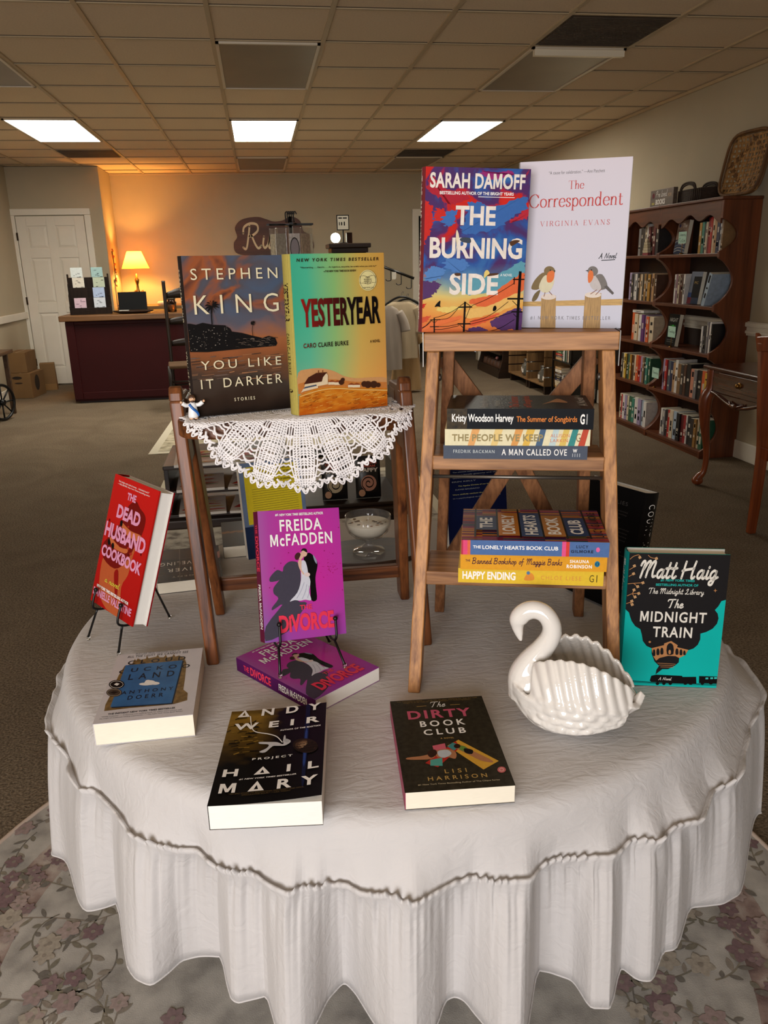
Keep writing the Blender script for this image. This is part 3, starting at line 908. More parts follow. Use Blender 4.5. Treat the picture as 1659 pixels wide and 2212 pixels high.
panel(3, 2, 4, lit_m, 'bright lit ceiling panel above the two tall novels on the ladder', 'lit ceiling panels')
panel(-3, 2, 4, lit_m, 'bright lit ceiling panel nearest the white six-panel door', 'lit ceiling panels')
panel(0, -2, 0, off_m, 'switched-off brown ceiling panel straight in front of the middle lit panel', 'unlit ceiling panels')
panel(3, -2, 0, off_m, 'switched-off ceiling panel with a bright loose edge beside a dark vent', 'unlit ceiling panels')
panel(-3, -2, 0, off_m, 'switched-off ceiling panel at the left edge, cut by the frame', 'unlit ceiling panels')
panel(0, 6, 8, off_m, 'switched-off ceiling panel by the back wall above the brown sign', 'unlit ceiling panels')
panel(3, 6, 8, off_m, 'switched-off ceiling panel by the back wall behind the two tall novels', 'unlit ceiling panels')
vent_m = mat('vent_dark', (70, 56, 42), rough=0.6, var=0.3, vscale=4)
def vent(c, r, label):
    x0, x1, y0, y1 = GX + c * S2 + 0.012, GX + (c + 1) * S2 - 0.012, GY + r * S2 + 0.012, GY + (r + 1) * S2 - 0.012
    t = thing('ceiling_vent', label, 'vent', Matrix.Translation(((x0 + x1) / 2, (y0 + y1) / 2, ZC)), 'ceiling vents')
    h = (x1 - x0) / 2
    MB().box(-h, h, -h, h, 0.001, 0.005, vent_m).build('vent_plate', t)
    g = MB()
    for i in range(22):
        y = -h + 0.03 + i * (2 * h - 0.06) / 21
        g.box(-h + 0.02, h - 0.02, y - 0.004, y + 0.004, -0.006, 0.001, vent_m)
    g.build('grille', t)
vent(3, -3, 'dark stained square vent in the ceiling nearest the viewer')
vent(-3, 5, 'dark ceiling vent just behind the lit panel by the white door')
vent(3, 5, 'dark ceiling vent behind the lit panel above the tall novels')
tube_m = mat('bent_metal_strip', (236, 222, 196), rough=0.3)
tag(MB().box(GX + 3 * S2 + 0.03, GX + 4 * S2 - 0.02, GY - 2 * S2 + 0.02, GY - 2 * S2 + 0.055, ZC - 0.045, ZC - 0.012, tube_m).build('light_edge_strip'),
    'pale metal strip hanging from the edge of the unlit panel beside the vent', 'strip')

# chair rails and baseboards
def rail(x0, x1, y0, y1, z0, z1, name):
    m = MB()
    m.box(x0, x1, y0, y1, z0, z1, trim_m)
    return struct(m, name, bevel=0.006)
rail(XL, XL + 0.03, YF, JY, 0.84, 0.92, 'trim_4')
cr = MB()
cr.box(XR - 0.02, XR, YF, YB, 0.86, 0.955, trim_m)
cr.box(XR - 0.034, XR - 0.02, YF, YB, 0.92, 0.95, trim_m)
cr.box(XR - 0.03, XR - 0.02, YF, YB, 0.875, 0.895, trim_m)
struct(cr, 'trim_5', bevel=0.005)
rail(XR - 0.016, XR, YF, YB, 0, 0.13, 'baseboard_right')
rail(XL, XL + 0.016, YF, JY, 0, 0.13, 'baseboard_left')
rail(JX, DX0 - 0.09, YB - 0.016, YB, 0, 0.13, 'baseboard_back')

# white six-panel door in the boxed-out corner
door = MB()
dx0, dx1 = -2.82, -2.03
yd = JY - 0.035
stiles = [0.0, 0.115, 0.345, 0.445, 0.675, 0.79]
rows = [0.02, 0.23, 0.90, 1.02, 1.55, 1.66, 1.92, 2.03]
door.box(dx0, dx1, yd + 0.012, JY - 0.001, 0.02, 2.03, door_m)
for a, b in ((0, 0.115), (0.345, 0.445), (0.675, 0.79)):
    door.box(dx0 + a, dx0 + b, yd, yd + 0.012, 0.02, 2.03, door_m)
for a, b in ((0.02, 0.23), (0.90, 1.02), (1.55, 1.66), (1.92, 2.03)):
    for p, q in ((0.115, 0.345), (0.445, 0.675)):
        door.box(dx0 + p, dx0 + q, yd, yd + 0.012, a, b, door_m)
for a, b in ((0.23, 0.90), (1.02, 1.55), (1.66, 1.92)):
    for p, q in ((0.115, 0.345), (0.445, 0.675)):
        o = 0.035
        lo = [(dx0 + p + 0.008, yd + 0.012, a + 0.008), (dx0 + q - 0.008, yd + 0.012, a + 0.008), (dx0 + q - 0.008, yd + 0.012, b - 0.008), (dx0 + p + 0.008, yd + 0.012, b - 0.008)]
        hi = [(dx0 + p + o, yd + 0.003, a + o), (dx0 + q - o, yd + 0.003, a + o), (dx0 + q - o, yd + 0.003, b - o), (dx0 + p + o, yd + 0.003, b - o)]
        door.hexa(lo[::-1], hi[::-1], door_m)
door_o = struct(door, 'door_1', bevel=0.003)
hm = mat('hinge_bronze', (58, 44, 32), rough=0.4, metal=0.8)
for z in (0.30, 1.05, 1.80):
    MB().box(dx0 - 0.014, dx0 + 0.006, yd - 0.006, yd, z - 0.045, z + 0.045, hm).build('hinge', door_o)
cs = MB()
cs.box(dx0 - 0.075, dx0 - 0.008, JY - 0.03, JY, 0, 2.04, trim_m)
cs.box(dx1 + 0.005, dx1 + 0.08, JY - 0.03, JY, 0, 2.04, trim_m)
cs.box(dx0 - 0.075, dx1 + 0.08, JY - 0.031, JY, 2.04, 2.115, trim_m)
struct(cs, 'trim_6', bevel=0.006)

# ------------------------------------------------------------------ rugs
def rug_material(name, stops):
    m = bpy.data.materials.new(name)
    N, K, P = nodes_of(m)
    tc = N.new('ShaderNodeTexCoord')
    a = N.new('ShaderNodeTexNoise'); a.inputs['Scale'].default_value = 14; a.inputs['Detail'].default_value = 7
    K.new(tc.outputs['Object'], a.inputs['Vector'])
    r = ramp_node(N, stops)
    K.new(a.outputs['Fac'], r.inputs[0])
    K.new(r.outputs[0], P.inputs['Base Color'])
    P.inputs['Roughness'].default_value = 0.95
    P.inputs['Specular IOR Level'].default_value = 0.15
    f = N.new('ShaderNodeTexNoise'); f.inputs['Scale'].default_value = 400
    K.new(tc.outputs['Object'], f.inputs['Vector'])
    b = N.new('ShaderNodeBump'); b.inputs['Strength'].default_value = 0.25; b.inputs['Distance'].default_value = 0.002
    K.new(f.outputs['Fac'], b.inputs['Height']); K.new(b.outputs[0], P.inputs['Normal'])
    return m
rug_m = rug_material('rug_ground', [(0.3, (138, 134, 128)), (0.5, (170, 165, 158)), (0.7, (190, 185, 177))])
band_m = rug_material('rug_band', [(0.35, (112, 92, 88)), (0.5, (150, 130, 122)), (0.65, (182, 170, 160))])
RC = Vector((0.15, 1.35))
RR = 0.99
rg = MB()
NR = 96
def ringpts(r, z):
    return [(RC.x + r * math.cos(2 * PI * i / NR), RC.y + r * math.sin(2 * PI * i / NR), z) for i in range(NR)]
for r0, r1, z, m in ((0.0, 0.77, 0.008, rug_m), (0.77, 0.86, 0.008, band_m), (0.86, RR, 0.008, rug_m)):
    v = ringpts(r0 + 1e-4, z) + ringpts(r1, z)
    rg.add(v, [(i, NR + i, NR + (i + 1) % NR, (i + 1) % NR) for i in range(NR)], m)
v = ringpts(RR, 0.008) + ringpts(RR, 0.0005)
rg.add(v, [(i, NR + i, NR + (i + 1) % NR, (i + 1) % NR) for i in range(NR)], rug_m)
rg.tube([(RC.x + (RR - 0.003) * math.cos(2 * PI * i / NR), RC.y + (RR - 0.003) * math.sin(2 * PI * i / NR), 0.007) for i in range(NR)], 0.0065, mat('rug_binding', (196, 176, 160), rough=0.9), 6, True)
leafs = [mat('rug_leaf_' + str(i), c, rough=0.95, var=0.15, vscale=120) for i, c in enumerate(((118, 112, 98), (130, 122, 106), (110, 104, 96), (138, 128, 116)))]
blooms = [mat('rug_bloom_' + str(i), c, rough=0.95, var=0.15, vscale=120) for i, c in enumerate(((160, 142, 136), (132, 110, 110), (150, 130, 126), (164, 154, 140), (122, 98, 100)))]
LZ = [0]
def leaf(x, y, ang, L, wd, m, z):
    LZ[0] += 1
    z += (LZ[0] % 97) * 3e-6
    pts = []
    for s in (1, -1):
        rng = range(0, 7) if s == 1 else range(5, 0, -1)
        for i in rng:
            t = i / 6
            pts.append((L * t, s * wd * math.sin(PI * t) ** 0.8))
    ca, sa = math.cos(ang), math.sin(ang)
    rg.add([(x + a * ca - b * sa, y + a * sa + b * ca, z) for a, b in pts], [tuple(range(len(pts)))], m)
BZ = [0]
def bloom(x, y, s, m, z):
    BZ[0] += 1
    z += (BZ[0] % 400) * 4e-6
    k = random.choice((5, 5, 6))
    a0 = random.random() * 6
    for i in range(k):
        leaf(x, y, a0 + i * 2 * PI / k, s, s * 0.34, m, z + 0.0002 * (i % 2))
    rg.add([(x + s * 0.2 * math.cos(a * PI / 4), y + s * 0.2 * math.sin(a * PI / 4), z + 0.0006) for a in range(8)], [tuple(range(8))], leafs[3])
def vine(x, y, ang, L, turn, m):
    pts = []
    px, py, a = x, y, ang
    n = 14
    for i in range(n + 1):
        pts.append((px, py))
        px += L / n * math.cos(a); py += L / n * math.sin(a)
        a += turn / n
    rv, rf = ribbon(pts, 0.0035)
    rg.add([(q[0], q[1], 0.0084) for q in rv], rf, m)
    for i in range(2, n, 2):
        s = 1 if (i // 2) % 2 else -1
        d = math.atan2(pts[i + 1][1] - pts[i][1], pts[i + 1][0] - pts[i][0])
        leaf(pts[i][0], pts[i][1], d + s * 0.9, random.uniform(0.018, 0.036), random.uniform(0.004, 0.008), random.choice(leafs), 0.0087)
    bloom(pts[-1][0], pts[-1][1], random.uniform(0.020, 0.032), random.choice(blooms), 0.009)
rr = random.Random(3)
random.seed(11)
for i in range(60):
    th = i * 2 * PI / 60
    for r in (0.54, 0.62, 0.70):
        vine(RC.x + r * math.cos(th + r), RC.y + r * math.sin(th + r), th + random.uniform(0, 6), random.uniform(0.10, 0.2), random.uniform(-3, 3), random.choice(leafs))
    r = 0.925
    vine(RC.x + r * math.cos(th), RC.y + r * math.sin(th), th + PI / 2 + random.uniform(-0.2, 0.2), 0.11, random.uniform(-0.8, 0.8), random.choice(leafs))
    for k in range(11):
        r = random.uniform(0.778, 0.852)
        a = th + random.uniform(-0.07, 0.07)
        x, y = RC.x + r * math.cos(a), RC.y + r * math.sin(a)
        if k < 5:
            bloom(x, y, random.uniform(0.014, 0.024), random.choice((blooms[1], blooms[4], blooms[0])), 0.0088 + 0.0001 * k)
        else:
            leaf(x, y, random.uniform(0, 6), random.uniform(0.02, 0.035), 0.007, random.choice(leafs), 0.0085 + 0.0001 * k)
tag(rg.build('round_rug'), 'round pale grey floral rug with a maroon band under the draped table', 'rug')

def flat_rug(pts, label, m, z=0.006):
    b = MB()
    b.prism(pts, 0.0005, z, m)
    c = sum((Vector(p) for p in pts), Vector((0, 0))) / len(pts)
    inner = [tuple(c + (Vector(p) - c) * 0.93) for p in pts]
    k = len(pts)
    bd = mat('rug_border', (206, 198, 176), rough=0.95)
    b.add([(p[0], p[1], z + 0.0004) for p in pts] + [(p[0], p[1], z + 0.0004) for p in inner], [(i, (i + 1) % k, k + (i + 1) % k, k + i) for i in range(k)], bd)
    return tag(b.build('area_rug'), label, 'rug')
far_rug_m = rug_material('far_rug', [(0.35, (150, 140, 118)), (0.6, (200, 190, 164))])
near_rug_m = rug_material('near_rug', [(0.35, (120, 112, 104)), (0.5, (176, 168, 154)), (0.65, (196, 190, 176))])
flat_rug([(-0.93, 6.25), (0.9, 6.25), (0.9, 8.2), (-0.88, 8.2)], 'cream bordered rug on the carpet behind the doily stool', far_rug_m)
flat_rug([(-0.72, 2.75), (1.0, 2.75), (1.0, 5.4), (-0.72, 5.4)], 'mottled grey rug under the dark magazine display', near_rug_m)
# ------------------------------------------------------------------ the round table and its ruffled cloth
TC = Vector((0.22, 1.39))
TZ = 0.735
tw = wood('hidden_table_wood', (92, 70, 48), (128, 98, 66), axis='x')
tb = thing('round_table', 'round display table hidden under the white ruffled tablecloth', 'table', Matrix.Translation((TC.x, TC.y, 0)))
m = MB()
m.lathe([(0.0, 0.70), (0.585, 0.70), (0.595, 0.706), (0.595, 0.724), (0.585, 0.729), (0.0, 0.729)], tw, 64, smooth=False)
m.build('tabletop', tb)
for i in range(4):
    a = PI / 4 + i * PI / 2
    MB().tube([(0.16 * math.cos(a), 0.16 * math.sin(a), 0.70), (0.20 * math.cos(a), 0.20 * math.sin(a), 0.0095)], 0.018, tw, 10).build('leg', tb)

# seam and hem of the cloth (mm from the table's centre), the visible side going round from left to right
SEAM = [-612,-159,-605,-170,-596,-187,-586,-202,-579,-210,-571,-218,-561,-240,-544,-297,-534,-316,-526,-330,-521,-331,-515,-332,-510,-333,-504,-334,-497,-342,-491,-351,-484,-361,-477,-371,-470,-381,-463,-392,-456,-404,-448,-421,-441,-436,-436,-442,-430,-449,-424,-454,-419,-457,-414,-460,-408,-464,-403,-467,-398,-470,-393,-473,-388,-475,-382,-478,-377,-480,-372,-483,-367,-484,-362,-485,-358,-486,-353,-487,-348,-487,-343,-490,-337,-499,-332,-509,-327,-516,-322,-520,-317,-525,-312,-530,-307,-532,-303,-534,-298,-537,-293,-539,-288,-540,-284,-541,-279,-542,-274,-542,-270,-545,-265,-551,-260,-558,-256,-564,-251,-568,-247,-572,-242,-576,-238,-580,-233,-583,-229,-587,-224,-585,-219,-581,-215,-578,-210,-577,-205,-579,-201,-581,-196,-583,-192,-582,-187,-579,-182,-577,-178,-579,-173,-580,-168,-581,-164,-582,-159,-583,-155,-586,-151,-591,-147,-596,-143,-600,-138,-602,-134,-603,-130,-605,-125,-606,-121,-607,-116,-608,-112,-608,-107,-610,-103,-613,-99,-616,-95,-620,-91,-623,-87,-626,-83,-629,-78,-629,-73,-626,-68,-624,-63,-621,-58,-619,-53,-616,-47,-614,-42,-611,-37,-609,-32,-606,-26,-604,-21,-603,-16,-602,-11,-601,-6,-600,-1,-598,3,-601,7,-603,11,-606,16,-608,20,-610,24,-612,29,-612,33,-613,38,-613,43,-614,47,-615,52,-615,56,-616,61,-616,66,-617,72,-613,80,-603,88,-595,93,-593,99,-591,105,-588,111,-587,115,-588,120,-588,125,-589,130,-589,135,-590,139,-590,144,-591,149,-591,154,-592,159,-593,163,-593,168,-594,173,-595,178,-595,183,-596,189,-593,196,-589,203,-585,214,-573,220,-570,225,-572,229,-573,233,-575,238,-577,243,-578,247,-579,252,-580,257,-580,263,-579,277,-562,284,-559,290,-558,296,-556,302,-555,308,-554,314,-554,319,-554,324,-554,330,-554,342,-543,372,-500,380,-497,387,-495,394,-492,401,-490,408,-488,415,-486,422,-484,429,-482,455,-451,510,-372,529,-354,547,-336,563,-321,579,-306,597,-290,614,-274]
HEM = [-654,-137,-646,-145,-638,-152,-631,-158,-625,-157,-618,-157,-602,-206,-586,-253,-576,-271,-567,-287,-561,-291,-555,-291,-549,-291,-544,-290,-538,-289,-532,-288,-527,-286,-521,-284,-516,-282,-510,-280,-486,-400,-478,-414,-471,-428,-464,-437,-459,-441,-453,-445,-447,-449,-441,-453,-436,-451,-431,-447,-427,-444,-422,-440,-417,-435,-412,-430,-407,-424,-402,-418,-397,-415,-392,-415,-386,-414,-381,-413,-375,-413,-370,-413,-364,-414,-359,-415,-353,-416,-348,-418,-342,-419,-337,-420,-329,-487,-323,-495,-318,-502,-313,-504,-308,-503,-302,-502,-297,-502,-292,-501,-287,-501,-282,-500,-276,-499,-271,-499,-266,-531,-262,-553,-257,-561,-252,-568,-248,-576,-243,-576,-238,-576,-233,-576,-228,-576,-223,-573,-217,-567,-212,-561,-206,-554,-200,-542,-194,-530,-188,-519,-182,-514,-176,-508,-170,-502,-164,-496,-159,-498,-155,-505,-150,-512,-146,-520,-142,-531,-138,-542,-134,-552,-130,-563,-126,-572,-122,-579,-118,-586,-115,-594,-111,-601,-107,-607,-102,-608,-97,-610,-92,-612,-88,-613,-83,-615,-78,-617,-72,-611,-66,-606,-60,-601,-54,-595,-48,-590,-41,-584,-29,-553,-23,-550,-17,-548,-11,-545,-6,-548,-2,-551,3,-555,6,-563,9,-571,12,-579,16,-587,19,-594,22,-601,25,-608,28,-615,31,-622,34,-629,39,-630,44,-631,48,-633,53,-634,58,-635,64,-631,75,-613,90,-585,117,-523,122,-525,127,-527,132,-529,137,-531,141,-534,146,-537,150,-540,155,-543,159,-546,164,-549,166,-558,168,-568,169,-577,170,-587,172,-596,177,-597,182,-598,187,-599,192,-600,197,-601,202,-602,232,-549,242,-539,245,-545,248,-550,251,-556,254,-561,258,-566,263,-567,268,-569,273,-570,279,-568,294,-551,313,-525,319,-525,325,-525,331,-525,337,-525,350,-512,370,-487,390,-460,400,-453,407,-454,413,-454,419,-454,425,-455,431,-455,438,-455,444,-455,450,-456,457,-455,465,-452,474,-448,483,-445,491,-442,500,-438,522,-414,623,-266,631,-265,640,-263,648,-262,656,-261]
def pairs(L):
    return [Vector((L[i] / 1000, L[i + 1] / 1000)) for i in range(0, len(L), 2)]
seam, hem = pairs(SEAM), pairs(HEM)
def soften(L, k):
    for _ in range(k):
        L = [L[0]] + [(L[i - 1] + L[i] * 2 + L[i + 1]) / 4 for i in range(1, len(L) - 1)] + [L[-1]]
    return L
seam, hem = soften(seam, 1), soften(hem, 1)
# resample finely, then close the loop round the hidden back with even folds
def fine(L, n):
    out = []
    for i in range(n):
        t = i * (len(L) - 1) / n
        k = int(t)
        out.append(L[k].lerp(L[k + 1], t - k))
    return out
NF = 1160
seam, hem = fine(seam, NF), fine(hem, NF)
a0 = math.atan2(seam[-1].y, seam[-1].x)
a1 = math.atan2(seam[0].y, seam[0].x)
while a0 > 0: a0 -= 2 * PI
while a1 < a0: a1 += 2 * PI
NB = 700
r0s, r1s, r0h, r1h = seam[-1].length, seam[0].length, hem[-1].length, hem[0].length
for i in range(NB):
    t = i / NB
    an = a0 + (a1 - a0) * t
    e = min(1, 8 * t, 8 * (1 - t))
    rs = (r0s * (1 - t) + r1s * t) * (1 - e) + e * (0.628 + 0.010 * math.sin(an * 19))
    rh = (r0h * (1 - t) + r1h * t) * (1 - e) + e * (0.632 + 0.035 * math.sin(an * 19 + 0.4) + 0.012 * math.sin(an * 7))
    seam.append(Vector((rs * math.cos(an), rs * math.sin(an))))
    hem.append(Vector((rh * math.cos(an), rh * math.sin(an))))
NC = len(seam)
for _ in range(60):                                     # ease the two ends of the visible run into the hidden back
    for L_ in (seam, hem):
        old = list(L_)
        for base in (0, NF):
            for d in range(-50, 51):
                wt = max(0.0, 1 - abs(d) / 50)
                i = (base + d) % NC
                L_[i] = old[i].lerp((old[i - 1] + old[(i + 1) % NC]) / 2, wt)
def cloth_material():
    m = bpy.data.materials.new('crinkled_cotton')
    N, K, P = nodes_of(m)
    tc = N.new('ShaderNodeTexCoord')
    P.inputs['Base Color'].default_value = lin((212, 208, 206))
    P.inputs['Roughness'].default_value = 0.9
    P.inputs['Sheen Weight'].default_value = 0.15
    P.inputs['Specular IOR Level'].default_value = 0.2
    mp = N.new('ShaderNodeMapping'); mp.inputs['Scale'].default_value = (28, 70, 40); mp.inputs['Rotation'].default_value = (0, 0, 0.35)
    K.new(tc.outputs['Object'], mp.inputs['Vector'])
    n = N.new('ShaderNodeTexNoise'); n.inputs['Scale'].default_value = 1.0; n.inputs['Detail'].default_value = 5; n.inputs['Distortion'].default_value = 1.2
    K.new(mp.outputs[0], n.inputs['Vector'])
    n2 = N.new('ShaderNodeTexNoise'); n2.inputs['Scale'].default_value = 9; n2.inputs['Detail'].default_value = 2
    K.new(tc.outputs['Object'], n2.inputs['Vector'])
    ad = N.new('ShaderNodeMath'); ad.operation = 'MULTIPLY_ADD'; ad.inputs[1].default_value = 0.6
    K.new(n2.outputs['Fac'], ad.inputs[0]); K.new(n.outputs['Fac'], ad.inputs[2])
    b = N.new('ShaderNodeBump'); b.inputs['Strength'].default_value = 0.32; b.inputs['Distance'].default_value = 0.006
    K.new(ad.outputs[0], b.inputs['Height']); K.new(b.outputs[0], P.inputs['Normal'])
    # thin cotton lets a little light through
    tr = N.new('ShaderNodeBsdfTranslucent'); tr.inputs[0].default_value = lin((212, 208, 206))
    mx = N.new('ShaderNodeMixShader'); mx.inputs[0].default_value = 0.18
    out = N['Material Output'] if 'Material Output' in N else None
    K.new(P.outputs[0], mx.inputs[1]); K.new(tr.outputs[0], mx.inputs[2]); K.new(mx.outputs[0], out.inputs['Surface'])
    return m
cloth_m = cloth_material()
rows = []
def circ(r, z):
    return [(r * seam[i].x / seam[i].length, r * seam[i].y / seam[i].length, z) for i in range(NC)]
for r in (0.002, 0.08, 0.18, 0.30, 0.42, 0.52, 0.575):
    rows.append(circ(r, 0.735))
for k in range(1, 5):                       # rolled edge of the table
    a = k * PI / 8
    rows.append(circ(0.578 + 0.026 * math.sin(a), 0.735 - 0.026 * (1 - math.cos(a))))
def between(k, z):                          # apron, its folds opening up towards the seam
    out = []
    for i in range(NC):
        d = seam[i].normalized() * 0.606
        p = d.lerp(seam[i], k ** 1.5)
        out.append((p.x, p.y, z))
    return out
for k, z in ((0.25, 0.69), (0.5, 0.672), (0.75, 0.656), (1.0, 0.642)):
    rows.append(between(k, z))
def frill(off, z, amp, ph):
    out = []
    for i in range(NC):
        n = seam[i].normalized()
        w = amp * (math.sin(i * 0.46 + ph + 1.8 * math.sin(i * 0.061)) + 0.8 * math.sin(i * 0.27 + 1.7 * ph + 1.5 * math.sin(i * 0.023))) * (0.6 + 0.5 * math.sin(i * 0.047))
        p = seam[i] + n * (off + w * 0.6)
        out.append((p.x, p.y, z + w))
    return out
rows.append(frill(0.001, 0.6395, 0.0006, 0))
rows.append(frill(0.006, 0.6475, 0.0032, 0))
rows.append(frill(0.0095, 0.6455, 0.0038, 0.3))
rows.append(frill(0.006, 0.637, 0.0016, 0.6))
ZS, ZH = 0.633, 0.385
for k in range(1, 15):
    t = k / 14
    e = t ** 0.55
    out = []
    for i in range(NC):
        p = seam[i].lerp(hem[i], e)
        n = seam[i].normalized()
        g = (1 - t) ** 1.6 * (0.0026 * math.sin(i * 0.23 + 1.4 * math.sin(i * 0.037)) + 0.0010 * math.sin(i * 0.52 + 2.0 * math.sin(i * 0.021)))        # gathers under the seam
        out.append((p.x + n.x * g, p.y + n.y * g, ZS + (ZH - ZS) * t))
    rows.append(out)
v, f = [], []
for r in rows:
    v += r
for j in range(len(rows) - 1):
    for i in range(NC):
        a, b = j * NC + i, j * NC + (i + 1) % NC
        f.append((a, a + NC, b + NC, b))
cb = MB()
cb.add(v, f, cloth_m, True)
b = len(cb.v) - len(v)
cb.f.append([b + i for i in range(NC)]); cb.m.append(0); cb.s.append(True)
cloth_o = cb.build('tablecloth', M=Matrix.Translation((TC.x, TC.y, 0)))
tag(cloth_o, 'off-white crinkled round tablecloth with a deep gathered ruffle', 'tablecloth')
sd = cloth_o.modifiers.new('cloth', 'SOLIDIFY'); sd.thickness = 0.0012; sd.offset = -1
hm2 = MB()
hm2.tube([(p.x, p.y, ZH + 0.0004) for p in hem[::2]], 0.0016, cloth_m, 5, True)
hm2.build('hem', cloth_o)
# ------------------------------------------------------------------ the two little step ladders on the table
oak = wood('old_oak', (58, 28, 12), (128, 74, 36), rough=0.34, axis='z', scale=38, spec=0.35)
oak_x = wood('old_oak_across', (58, 28, 12), (122, 70, 34), rough=0.34, axis='x', scale=38, spec=0.35)
fir = wood('fir_upright', (112, 68, 34), (188, 134, 80), rough=0.5, axis='z', scale=55)
fir_x = wood('fir_across', (112, 72, 40), (178, 128, 82), rough=0.5, axis='x', scale=55)
fir_d = wood('fir_brace', (96, 58, 32), (150, 100, 62), rough=0.55, axis='z', scale=55)
steel = mat('dull_steel', (120, 116, 110), rough=0.4, metal=0.9)
black_wire = mat('black_wire', (16, 15, 15), rough=0.35, metal=0.3)

# left: oak step stool, leaning a little to the left
st = thing('step_stool', 'dark oak folding step stool under the white crocheted doily', 'step stool', Matrix.Translation((0.0, 0.0, TZ)))
skew = -0.052
def sheared(x0, x1, yb0, yb1, yt0, yt1, z0, z1):
    """a leg: bottom and top depth ranges, both ends level, skewed with the stool"""
    s0, s1 = skew * z0, skew * z1
    return ([(x0 + s0, yb0, z0), (x1 + s0, yb0, z0), (x1 + s0, yb1, z0), (x0 + s0, yb1, z0)],
            [(x0 + s1, yt0, z1), (x1 + s1, yt0, z1), (x1 + s1, yt1, z1), (x0 + s1, yt1, z1)])
for (x0, x1) in ((-0.127, -0.106), (0.243, 0.264)):
    b = MB()
    lo, hi = sheared(x0, x1, 1.236, 1.264, 1.282, 1.312, 0.0, 0.445)
    b.hexa(lo, hi, oak)
    # rounded head
    prof = []
    for k in range(7):
        a = PI * k / 6
        prof.append((1.297 + 0.016 - 0.030 * math.cos(a) * 0.5 + 0.0, 0.445 + 0.022 * math.sin(a)))
    s1 = skew * 0.45
    n = len(prof)
    v = [(x0 + s1, y - 0.014, z) for y, z in prof] + [(x1 + s1, y - 0.014, z) for y, z in prof]
    b.add(v, [tuple(range(n)), tuple(range(n, 2 * n))[::-1]] + [(i, n + i, n + i + 1, i + 1) for i in range(n - 1)], oak)
    b.build('front_leg', st, 0.004, 3)
for (x0, x1) in ((-0.122, -0.104), (0.243, 0.261)):
    b = MB()
    lo, hi = sheared(x0, x1, 1.440, 1.486, 1.338, 1.414, 0.0, 0.44)
    b.hexa(lo, hi, oak)
    b.build('back_leg', st, 0.004, 3)
for (x0, x1) in ((-0.125, -0.107), (0.244, 0.262)):       # cheek boards under the tread
    b = MB()
    s0, s1 = skew * 0.33, skew * 0.455
    lo = [(x0 + s0, 1.285, 0.34), (x1 + s0, 1.285, 0.34), (x1 + s0, 1.385, 0.34), (x0 + s0, 1.385, 0.34)]
    hi = [(x0 + s1, 1.296, 0.452), (x1 + s1, 1.296, 0.452), (x1 + s1, 1.405, 0.447), (x0 + s1, 1.405, 0.447)]
    b.hexa(lo, hi, oak)
    b.build('cheek', st, 0.004, 3)
tread = MB()
ol = []
for k in range(9):
    a = PI + PI / 2 * k / 8
    ol.append((-0.083 + 0.056 * math.cos(a), 1.276 + 0.056 * math.sin(a)))
for k in range(9):
    a = 1.5 * PI + PI / 2 * k / 8
    ol.append((0.178 + 0.056 * math.cos(a), 1.276 + 0.056 * math.sin(a)))
ol += [(0.234, 1.425), (-0.139, 1.425)]
tread.prism(ol, 0.392, 0.417, oak_x)
tread.build('tread', st, 0.003, 3)
b = MB()
b.box(-0.108, 0.252, 1.452, 1.470, 0.045, 0.071, oak_x)
b.build('stretcher', st, 0.003)

# right: fir step ladder, turned about sixteen degrees
LM = Matrix.Translation((0.3479, 1.0405, TZ)) @ Matrix.Rotation(-0.2802, 4, 'Z')
ld = thing('step_ladder', 'small weathered fir step ladder carrying stacked novels on its two steps', 'step ladder', LM)
lean = 0.2188
lw = lambda z: 0.1627 - 0.0474 * z
ZT = 0.544
for s in (-1, 1):
    b = MB()
    def sec(z):
        o, i = s * lw(z), s * (lw(z) - 0.019)
        x0, x1 = min(o, i), max(o, i)
        y = lean * z
        return [(x0, y, z), (x1, y, z), (x1, y + 0.052, z), (x0, y + 0.052, z)]
    b.hexa(sec(0.0), sec(ZT - 0.027), fir)
    b.build('front_rail', ld, 0.002)
for s in (-1, 1):
    b = MB()
    def sec2(z):
        o, i = s * (lw(0) - 0.022 - 0.0474 * z), s * (lw(0) - 0.040 - 0.0474 * z)
        x0, x1 = min(o, i), max(o, i)
        y = 0.305 - 0.30 * z
        return [(x0, y, z), (x1, y, z), (x1, y + 0.034, z), (x0, y + 0.034, z)]
    b.hexa(sec2(0.0), sec2(ZT - 0.03), fir_d)
    b.build('back_leg', ld, 0.002)
def brace(x0, z0, x1, z1, name='cross_brace'):
    b = MB()
    d = Vector((x1 - x0, 0, z1 - z0)).normalized()
    n = Vector((-d.z, 0, d.x)) * 0.013
    def y(z): return 0.305 + 0.036 - 0.30 * z
    P = [(x0, z0), (x1, z1)]
    lo = [(x0 - n.x, y(z0), z0 - n.z), (x0 + n.x, y(z0), z0 + n.z), (x0 + n.x, y(z0) + 0.012, z0 + n.z), (x0 - n.x, y(z0) + 0.012, z0 - n.z)]
    hi = [(x1 - n.x, y(z1), z1 - n.z), (x1 + n.x, y(z1), z1 + n.z), (x1 + n.x, y(z1) + 0.012, z1 + n.z), (x1 - n.x, y(z1) + 0.012, z1 - n.z)]
    b.hexa(lo, hi, fir_d)
    b.build(name, ld, 0.001)
brace(-0.125, 0.085, 0.008, 0.335)
brace(0.125, 0.085, 0.0, 0.335)
brace(-0.118, 0.50, -0.02, 0.365)
brace(0.118, 0.50, 0.02, 0.365)
for z, d, nm in ((0.1906, 0.095, 'lower'), (0.3645, 0.085, 'upper')):
    b = MB()
    y = lean * z
    e = lw(z) - 0.0175
    b.box(-e, e, y - 0.003, y + d, z - 0.022, z, fir_x)
    b.build('step', ld, 0.002)
b = MB()
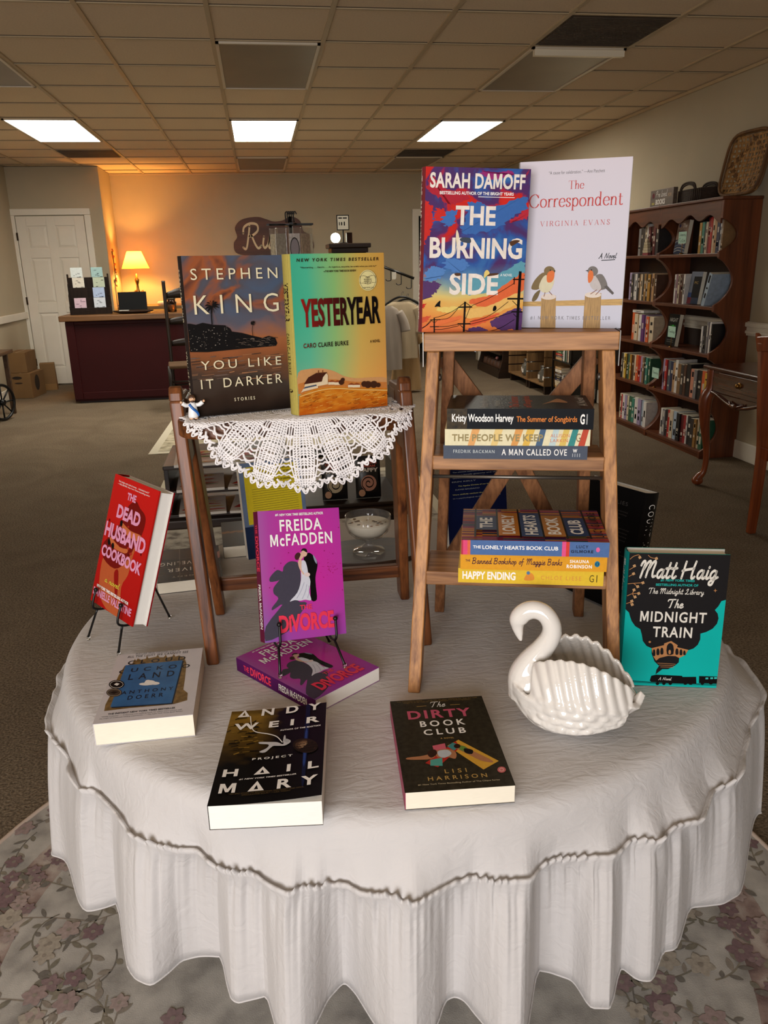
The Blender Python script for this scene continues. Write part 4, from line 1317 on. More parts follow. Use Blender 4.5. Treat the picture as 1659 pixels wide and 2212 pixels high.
b.tube([(-0.128, lean * 0.33 + 0.01, 0.331), (0.126, lean * 0.33 + 0.01, 0.331)], 0.0028, steel, 8)
b.build('tie_rod', ld)
b = MB()
b.box(-lw(ZT) - 0.006, lw(ZT) + 0.006, lean * ZT - 0.010, lean * ZT + 0.135, ZT - 0.027, ZT, fir_x)
b.build('top_plank', ld, 0.002)
for s in (-1, 1):
    b = MB()
    x = s * (lw(ZT) + 0.0065)
    b.box(min(x, x + s * 0.0012), max(x, x + s * 0.0012), lean * ZT - 0.006, lean * ZT + 0.12, ZT - 0.05, ZT + 0.001, steel)
    b.build('corner_bracket', ld)
    b = MB()
    xi = s * (lw(0.49) - 0.0195)
    b.ball((xi, lean * 0.49 + 0.03, 0.475), 0.006, steel, 10, (0.5, 1, 1))
    b.build('rivet', ld)

# ------------------------------------------------------------------ crocheted doily over the stool tread
cotton = mat('white_crochet_cotton', (236, 232, 232), rough=0.85, sheen=0.2, bump=0.3, bscale=900)
dl = MB()
DCx, DCy, DR, EDGE = 0.054, 1.288, 0.184, 1.2195
ZTOP = TZ + 0.417 + 0.0022
def drape(u, w):
    """flat doily coordinates (u across, w towards the back) laid over the tread's front edge"""
    x, y = DCx + u, DCy + w
    # the tread's rounded corners: the fold line curves back towards the sides
    dx = abs(x - 0.048)
    ed = EDGE + max(0.0, dx - 0.131) ** 2 * 9.0
    if y >= ed:
        return (x, y, ZTOP)
    d = ed - y
    rip = 0.0055 * math.sin(x * 60 + 1.0) * min(1, d / 0.08) + 0.003 * math.sin(x * 140) * min(1, d / 0.1)
    if d < 0.012:
        a = d / 0.012 * (PI / 2)
        return (x, ed - 0.008 * math.sin(a), ZTOP - 0.006 * (1 - math.cos(a)))
    return (x * 0.985 + 0.0007, ed - 0.0085 - 0.004 * min(1, d / 0.05) - abs(rip) - 0.04 * (d - 0.012), ZTOP - 0.006 - (d - 0.012) * 0.985)
def thread(pts, r, closed=False):
    dl.tube([drape(a, b) for a, b in pts], r, cotton, 5, closed)
def pol(r, a):
    return (r * math.cos(a), r * math.sin(a))
NPT = 16                                            # sixteen pineapple motifs round the edge
def edge_r(a):
    return 1.0 + 0.030 * math.cos(NPT * a)
# close rounds: dense centre and ground
for k in range(44):
    r = 0.006 + k * 0.0040
    n = max(24, int(2 * PI * r / 0.0042))
    if r > DR * 0.97: break
    pts = []
    for i in range(n):
        a = 2 * PI * i / n
        rr_ = r * (1 + (edge_r(a) - 1) * max(0, (r / DR - 0.5) * 2)) + 0.0010 * (1 if i % 2 else -1)
        pts.append(pol(rr_, a))
    # towards the edge the rounds break up into fans, leaving open gaps between them
    if r < 0.088 or k % 4 == 0:
        thread(pts, 0.00145 if k % 3 else 0.0018, True)
    else:
        for m in range(NPT):
            c_ = 2 * PI * m / NPT
            w_ = 0.118 + 0.02 * math.sin((r - 0.088) * 60)
            thread([pol(r + 0.0011 * (1 if i % 2 else -1), c_ - w_ + 2 * w_ * i / 14) for i in range(15)], 0.0015)
# spokes, grouped like fans so that open gaps remain between them
for m in range(NPT):
    a0 = 2 * PI * m / NPT
    for k in range(-4, 5):
        a = a0 + k * 0.036
        pts = [pol((0.045 + (DR * edge_r(a) - 0.052) * t), a0 + (a - a0) * (0.25 + 1.0 * math.sin(PI * (0.15 + 0.75 * t)))) for t in [i / 26 for i in range(27)]]
        thread(pts, 0.00135)
    # arched chains between motifs
    a = a0 + PI / NPT
    for r in (0.10, 0.118, 0.136, 0.154, 0.17):
        w = 0.05 + 0.25 * (r - 0.1)
        thread([pol(r + 0.006 * math.sin(PI * t) , a - w + 2 * w * t) for t in [i / 8 for i in range(9)]], 0.0018)
# scalloped shell border with picots
for i in range(NPT * 6):
    a = 2 * PI * i / (NPT * 6)
    R0 = DR * edge_r(a) * 0.965
    w = PI / (NPT * 6)
    for s in (1.0, 0.6):
        thread([pol(R0 + 0.0095 * s * math.sin(PI * t), a - w * s + 2 * w * s * t) for t in [j / 8 for j in range(9)]], 0.0014)
tag(dl.build('crochet_doily'), 'white crocheted doily hanging in a point over the front of the oak stool', 'doily')
# ------------------------------------------------------------------ the novels on show
WHITE, CREAM, BLACK = ink((240, 238, 234)), ink((245, 232, 196)), ink((18, 16, 16))

# thick hardcover, sunset sky over a black headland (left on the stool)
g = art_ground('sunset_sea', vertical=[(0.0, (36, 28, 24)), (0.10, (58, 44, 36)), (0.22, (74, 62, 54)), (0.33, (132, 84, 54)), (0.40, (158, 94, 58)), (0.50, (172, 106, 66)), (0.60, (98, 96, 108)), (0.74, (88, 92, 106)), (0.82, (128, 82, 58)), (0.90, (82, 62, 58)), (1.0, (58, 48, 48))],
               distort=0.22, nscale=(2.2, 3, 5), clouds=[(0.35, (84, 96, 118)), (0.48, (92, 86, 92)), (0.56, (164, 92, 56)), (0.68, (62, 50, 52))], cscale=(2.0, 3, 4.0), cband=(0.55, 0.72), rough=0.3)
sea_l, sea_d, rock = ink((176, 122, 84)), ink((60, 50, 46)), ink((26, 24, 24))
K = Art([(150, 345), (737, 338), (800, 1270), (232, 1293)])
rs = random.Random(5)
for i in range(70):
    x = rs.uniform(175, 700); y = rs.uniform(925, 1080); L = rs.uniform(25, 110)
    K.L([(x, y), (x + L / 2, y - 2), (x + L, y - 5)], rs.uniform(2, 5), rs.choice([sea_l, sea_d, ink((112, 92, 82)), ink((140, 100, 74))]))
K.P([(152, 905), (150, 738), (200, 738), (232, 745), (270, 734), (330, 747), (400, 752), (430, 772), (440, 790), (500, 800), (560, 818), (620, 833), (660, 822), (698, 834), (712, 868), (704, 884), (640, 888), (500, 895), (300, 908)], rock)
for i in range(90):
    x = rs.uniform(165, 420); y = rs.uniform(760, 895)
    K.E((x, y), rs.uniform(1.5, 5), rs.uniform(1, 3), ink((150, 140, 130)) if i % 3 else ink((78, 70, 64)), 6)
for i in range(40):
    x = rs.uniform(440, 700); y = rs.uniform(830, 885)
    K.L([(x, y), (x + 12, y - 2), (x + 24, y + 2)], 2.5, ink((120, 104, 92)) if i % 2 else ink((64, 56, 50)))
def palm(A, x, y, h, r, m):
    A.L([(x + 3, y), (x - 1, y - h * 0.5), (x + 4, y - h)], max(3, r * 0.13), m)
    for k in range(12):
        a = 2 * PI * k / 12 + 0.2
        ex, ey = x + 4 + r * math.cos(a), y - h + r * 0.85 * math.sin(a) + 4
        mx_, my = x + 4 + r * 0.55 * math.cos(a), y - h + r * 0.55 * math.sin(a) - r * 0.16
        A.PS([(x + 4, y - h), (mx_ - 3, my - 3), (ex, ey), (mx_ + 3, my + r * 0.16)], m, 3)
palm(K, 320, 745, 105, 44, rock)
palm(K, 559, 820, 78, 15, rock)
K.T('STEPHEN', (203, 490), (708, 472), (200, 424), CREAM, 0.0, 0, 1.5)
K.T('KING', (225, 690), (718, 672), (213, 577), CREAM, -0.005, 0, 1.7)
K.T('YOU LIKE', (262, 1018), (735, 993), (248, 966), CREAM, 0.0, 0, 1.4)
K.T('IT DARKER', (262, 1132), (742, 1102), (262, 1076), CREAM, 0.0, 0, 1.4)
K.T('STORIES', (455, 1210), (577, 1200), (455, 1190), CREAM, 0.01, 0, 1.6)
KS = Art()
KS.T('STEPHEN KING', (0.08, 0.3), (0.40, 0.3), (0.08, 0.66), CREAM, 0.0, 0, 1.3)
KS.T('YOU LIKE IT DARKER', (0.58, 0.3), (0.96, 0.3), (0.58, 0.66), CREAM, 0.0, 0, 1.2)
KS.R(0.40, 0.57, 0, 1, rock)
book('novel', 'thick dark hardcover with a sunset sea and cream title, left on the doily', 0.158, 0.24, 0.02, TR(-0.1085, 1.2538, 1.1574, 18.7, -1.0, 0.3), g, K, KS, hard=True, spine_base=ink((48, 40, 38)))

# turquoise to orange hardcover with a farm
g = art_ground('teal_to_orange', horizontal=[(0.0, (40, 178, 150)), (0.18, (64, 190, 158)), (0.45, (150, 196, 116)), (0.72, (228, 172, 66)), (1.0, (232, 150, 44))], vertical=[(0.0, (226, 150, 60)), (0.22, (222, 200, 150)), (0.36, (170, 200, 150)), (0.6, (120, 196, 140)), (1.0, (120, 190, 130))], hmix=0.78, distort=0.10, nscale=(2, 2, 2), rough=0.3)
wheat = art_ground('wheat', vertical=[(0.0, (196, 98, 24)), (0.12, (214, 130, 36)), (0.2, (222, 146, 50)), (1.0, (222, 150, 60))], distort=0.5, nscale=(8, 3, 30), rough=0.3)
Y = Art([(795, 332), (1358, 322), (1370, 1240), (848, 1283)])
Y.PS([(843, 1150), (842, 1035), (900, 1014), (960, 1010), (1010, 1016), (1060, 1032), (1110, 1058), (1180, 1073), (1280, 1070), (1367, 1078), (1369, 1150), (1100, 1150)], ink((214, 158, 102)), 3)
Y.P([(842, 1100), (930, 1075), (1060, 1078), (1180, 1095), (1367, 1100), (1369, 1160), (843, 1160)], ink((206, 128, 62)))
Y.P([(845, 1168), (930, 1132), (1050, 1118), (1200, 1130), (1369, 1137), (1370, 1240), (848, 1283)], wheat)
for i in range(120):
    x = rs.uniform(850, 1355); y = rs.uniform(1150, 1262)
    Y.L([(x, y), (x + rs.uniform(10, 40), y - rs.uniform(2, 10))], rs.uniform(1.5, 4), rs.choice([ink((178, 92, 22)), ink((236, 176, 84)), ink((150, 76, 24)), ink((228, 158, 60))]))
Y.L([(850, 1172), (960, 1140), (1060, 1130), (1200, 1140), (1367, 1148)], 6, ink((238, 190, 110)))
Y.P([(873, 1136), (880, 1094), (945, 1047), (1000, 1036), (1013, 1050), (1013, 1104), (920, 1120)], ink((236, 214, 176)))
Y.P([(872, 1102), (898, 1062), (945, 1037), (1010, 1034), (1000, 1044), (985, 1062), (978, 1088)], ink((74, 38, 26)))
Y.P([(855, 1150), (873, 1122), (955, 1106), (955, 1124), (873, 1142)], ink((236, 214, 180)))
Y.P([(868, 1128), (880, 1116), (945, 1104), (948, 1112)], ink((72, 84, 104)))
for x in (957, 982):
    Y.L([(x, 1040), (x, 1022)], 4, ink((120, 64, 36)), False)
for x, y, w in ((1035, 1098, 20), (1068, 1100, 16), (1150, 1117, 18), (1182, 1118, 22)):
    Y.R(x - w, x + w, y - 6, y + 9, ink((238, 220, 186)))
    Y.P([(x - w - 3, y - 6), (x, y - 17), (x + w + 3, y - 6)], ink((150, 70, 34)))
for x, y, r in ((1092, 1095, 16), (1100, 1080, 12), (1228, 1108, 18), (1250, 1112, 22), (1285, 1112, 22), (1312, 1116, 14)):
    Y.E((x, y), r, r * 0.95, ink((70, 40, 26)), 14)
dk = ink((52, 34, 26))
Y.T('NEW YORK TIMES BESTSELLER', (830, 380), (1322, 369), (830, 360), dk, 0.03, 0.12, 1.5)
Y.T('\u201cMesmerizing. . . . Electric. . . . An ingenious, exquisite, be-careful-what-you-wish-for\u201d', (852, 420), (1308, 412), (852, 408), dk, 0.01)
Y.T('\u2014THE NEW YORK TIMES BOOK REVIEW', (988, 441), (1185, 438), (988, 429), dk, 0.03)
Y.E((1255, 490), 53, 63, ink((238, 226, 160)), 36)
Y.ring((1255, 490), 47, 57, 2, dk, 36)
for pts in ([(1255, 470), (1230, 462), (1208, 466), (1208, 508), (1232, 506), (1255, 516)], [(1255, 470), (1280, 460), (1302, 464), (1302, 504), (1280, 504), (1255, 516)]):
    Y.L(pts + [pts[0]], 2.5, dk, False)
for k, s in enumerate(('GOOD', 'MORNING', 'AMERICA', 'BOOK CLUB')):
    w = (14, 23, 25, 18)[k]
    Y.T(s, (1255 - w, 478 + k * 11), (1255 + w, 476 + k * 11), (1255 - w, 470 + k * 11), dk, 0.03)
Y.T('A NEW BOOK CLUB', (1222, 540), (1290, 536), (1222, 532), dk, 0.02)
Y.T('YESTERYEAR', (862, 776), (1330, 746), (848, 604), art_ground('red_to_black', horizontal=[(0.0, (176, 36, 30)), (0.28, (112, 30, 26)), (0.6, (26, 18, 18)), (1.0, (14, 14, 14))], distort=0.02), 0.035)
Y.T('CARO CLAIRE BURKE', (870, 893), (1135, 876), (868, 865), art_ground('red_to_black2', horizontal=[(0.0, (150, 34, 30)), (0.3, (40, 22, 20)), (1.0, (20, 16, 16))], distort=0.02), 0.02, 0, 1.15)
Y.T('A NOVEL', (1265, 866), (1325, 861), (1264, 849), dk, 0.03, 0, 1.2)
YS = Art()
YS.T('YESTERYEAR', (0.17, 0.25), (0.41, 0.25), (0.17, 0.78), dk, 0.03)
YS.T('CARO CLAIRE BURKE', (0.48, 0.34), (0.74, 0.34), (0.48, 0.66), dk, 0.02, 0, 1.15)
YS.E((0.845, 0.5), 0.012, 0.2, dk)
YS.R(0.875, 1.0, 0, 1, ink((206, 116, 44)))
book('novel', 'hardcover fading from turquoise to orange with a farm, right on the doily', 0.157, 0.24, 0.033, TR(0.0512, 1.2293, 1.1566, 19.6, -0.5, 0.0), g, Y, YS, hard=True, spine_base=ink((212, 196, 104)))

# painted sunset with telegraph poles (left on the ladder top)
g = art_ground('painted_sky', vertical=[(0.0, (226, 118, 70)), (0.08, (238, 142, 72)), (0.16, (240, 178, 92)), (0.22, (232, 206, 124)), (0.30, (160, 186, 166)), (0.38, (110, 160, 190)), (1.0, (80, 110, 180))], distort=0.16, nscale=(2, 2, 8), rough=0.25,
               clouds=[(0.30, (72, 130, 190)), (0.42, (58, 92, 166)), (0.50, (84, 58, 110)), (0.56, (92, 54, 108)), (0.60, (206, 48, 44)), (0.72, (226, 52, 44))], cscale=(2.6, 3, 3.6), cband=(0.26, 0.42), cdetail=5)
B = Art([(140, 128), (1447, 160), (1285, 2170), (60, 2150)])
red, org, yel, pur, blu = ink((214, 50, 44)), ink((236, 112, 66)), ink((244, 196, 112)), ink((92, 60, 110)), ink((70, 112, 180))
B.J([(110, 560), (200, 600), (210, 760), (190, 900), (110, 1080), (75, 1000), (90, 700)], red, 16)
B.J([(180, 250), (300, 300), (420, 420), (640, 430), (660, 520), (480, 600), (360, 560), (250, 480), (160, 420)], ink((186, 44, 60)), 16)
B.J([(250, 660), (330, 640), (385, 700), (360, 780), (280, 800), (230, 740)], red, 16)
B.J([(820, 190), (1000, 200), (1160, 180), (1220, 240), (1060, 280), (900, 290)], ink((160, 50, 120)), 16)
B.J([(1170, 810), (1280, 720), (1405, 640), (1400, 760), (1280, 790)], ink((196, 50, 66)), 16)
B.J([(640, 600), (760, 560), (1000, 620), (1360, 500), (1380, 640), (1200, 760), (980, 900), (640, 960), (560, 900), (620, 760)], ink((66, 112, 184)), 16)
B.J([(360, 720), (500, 660), (480, 800), (430, 860), (350, 840)], ink((70, 118, 190)), 16)
B.J([(350, 1280), (560, 1260), (640, 1320), (560, 1420), (420, 1400)], ink((84, 132, 200)), 16)
B.J([(110, 1470), (180, 1350), (330, 1380), (320, 1480), (200, 1530), (110, 1520)], ink((92, 140, 204)), 16)
B.J([(60, 1560), (200, 1530), (280, 1560), (260, 1640), (180, 1720), (70, 1740)], pur, 16)
B.J([(540, 1560), (1060, 1420), (1300, 1300), (1330, 1480), (1100, 1640), (620, 1700)], ink((104, 168, 186)), 16)
for pts, m in (([(640, 1780), (900, 1700), (1180, 1520), (1340, 1440), (1320, 1640), (1120, 1760), (820, 1850)], org), ([(40, 1830), (110, 1800), (90, 1850), (40, 1870)], red), ([(50, 1990), (160, 1950), (130, 2010), (60, 2040)], ink((220, 90, 60))),
               ([(600, 1900), (900, 1830), (1200, 1700), (1310, 1700), (1280, 1800), (1000, 1920), (640, 1990)], yel), ([(40, 2080), (240, 2010), (520, 1960), (500, 2010), (260, 2080), (50, 2130)], ink((240, 124, 70))),
               ([(900, 2060), (1020, 1960), (1200, 1880), (1300, 1900), (1290, 2160), (1180, 2130), (1040, 2140)], pur), ([(620, 2130), (740, 2090), (860, 2130), (800, 2160), (640, 2160)], pur), ([(240, 1870), (420, 1840), (560, 1860), (380, 1920)], ink((244, 214, 120))), ([(660, 2030), (900, 1960), (1010, 1930), (900, 2010), (700, 2080)], ink((232, 96, 62)))):
    B.J(pts, m, 9)
pale = mat('title_chalk', (226, 216, 206), rough=0.4, var=0.10, vscale=90)
B.T('SARAH DAMOFF', (185, 392), (1362, 416), (185, 198), pale, 0.03, 0, 1.05)
B.T('BESTSELLING AUTHOR OF THE BRIGHT YEARS', (305, 470), (1220, 490), (305, 430), WHITE, 0.02)
B.L([(780, 503), (1000, 508), (1232, 513)], 7, WHITE)
B.T('THE', (490, 852), (985, 855), (478, 612), pale, 0.03)
B.T('BURNING', (165, 1250), (1305, 1276), (168, 990), pale, 0.03)
B.T('SIDE', (400, 1706), (1000, 1706), (405, 1440), pale, 0.03)
scorch = ink((92, 62, 44))
B.PS([(545, 1015), (600, 1000), (670, 1010), (680, 1060), (640, 1070), (560, 1050)], ink((70, 80, 92)), 3)
B.PS([(1160, 1060), (1230, 1035), (1290, 1045), (1240, 1080), (1180, 1110)], scorch, 3)
B.PS([(470, 1440), (540, 1436), (545, 1465), (490, 1470)], scorch, 3)
B.PS([(850, 1450), (1000, 1440), (998, 1462), (860, 1478)], scorch, 3)
for pts, m in (([(480, 1200), (500, 1100), (495, 980), (510, 905), (535, 990), (515, 1080), (490, 1180)], ink((246, 232, 200))), ([(835, 1500), (840, 1430), (875, 1400), (905, 1440), (870, 1470)], ink((248, 220, 130)))):
    B.PS(pts, m, 3)
B.T('A NOVEL', (1033, 1482), (1185, 1480), (1033, 1450), WHITE, 0.0, 0.15)
def pole(x0, y0, x1, y1, w, arms):
    B.L([(x0, y0), (x1, y1)], w, BLACK, False)
    for (a, b, c, d, k) in arms:
        B.L([(a, b), (c, d)], k, BLACK, False)
pole(1286, 1420, 1228, 2168, 34, [(1192, 1520, 1345, 1520, 14), (1118, 1755, 1318, 1757, 20), (1166, 1915, 1304, 1918, 16), (1180, 1780, 1250, 1850, 8), (1190, 1940, 1240, 1990, 7), (1210, 1490, 1205, 1580, 12)])
pole(595, 1785, 572, 2168, 24, [(512, 1852, 682, 1850, 16), (498, 2055, 658, 2055, 16), (530, 1840, 595, 1795, 7), (660, 1840, 600, 1795, 7), (530, 2070, 575, 2110, 7)])
pole(213, 1975, 210, 2168, 16, [(164, 2002, 288, 2000, 10), (158, 2085, 268, 2085, 10), (180, 2010, 213, 2040, 5), (250, 2010, 213, 2040, 5)])
for wpts in ([(40, 2105), (110, 2070), (175, 2000)], [(40, 2120), (130, 2060), (190, 2000)], [(215, 1978), (320, 1950), (440, 1900), (520, 1848)], [(280, 2000), (400, 1975), (510, 1860)], [(675, 1835), (860, 1760), (1050, 1660), (1200, 1570)], [(660, 1855), (640, 1890), (600, 1990)], [(250, 2085), (390, 2080), (510, 2055)], [(650, 2030), (820, 1990), (960, 1915), (1130, 1790)], [(655, 2060), (860, 2010), (1170, 1925)], [(580, 2130), (760, 2160), (1000, 2120), (1200, 2010)], [(1330, 1480), (1345, 1460)], [(205, 2120), (330, 2115), (520, 2075)]):
    B.L(wpts, 6, BLACK)
B.PS([(220, 1845), (250, 1800), (290, 1770), (285, 1825), (292, 1845), (255, 1840)], BLACK, 3)
B.PS([(935, 1900), (945, 1850), (970, 1838), (982, 1870), (965, 1900)], BLACK, 3)
BS = Art()
BS.T('THE BURNING SIDE', (0.05, 0.3), (0.62, 0.3), (0.05, 0.7), pale, 0.03, 0, 1.3)
BS.T('DAMOFF', (0.7, 0.35), (0.92, 0.35), (0.7, 0.65), pale, 0.03)
book('novel', 'hardcover with a painted red and blue sky and power lines, on the ladder top', 0.154, 0.231, 0.026, TR(0.2409, 1.1985, 1.2800, -2.5, 0.0, 1.9), g, B, BS, hard=True, spine_base=ink((150, 58, 66)))

# pale novel with two robins
g = art_ground('pale_lilac', vertical=[(0, (206, 208, 224)), (0.2, (212, 210, 224)), (1.0, (222, 214, 224))], rough=0.25, distort=0.1)
C = Art([(772, 128), (1587, 72), (1480, 1252), (708, 1238)])
rd, gy = ink((206, 84, 82)), ink((120, 116, 118))
C.T('\u201cA cause for celebration.\u201d \u2014Ann Patchett', (972, 204), (1378, 186), (972, 182), gy, 0.0)
C.F('The', (1112, 303), (1225, 298), (1108, 244), rd)
C.F('Correspondent', (825, 455), (1505, 436), (825, 337), rd)
C.F('VIRGINIA EVANS', (905, 552), (1408, 545), (905, 516), rd, 0.10, 0.035, 0.22)
C.S('A Novel', (1322, 782), (1460, 762), (1322, 742), BLACK, 0.13, 0.25)
C.L([(1345, 784), (1395, 782), (1446, 778)], 5, BLACK)
railm = mat('printed_rail', (182, 146, 84), rough=0.3, var=0.3, vscale=60, stretch=(1, 1, 14))
postm = mat('printed_post', (160, 126, 74), rough=0.3, var=0.35, vscale=70, stretch=(12, 1, 0.7))
C.P([(720, 1066), (1500, 1048), (1496, 1092), (718, 1096)], railm)
C.P([(906, 1040), (1012, 1024), (1004, 1252), (894, 1252)], postm)
C.P([(1222, 1022), (1342, 1008), (1330, 1254), (1203, 1252)], postm)
C.E((958, 1032), 54, 20, ink((232, 218, 206)))
C.E((1281, 1020), 60, 20, ink((236, 222, 208)))
olive, rust, creamy, slate = ink((132, 112, 74)), ink((232, 122, 62)), ink((226, 218, 186)), ink((126, 120, 116))
C.PS([(835, 975), (860, 920), (915, 870), (960, 880), (960, 960), (900, 975), (870, 985)], olive, 3)
C.PS([(838, 1055), (860, 1010), (900, 985), (880, 1040), (855, 1062)], ink((116, 100, 66)), 3)
C.PS([(890, 965), (920, 900), (960, 880), (1000, 900), (995, 950), (960, 1000), (915, 1000)], creamy, 3)
C.E((968, 858), 40, 34, olive)
C.PS([(950, 930), (950, 880), (975, 855), (1002, 862), (1000, 905), (980, 932)], rust, 3)
C.P([(1000, 852), (1014, 857), (1000, 862)], BLACK)
C.E((974, 852), 5, 5, BLACK, 8)
C.PS([(1300, 890), (1350, 880), (1385, 940), (1380, 975), (1330, 985), (1300, 940)], slate, 3)
C.P([(1360, 965), (1385, 955), (1436, 1008), (1424, 1020)], ink((98, 92, 90)))
C.PS([(1255, 900), (1300, 890), (1340, 960), (1330, 990), (1285, 985), (1258, 950)], ink((206, 198, 196)), 3)
C.E((1282, 858), 38, 34, slate)
C.PS([(1248, 935), (1246, 880), (1262, 852), (1282, 862), (1285, 900), (1268, 930)], rust, 3)
C.P([(1246, 850), (1228, 854), (1246, 860)], BLACK)
C.E((1272, 850), 5, 5, BLACK, 8)
for x0, y0, x1, y1 in ((935, 1000, 925, 1030), (962, 995, 985, 1020), (1310, 985, 1262, 1015), (1345, 978, 1300, 1020)):
    C.L([(x0, y0), (x1, y1)], 5, ink((150, 104, 84)), False)
C.T('#1 NEW YORK TIMES BESTSELLER', (825, 1186), (1405, 1196), (825, 1160), ink((132, 128, 130)), -0.005, 0, 1.4)
book('novel', 'pale lilac hardcover with two robins on posts, right on the ladder top', 0.1605, 0.2395, 0.024, TR(0.3937, 1.2250, 1.2802, -26.7, -2.0, 0.4), g, C, hard=True, page=PAPERW)

# red cookbook thriller on the wire easel
g = art_ground('poster_red', vertical=[(0, (176, 20, 18)), (1, (206, 30, 26))], rough=0.3)
D = Art([(305, 82), (638, 218), (428, 1230), (128, 1022)])
pk = ink((236, 160, 196))
D.PS([(205, 760), (190, 960), (240, 1090), (330, 1160), (350, 940), (400, 850), (440, 700), (515, 520), (500, 480), (430, 600), (340, 700), (240, 700)], ink((192, 92, 50)), 3)
D.PS([(405, 330), (460, 296), (490, 350), (525, 400), (530, 460), (500, 560), (440, 660), (380, 760), (300, 800), (220, 720), (215, 620), (260, 560), (330, 480), (380, 400)], ink((120, 18, 14)), 3)
for i in range(30):
    D.E((rs.uniform(260, 500), rs.uniform(380, 720)), rs.uniform(4, 12), rs.uniform(5, 14), rs.choice([ink((150, 30, 22)), ink((92, 12, 12)), ink((176, 48, 34))]), 8)
for pts in ([(350, 450), (420, 520), (500, 560), (470, 600), (380, 540)], [(270, 560), (340, 640), (400, 660), (380, 690), (290, 640)]):
    D.PS(pts, ink((206, 110, 62)), 3)
for x, y in ((352, 462), (262, 600), (290, 630)):
    D.E((x, y), 10, 24, BLACK, 10)
D.PS([(300, 830), (330, 820), (322, 1000), (310, 1090), (304, 960)], ink((150, 20, 16)), 3)
D.T('\u201cDark delights with a dash of comedy . . . I absolutely loved it!\u201d', (330, 148), (560, 242), (335, 133), WHITE, 0.0)
D.T('\u2014HELLEBORE, New York Times bestselling author', (325, 166), (566, 266), (328, 152), WHITE, 0.0)
D.T('THE', (392, 285), (458, 309), (394, 226), pk, 0.042)
D.T('DEAD', (312, 420), (485, 490), (330, 320), pk, 0.042)
D.T('HUSBAND', (225, 552), (520, 702), (247, 443), pk, 0.042)
D.T('COOKBOOK', (203, 692), (490, 860), (220, 610), pk, 0.042)
D.S('a novel', (228, 910), (340, 944), (238, 866), ink((222, 206, 70)), 0.12, 0.15)
D.T('NEW YORK TIMES BESTSELLING AUTHOR', (175, 926), (403, 1073), (179, 906), WHITE, 0.03)
D.T('DANIELLE VALENTINE', (147, 976), (420, 1158), (157, 925), pk, 0.03)
DM = TR(-0.3368, 1.3903, 0.8096, -53.2, -18.5, 1.8)
book('novel', 'red hardcover with a hand and pink lettering, leaning on a wire easel', 0.152, 0.235, 0.03, DM, g, D, None, hard=True, page=PAPERW, back_base=ink((150, 22, 30)))

# magenta paperback with an embracing bridal couple: one on an easel, one lying
g = art_ground('magenta', horizontal=[(0.0, (150, 118, 178)), (0.12, (170, 84, 170)), (0.35, (196, 56, 164)), (0.7, (212, 52, 166)), (1.0, (190, 62, 170))], vertical=[(0.0, (132, 84, 178)), (0.18, (168, 72, 170)), (0.4, (206, 52, 166)), (1.0, (196, 60, 168))], hmix=0.5, distort=0.04, nscale=(2, 2, 2), rough=0.25)
Fq = Art([(115, 178), (1318, 98), (1435, 2010), (228, 2128)])
shade = ink((74, 70, 84))
Fq.PS([(640, 915), (560, 930), (495, 1000), (480, 1070), (400, 1045), (300, 1150), (300, 1220), (400, 1210), (430, 1200), (350, 1310), (355, 1400), (420, 1470), (330, 1600), (340, 1640), (480, 1560), (240, 1880), (235, 2100), (560, 1960), (700, 1760), (840, 1540), (700, 1500), (750, 1200), (720, 960)], shade, 3)
Fq.PS([(850, 790), (915, 810), (985, 900), (998, 985), (968, 1150), (975, 1300), (988, 1490), (905, 1495), (885, 1250), (840, 1000), (790, 880)], BLACK, 3)
Fq.PS([(930, 815), (985, 900), (985, 955), (950, 900)], ink((150, 158, 180)), 3)
Fq.PS([(765, 905), (815, 915), (845, 1010), (860, 1110), (892, 1220), (875, 1380), (905, 1498), (820, 1490), (740, 1505), (660, 1495), (588, 1512), (700, 1380), (752, 1200), (750, 1000)], ink((222, 224, 236)), 3)
for a, b_ in (((800, 1230), (690, 1470)), ((840, 1260), (770, 1480)), ((870, 1280), (850, 1470))):
    Fq.L([a, ((a[0] + b_[0]) / 2 + 12, (a[1] + b_[1]) / 2), b_], 9, ink((176, 178, 198)))
skin = ink((232, 190, 166))
Fq.PS([(735, 880), (760, 900), (760, 1030), (800, 1100), (780, 1110), (728, 1020), (708, 930)], skin, 3)
Fq.E((745, 835), 42, 50, skin)
Fq.E((800, 795), 44, 52, skin)
Fq.PS([(660, 830), (700, 785), (745, 800), (735, 850), (700, 895), (665, 880)], ink((74, 40, 42)), 3)
Fq.PS([(750, 760), (780, 722), (830, 730), (845, 780), (820, 775), (790, 755)], ink((40, 30, 32)), 3)
Fq.E((845, 1115), 42, 32, ink((236, 214, 212)))
for i in range(34):
    Fq.E((rs.gauss(1190, 60), rs.gauss(1010, 75)), rs.uniform(3, 8), rs.uniform(3, 7), ink((176, 24, 84)), 7)
for x, y in ((1312, 402), (1097, 757), (565, 790), (452, 945), (360, 1020), (1370, 1348), (290, 1310), (1225, 800)):
    Fq.E((x, y), 7, 7, ink((150, 20, 84)), 8)
cor = ink((250, 64, 92))
Fq.T('#1', (370, 248), (415, 245), (370, 210), WHITE, 0.03)
Fq.T('NEW YORK TIMES', (430, 244), (712, 228), (430, 208), WHITE, 0.03, 0.2)
Fq.T('BESTSELLING AUTHOR', (724, 226), (1080, 206), (724, 186), WHITE, 0.03)
Fq.T('FREIDA', (440, 475), (1060, 435), (428, 298), WHITE, 0.02, 0, 1.15)
Fq.T('McFADDEN', (305, 705), (1220, 637), (288, 525), WHITE, 0.02, 0, 1.15)
Fq.T('THE', (738, 1650), (915, 1626), (730, 1576), cor, 0.02)
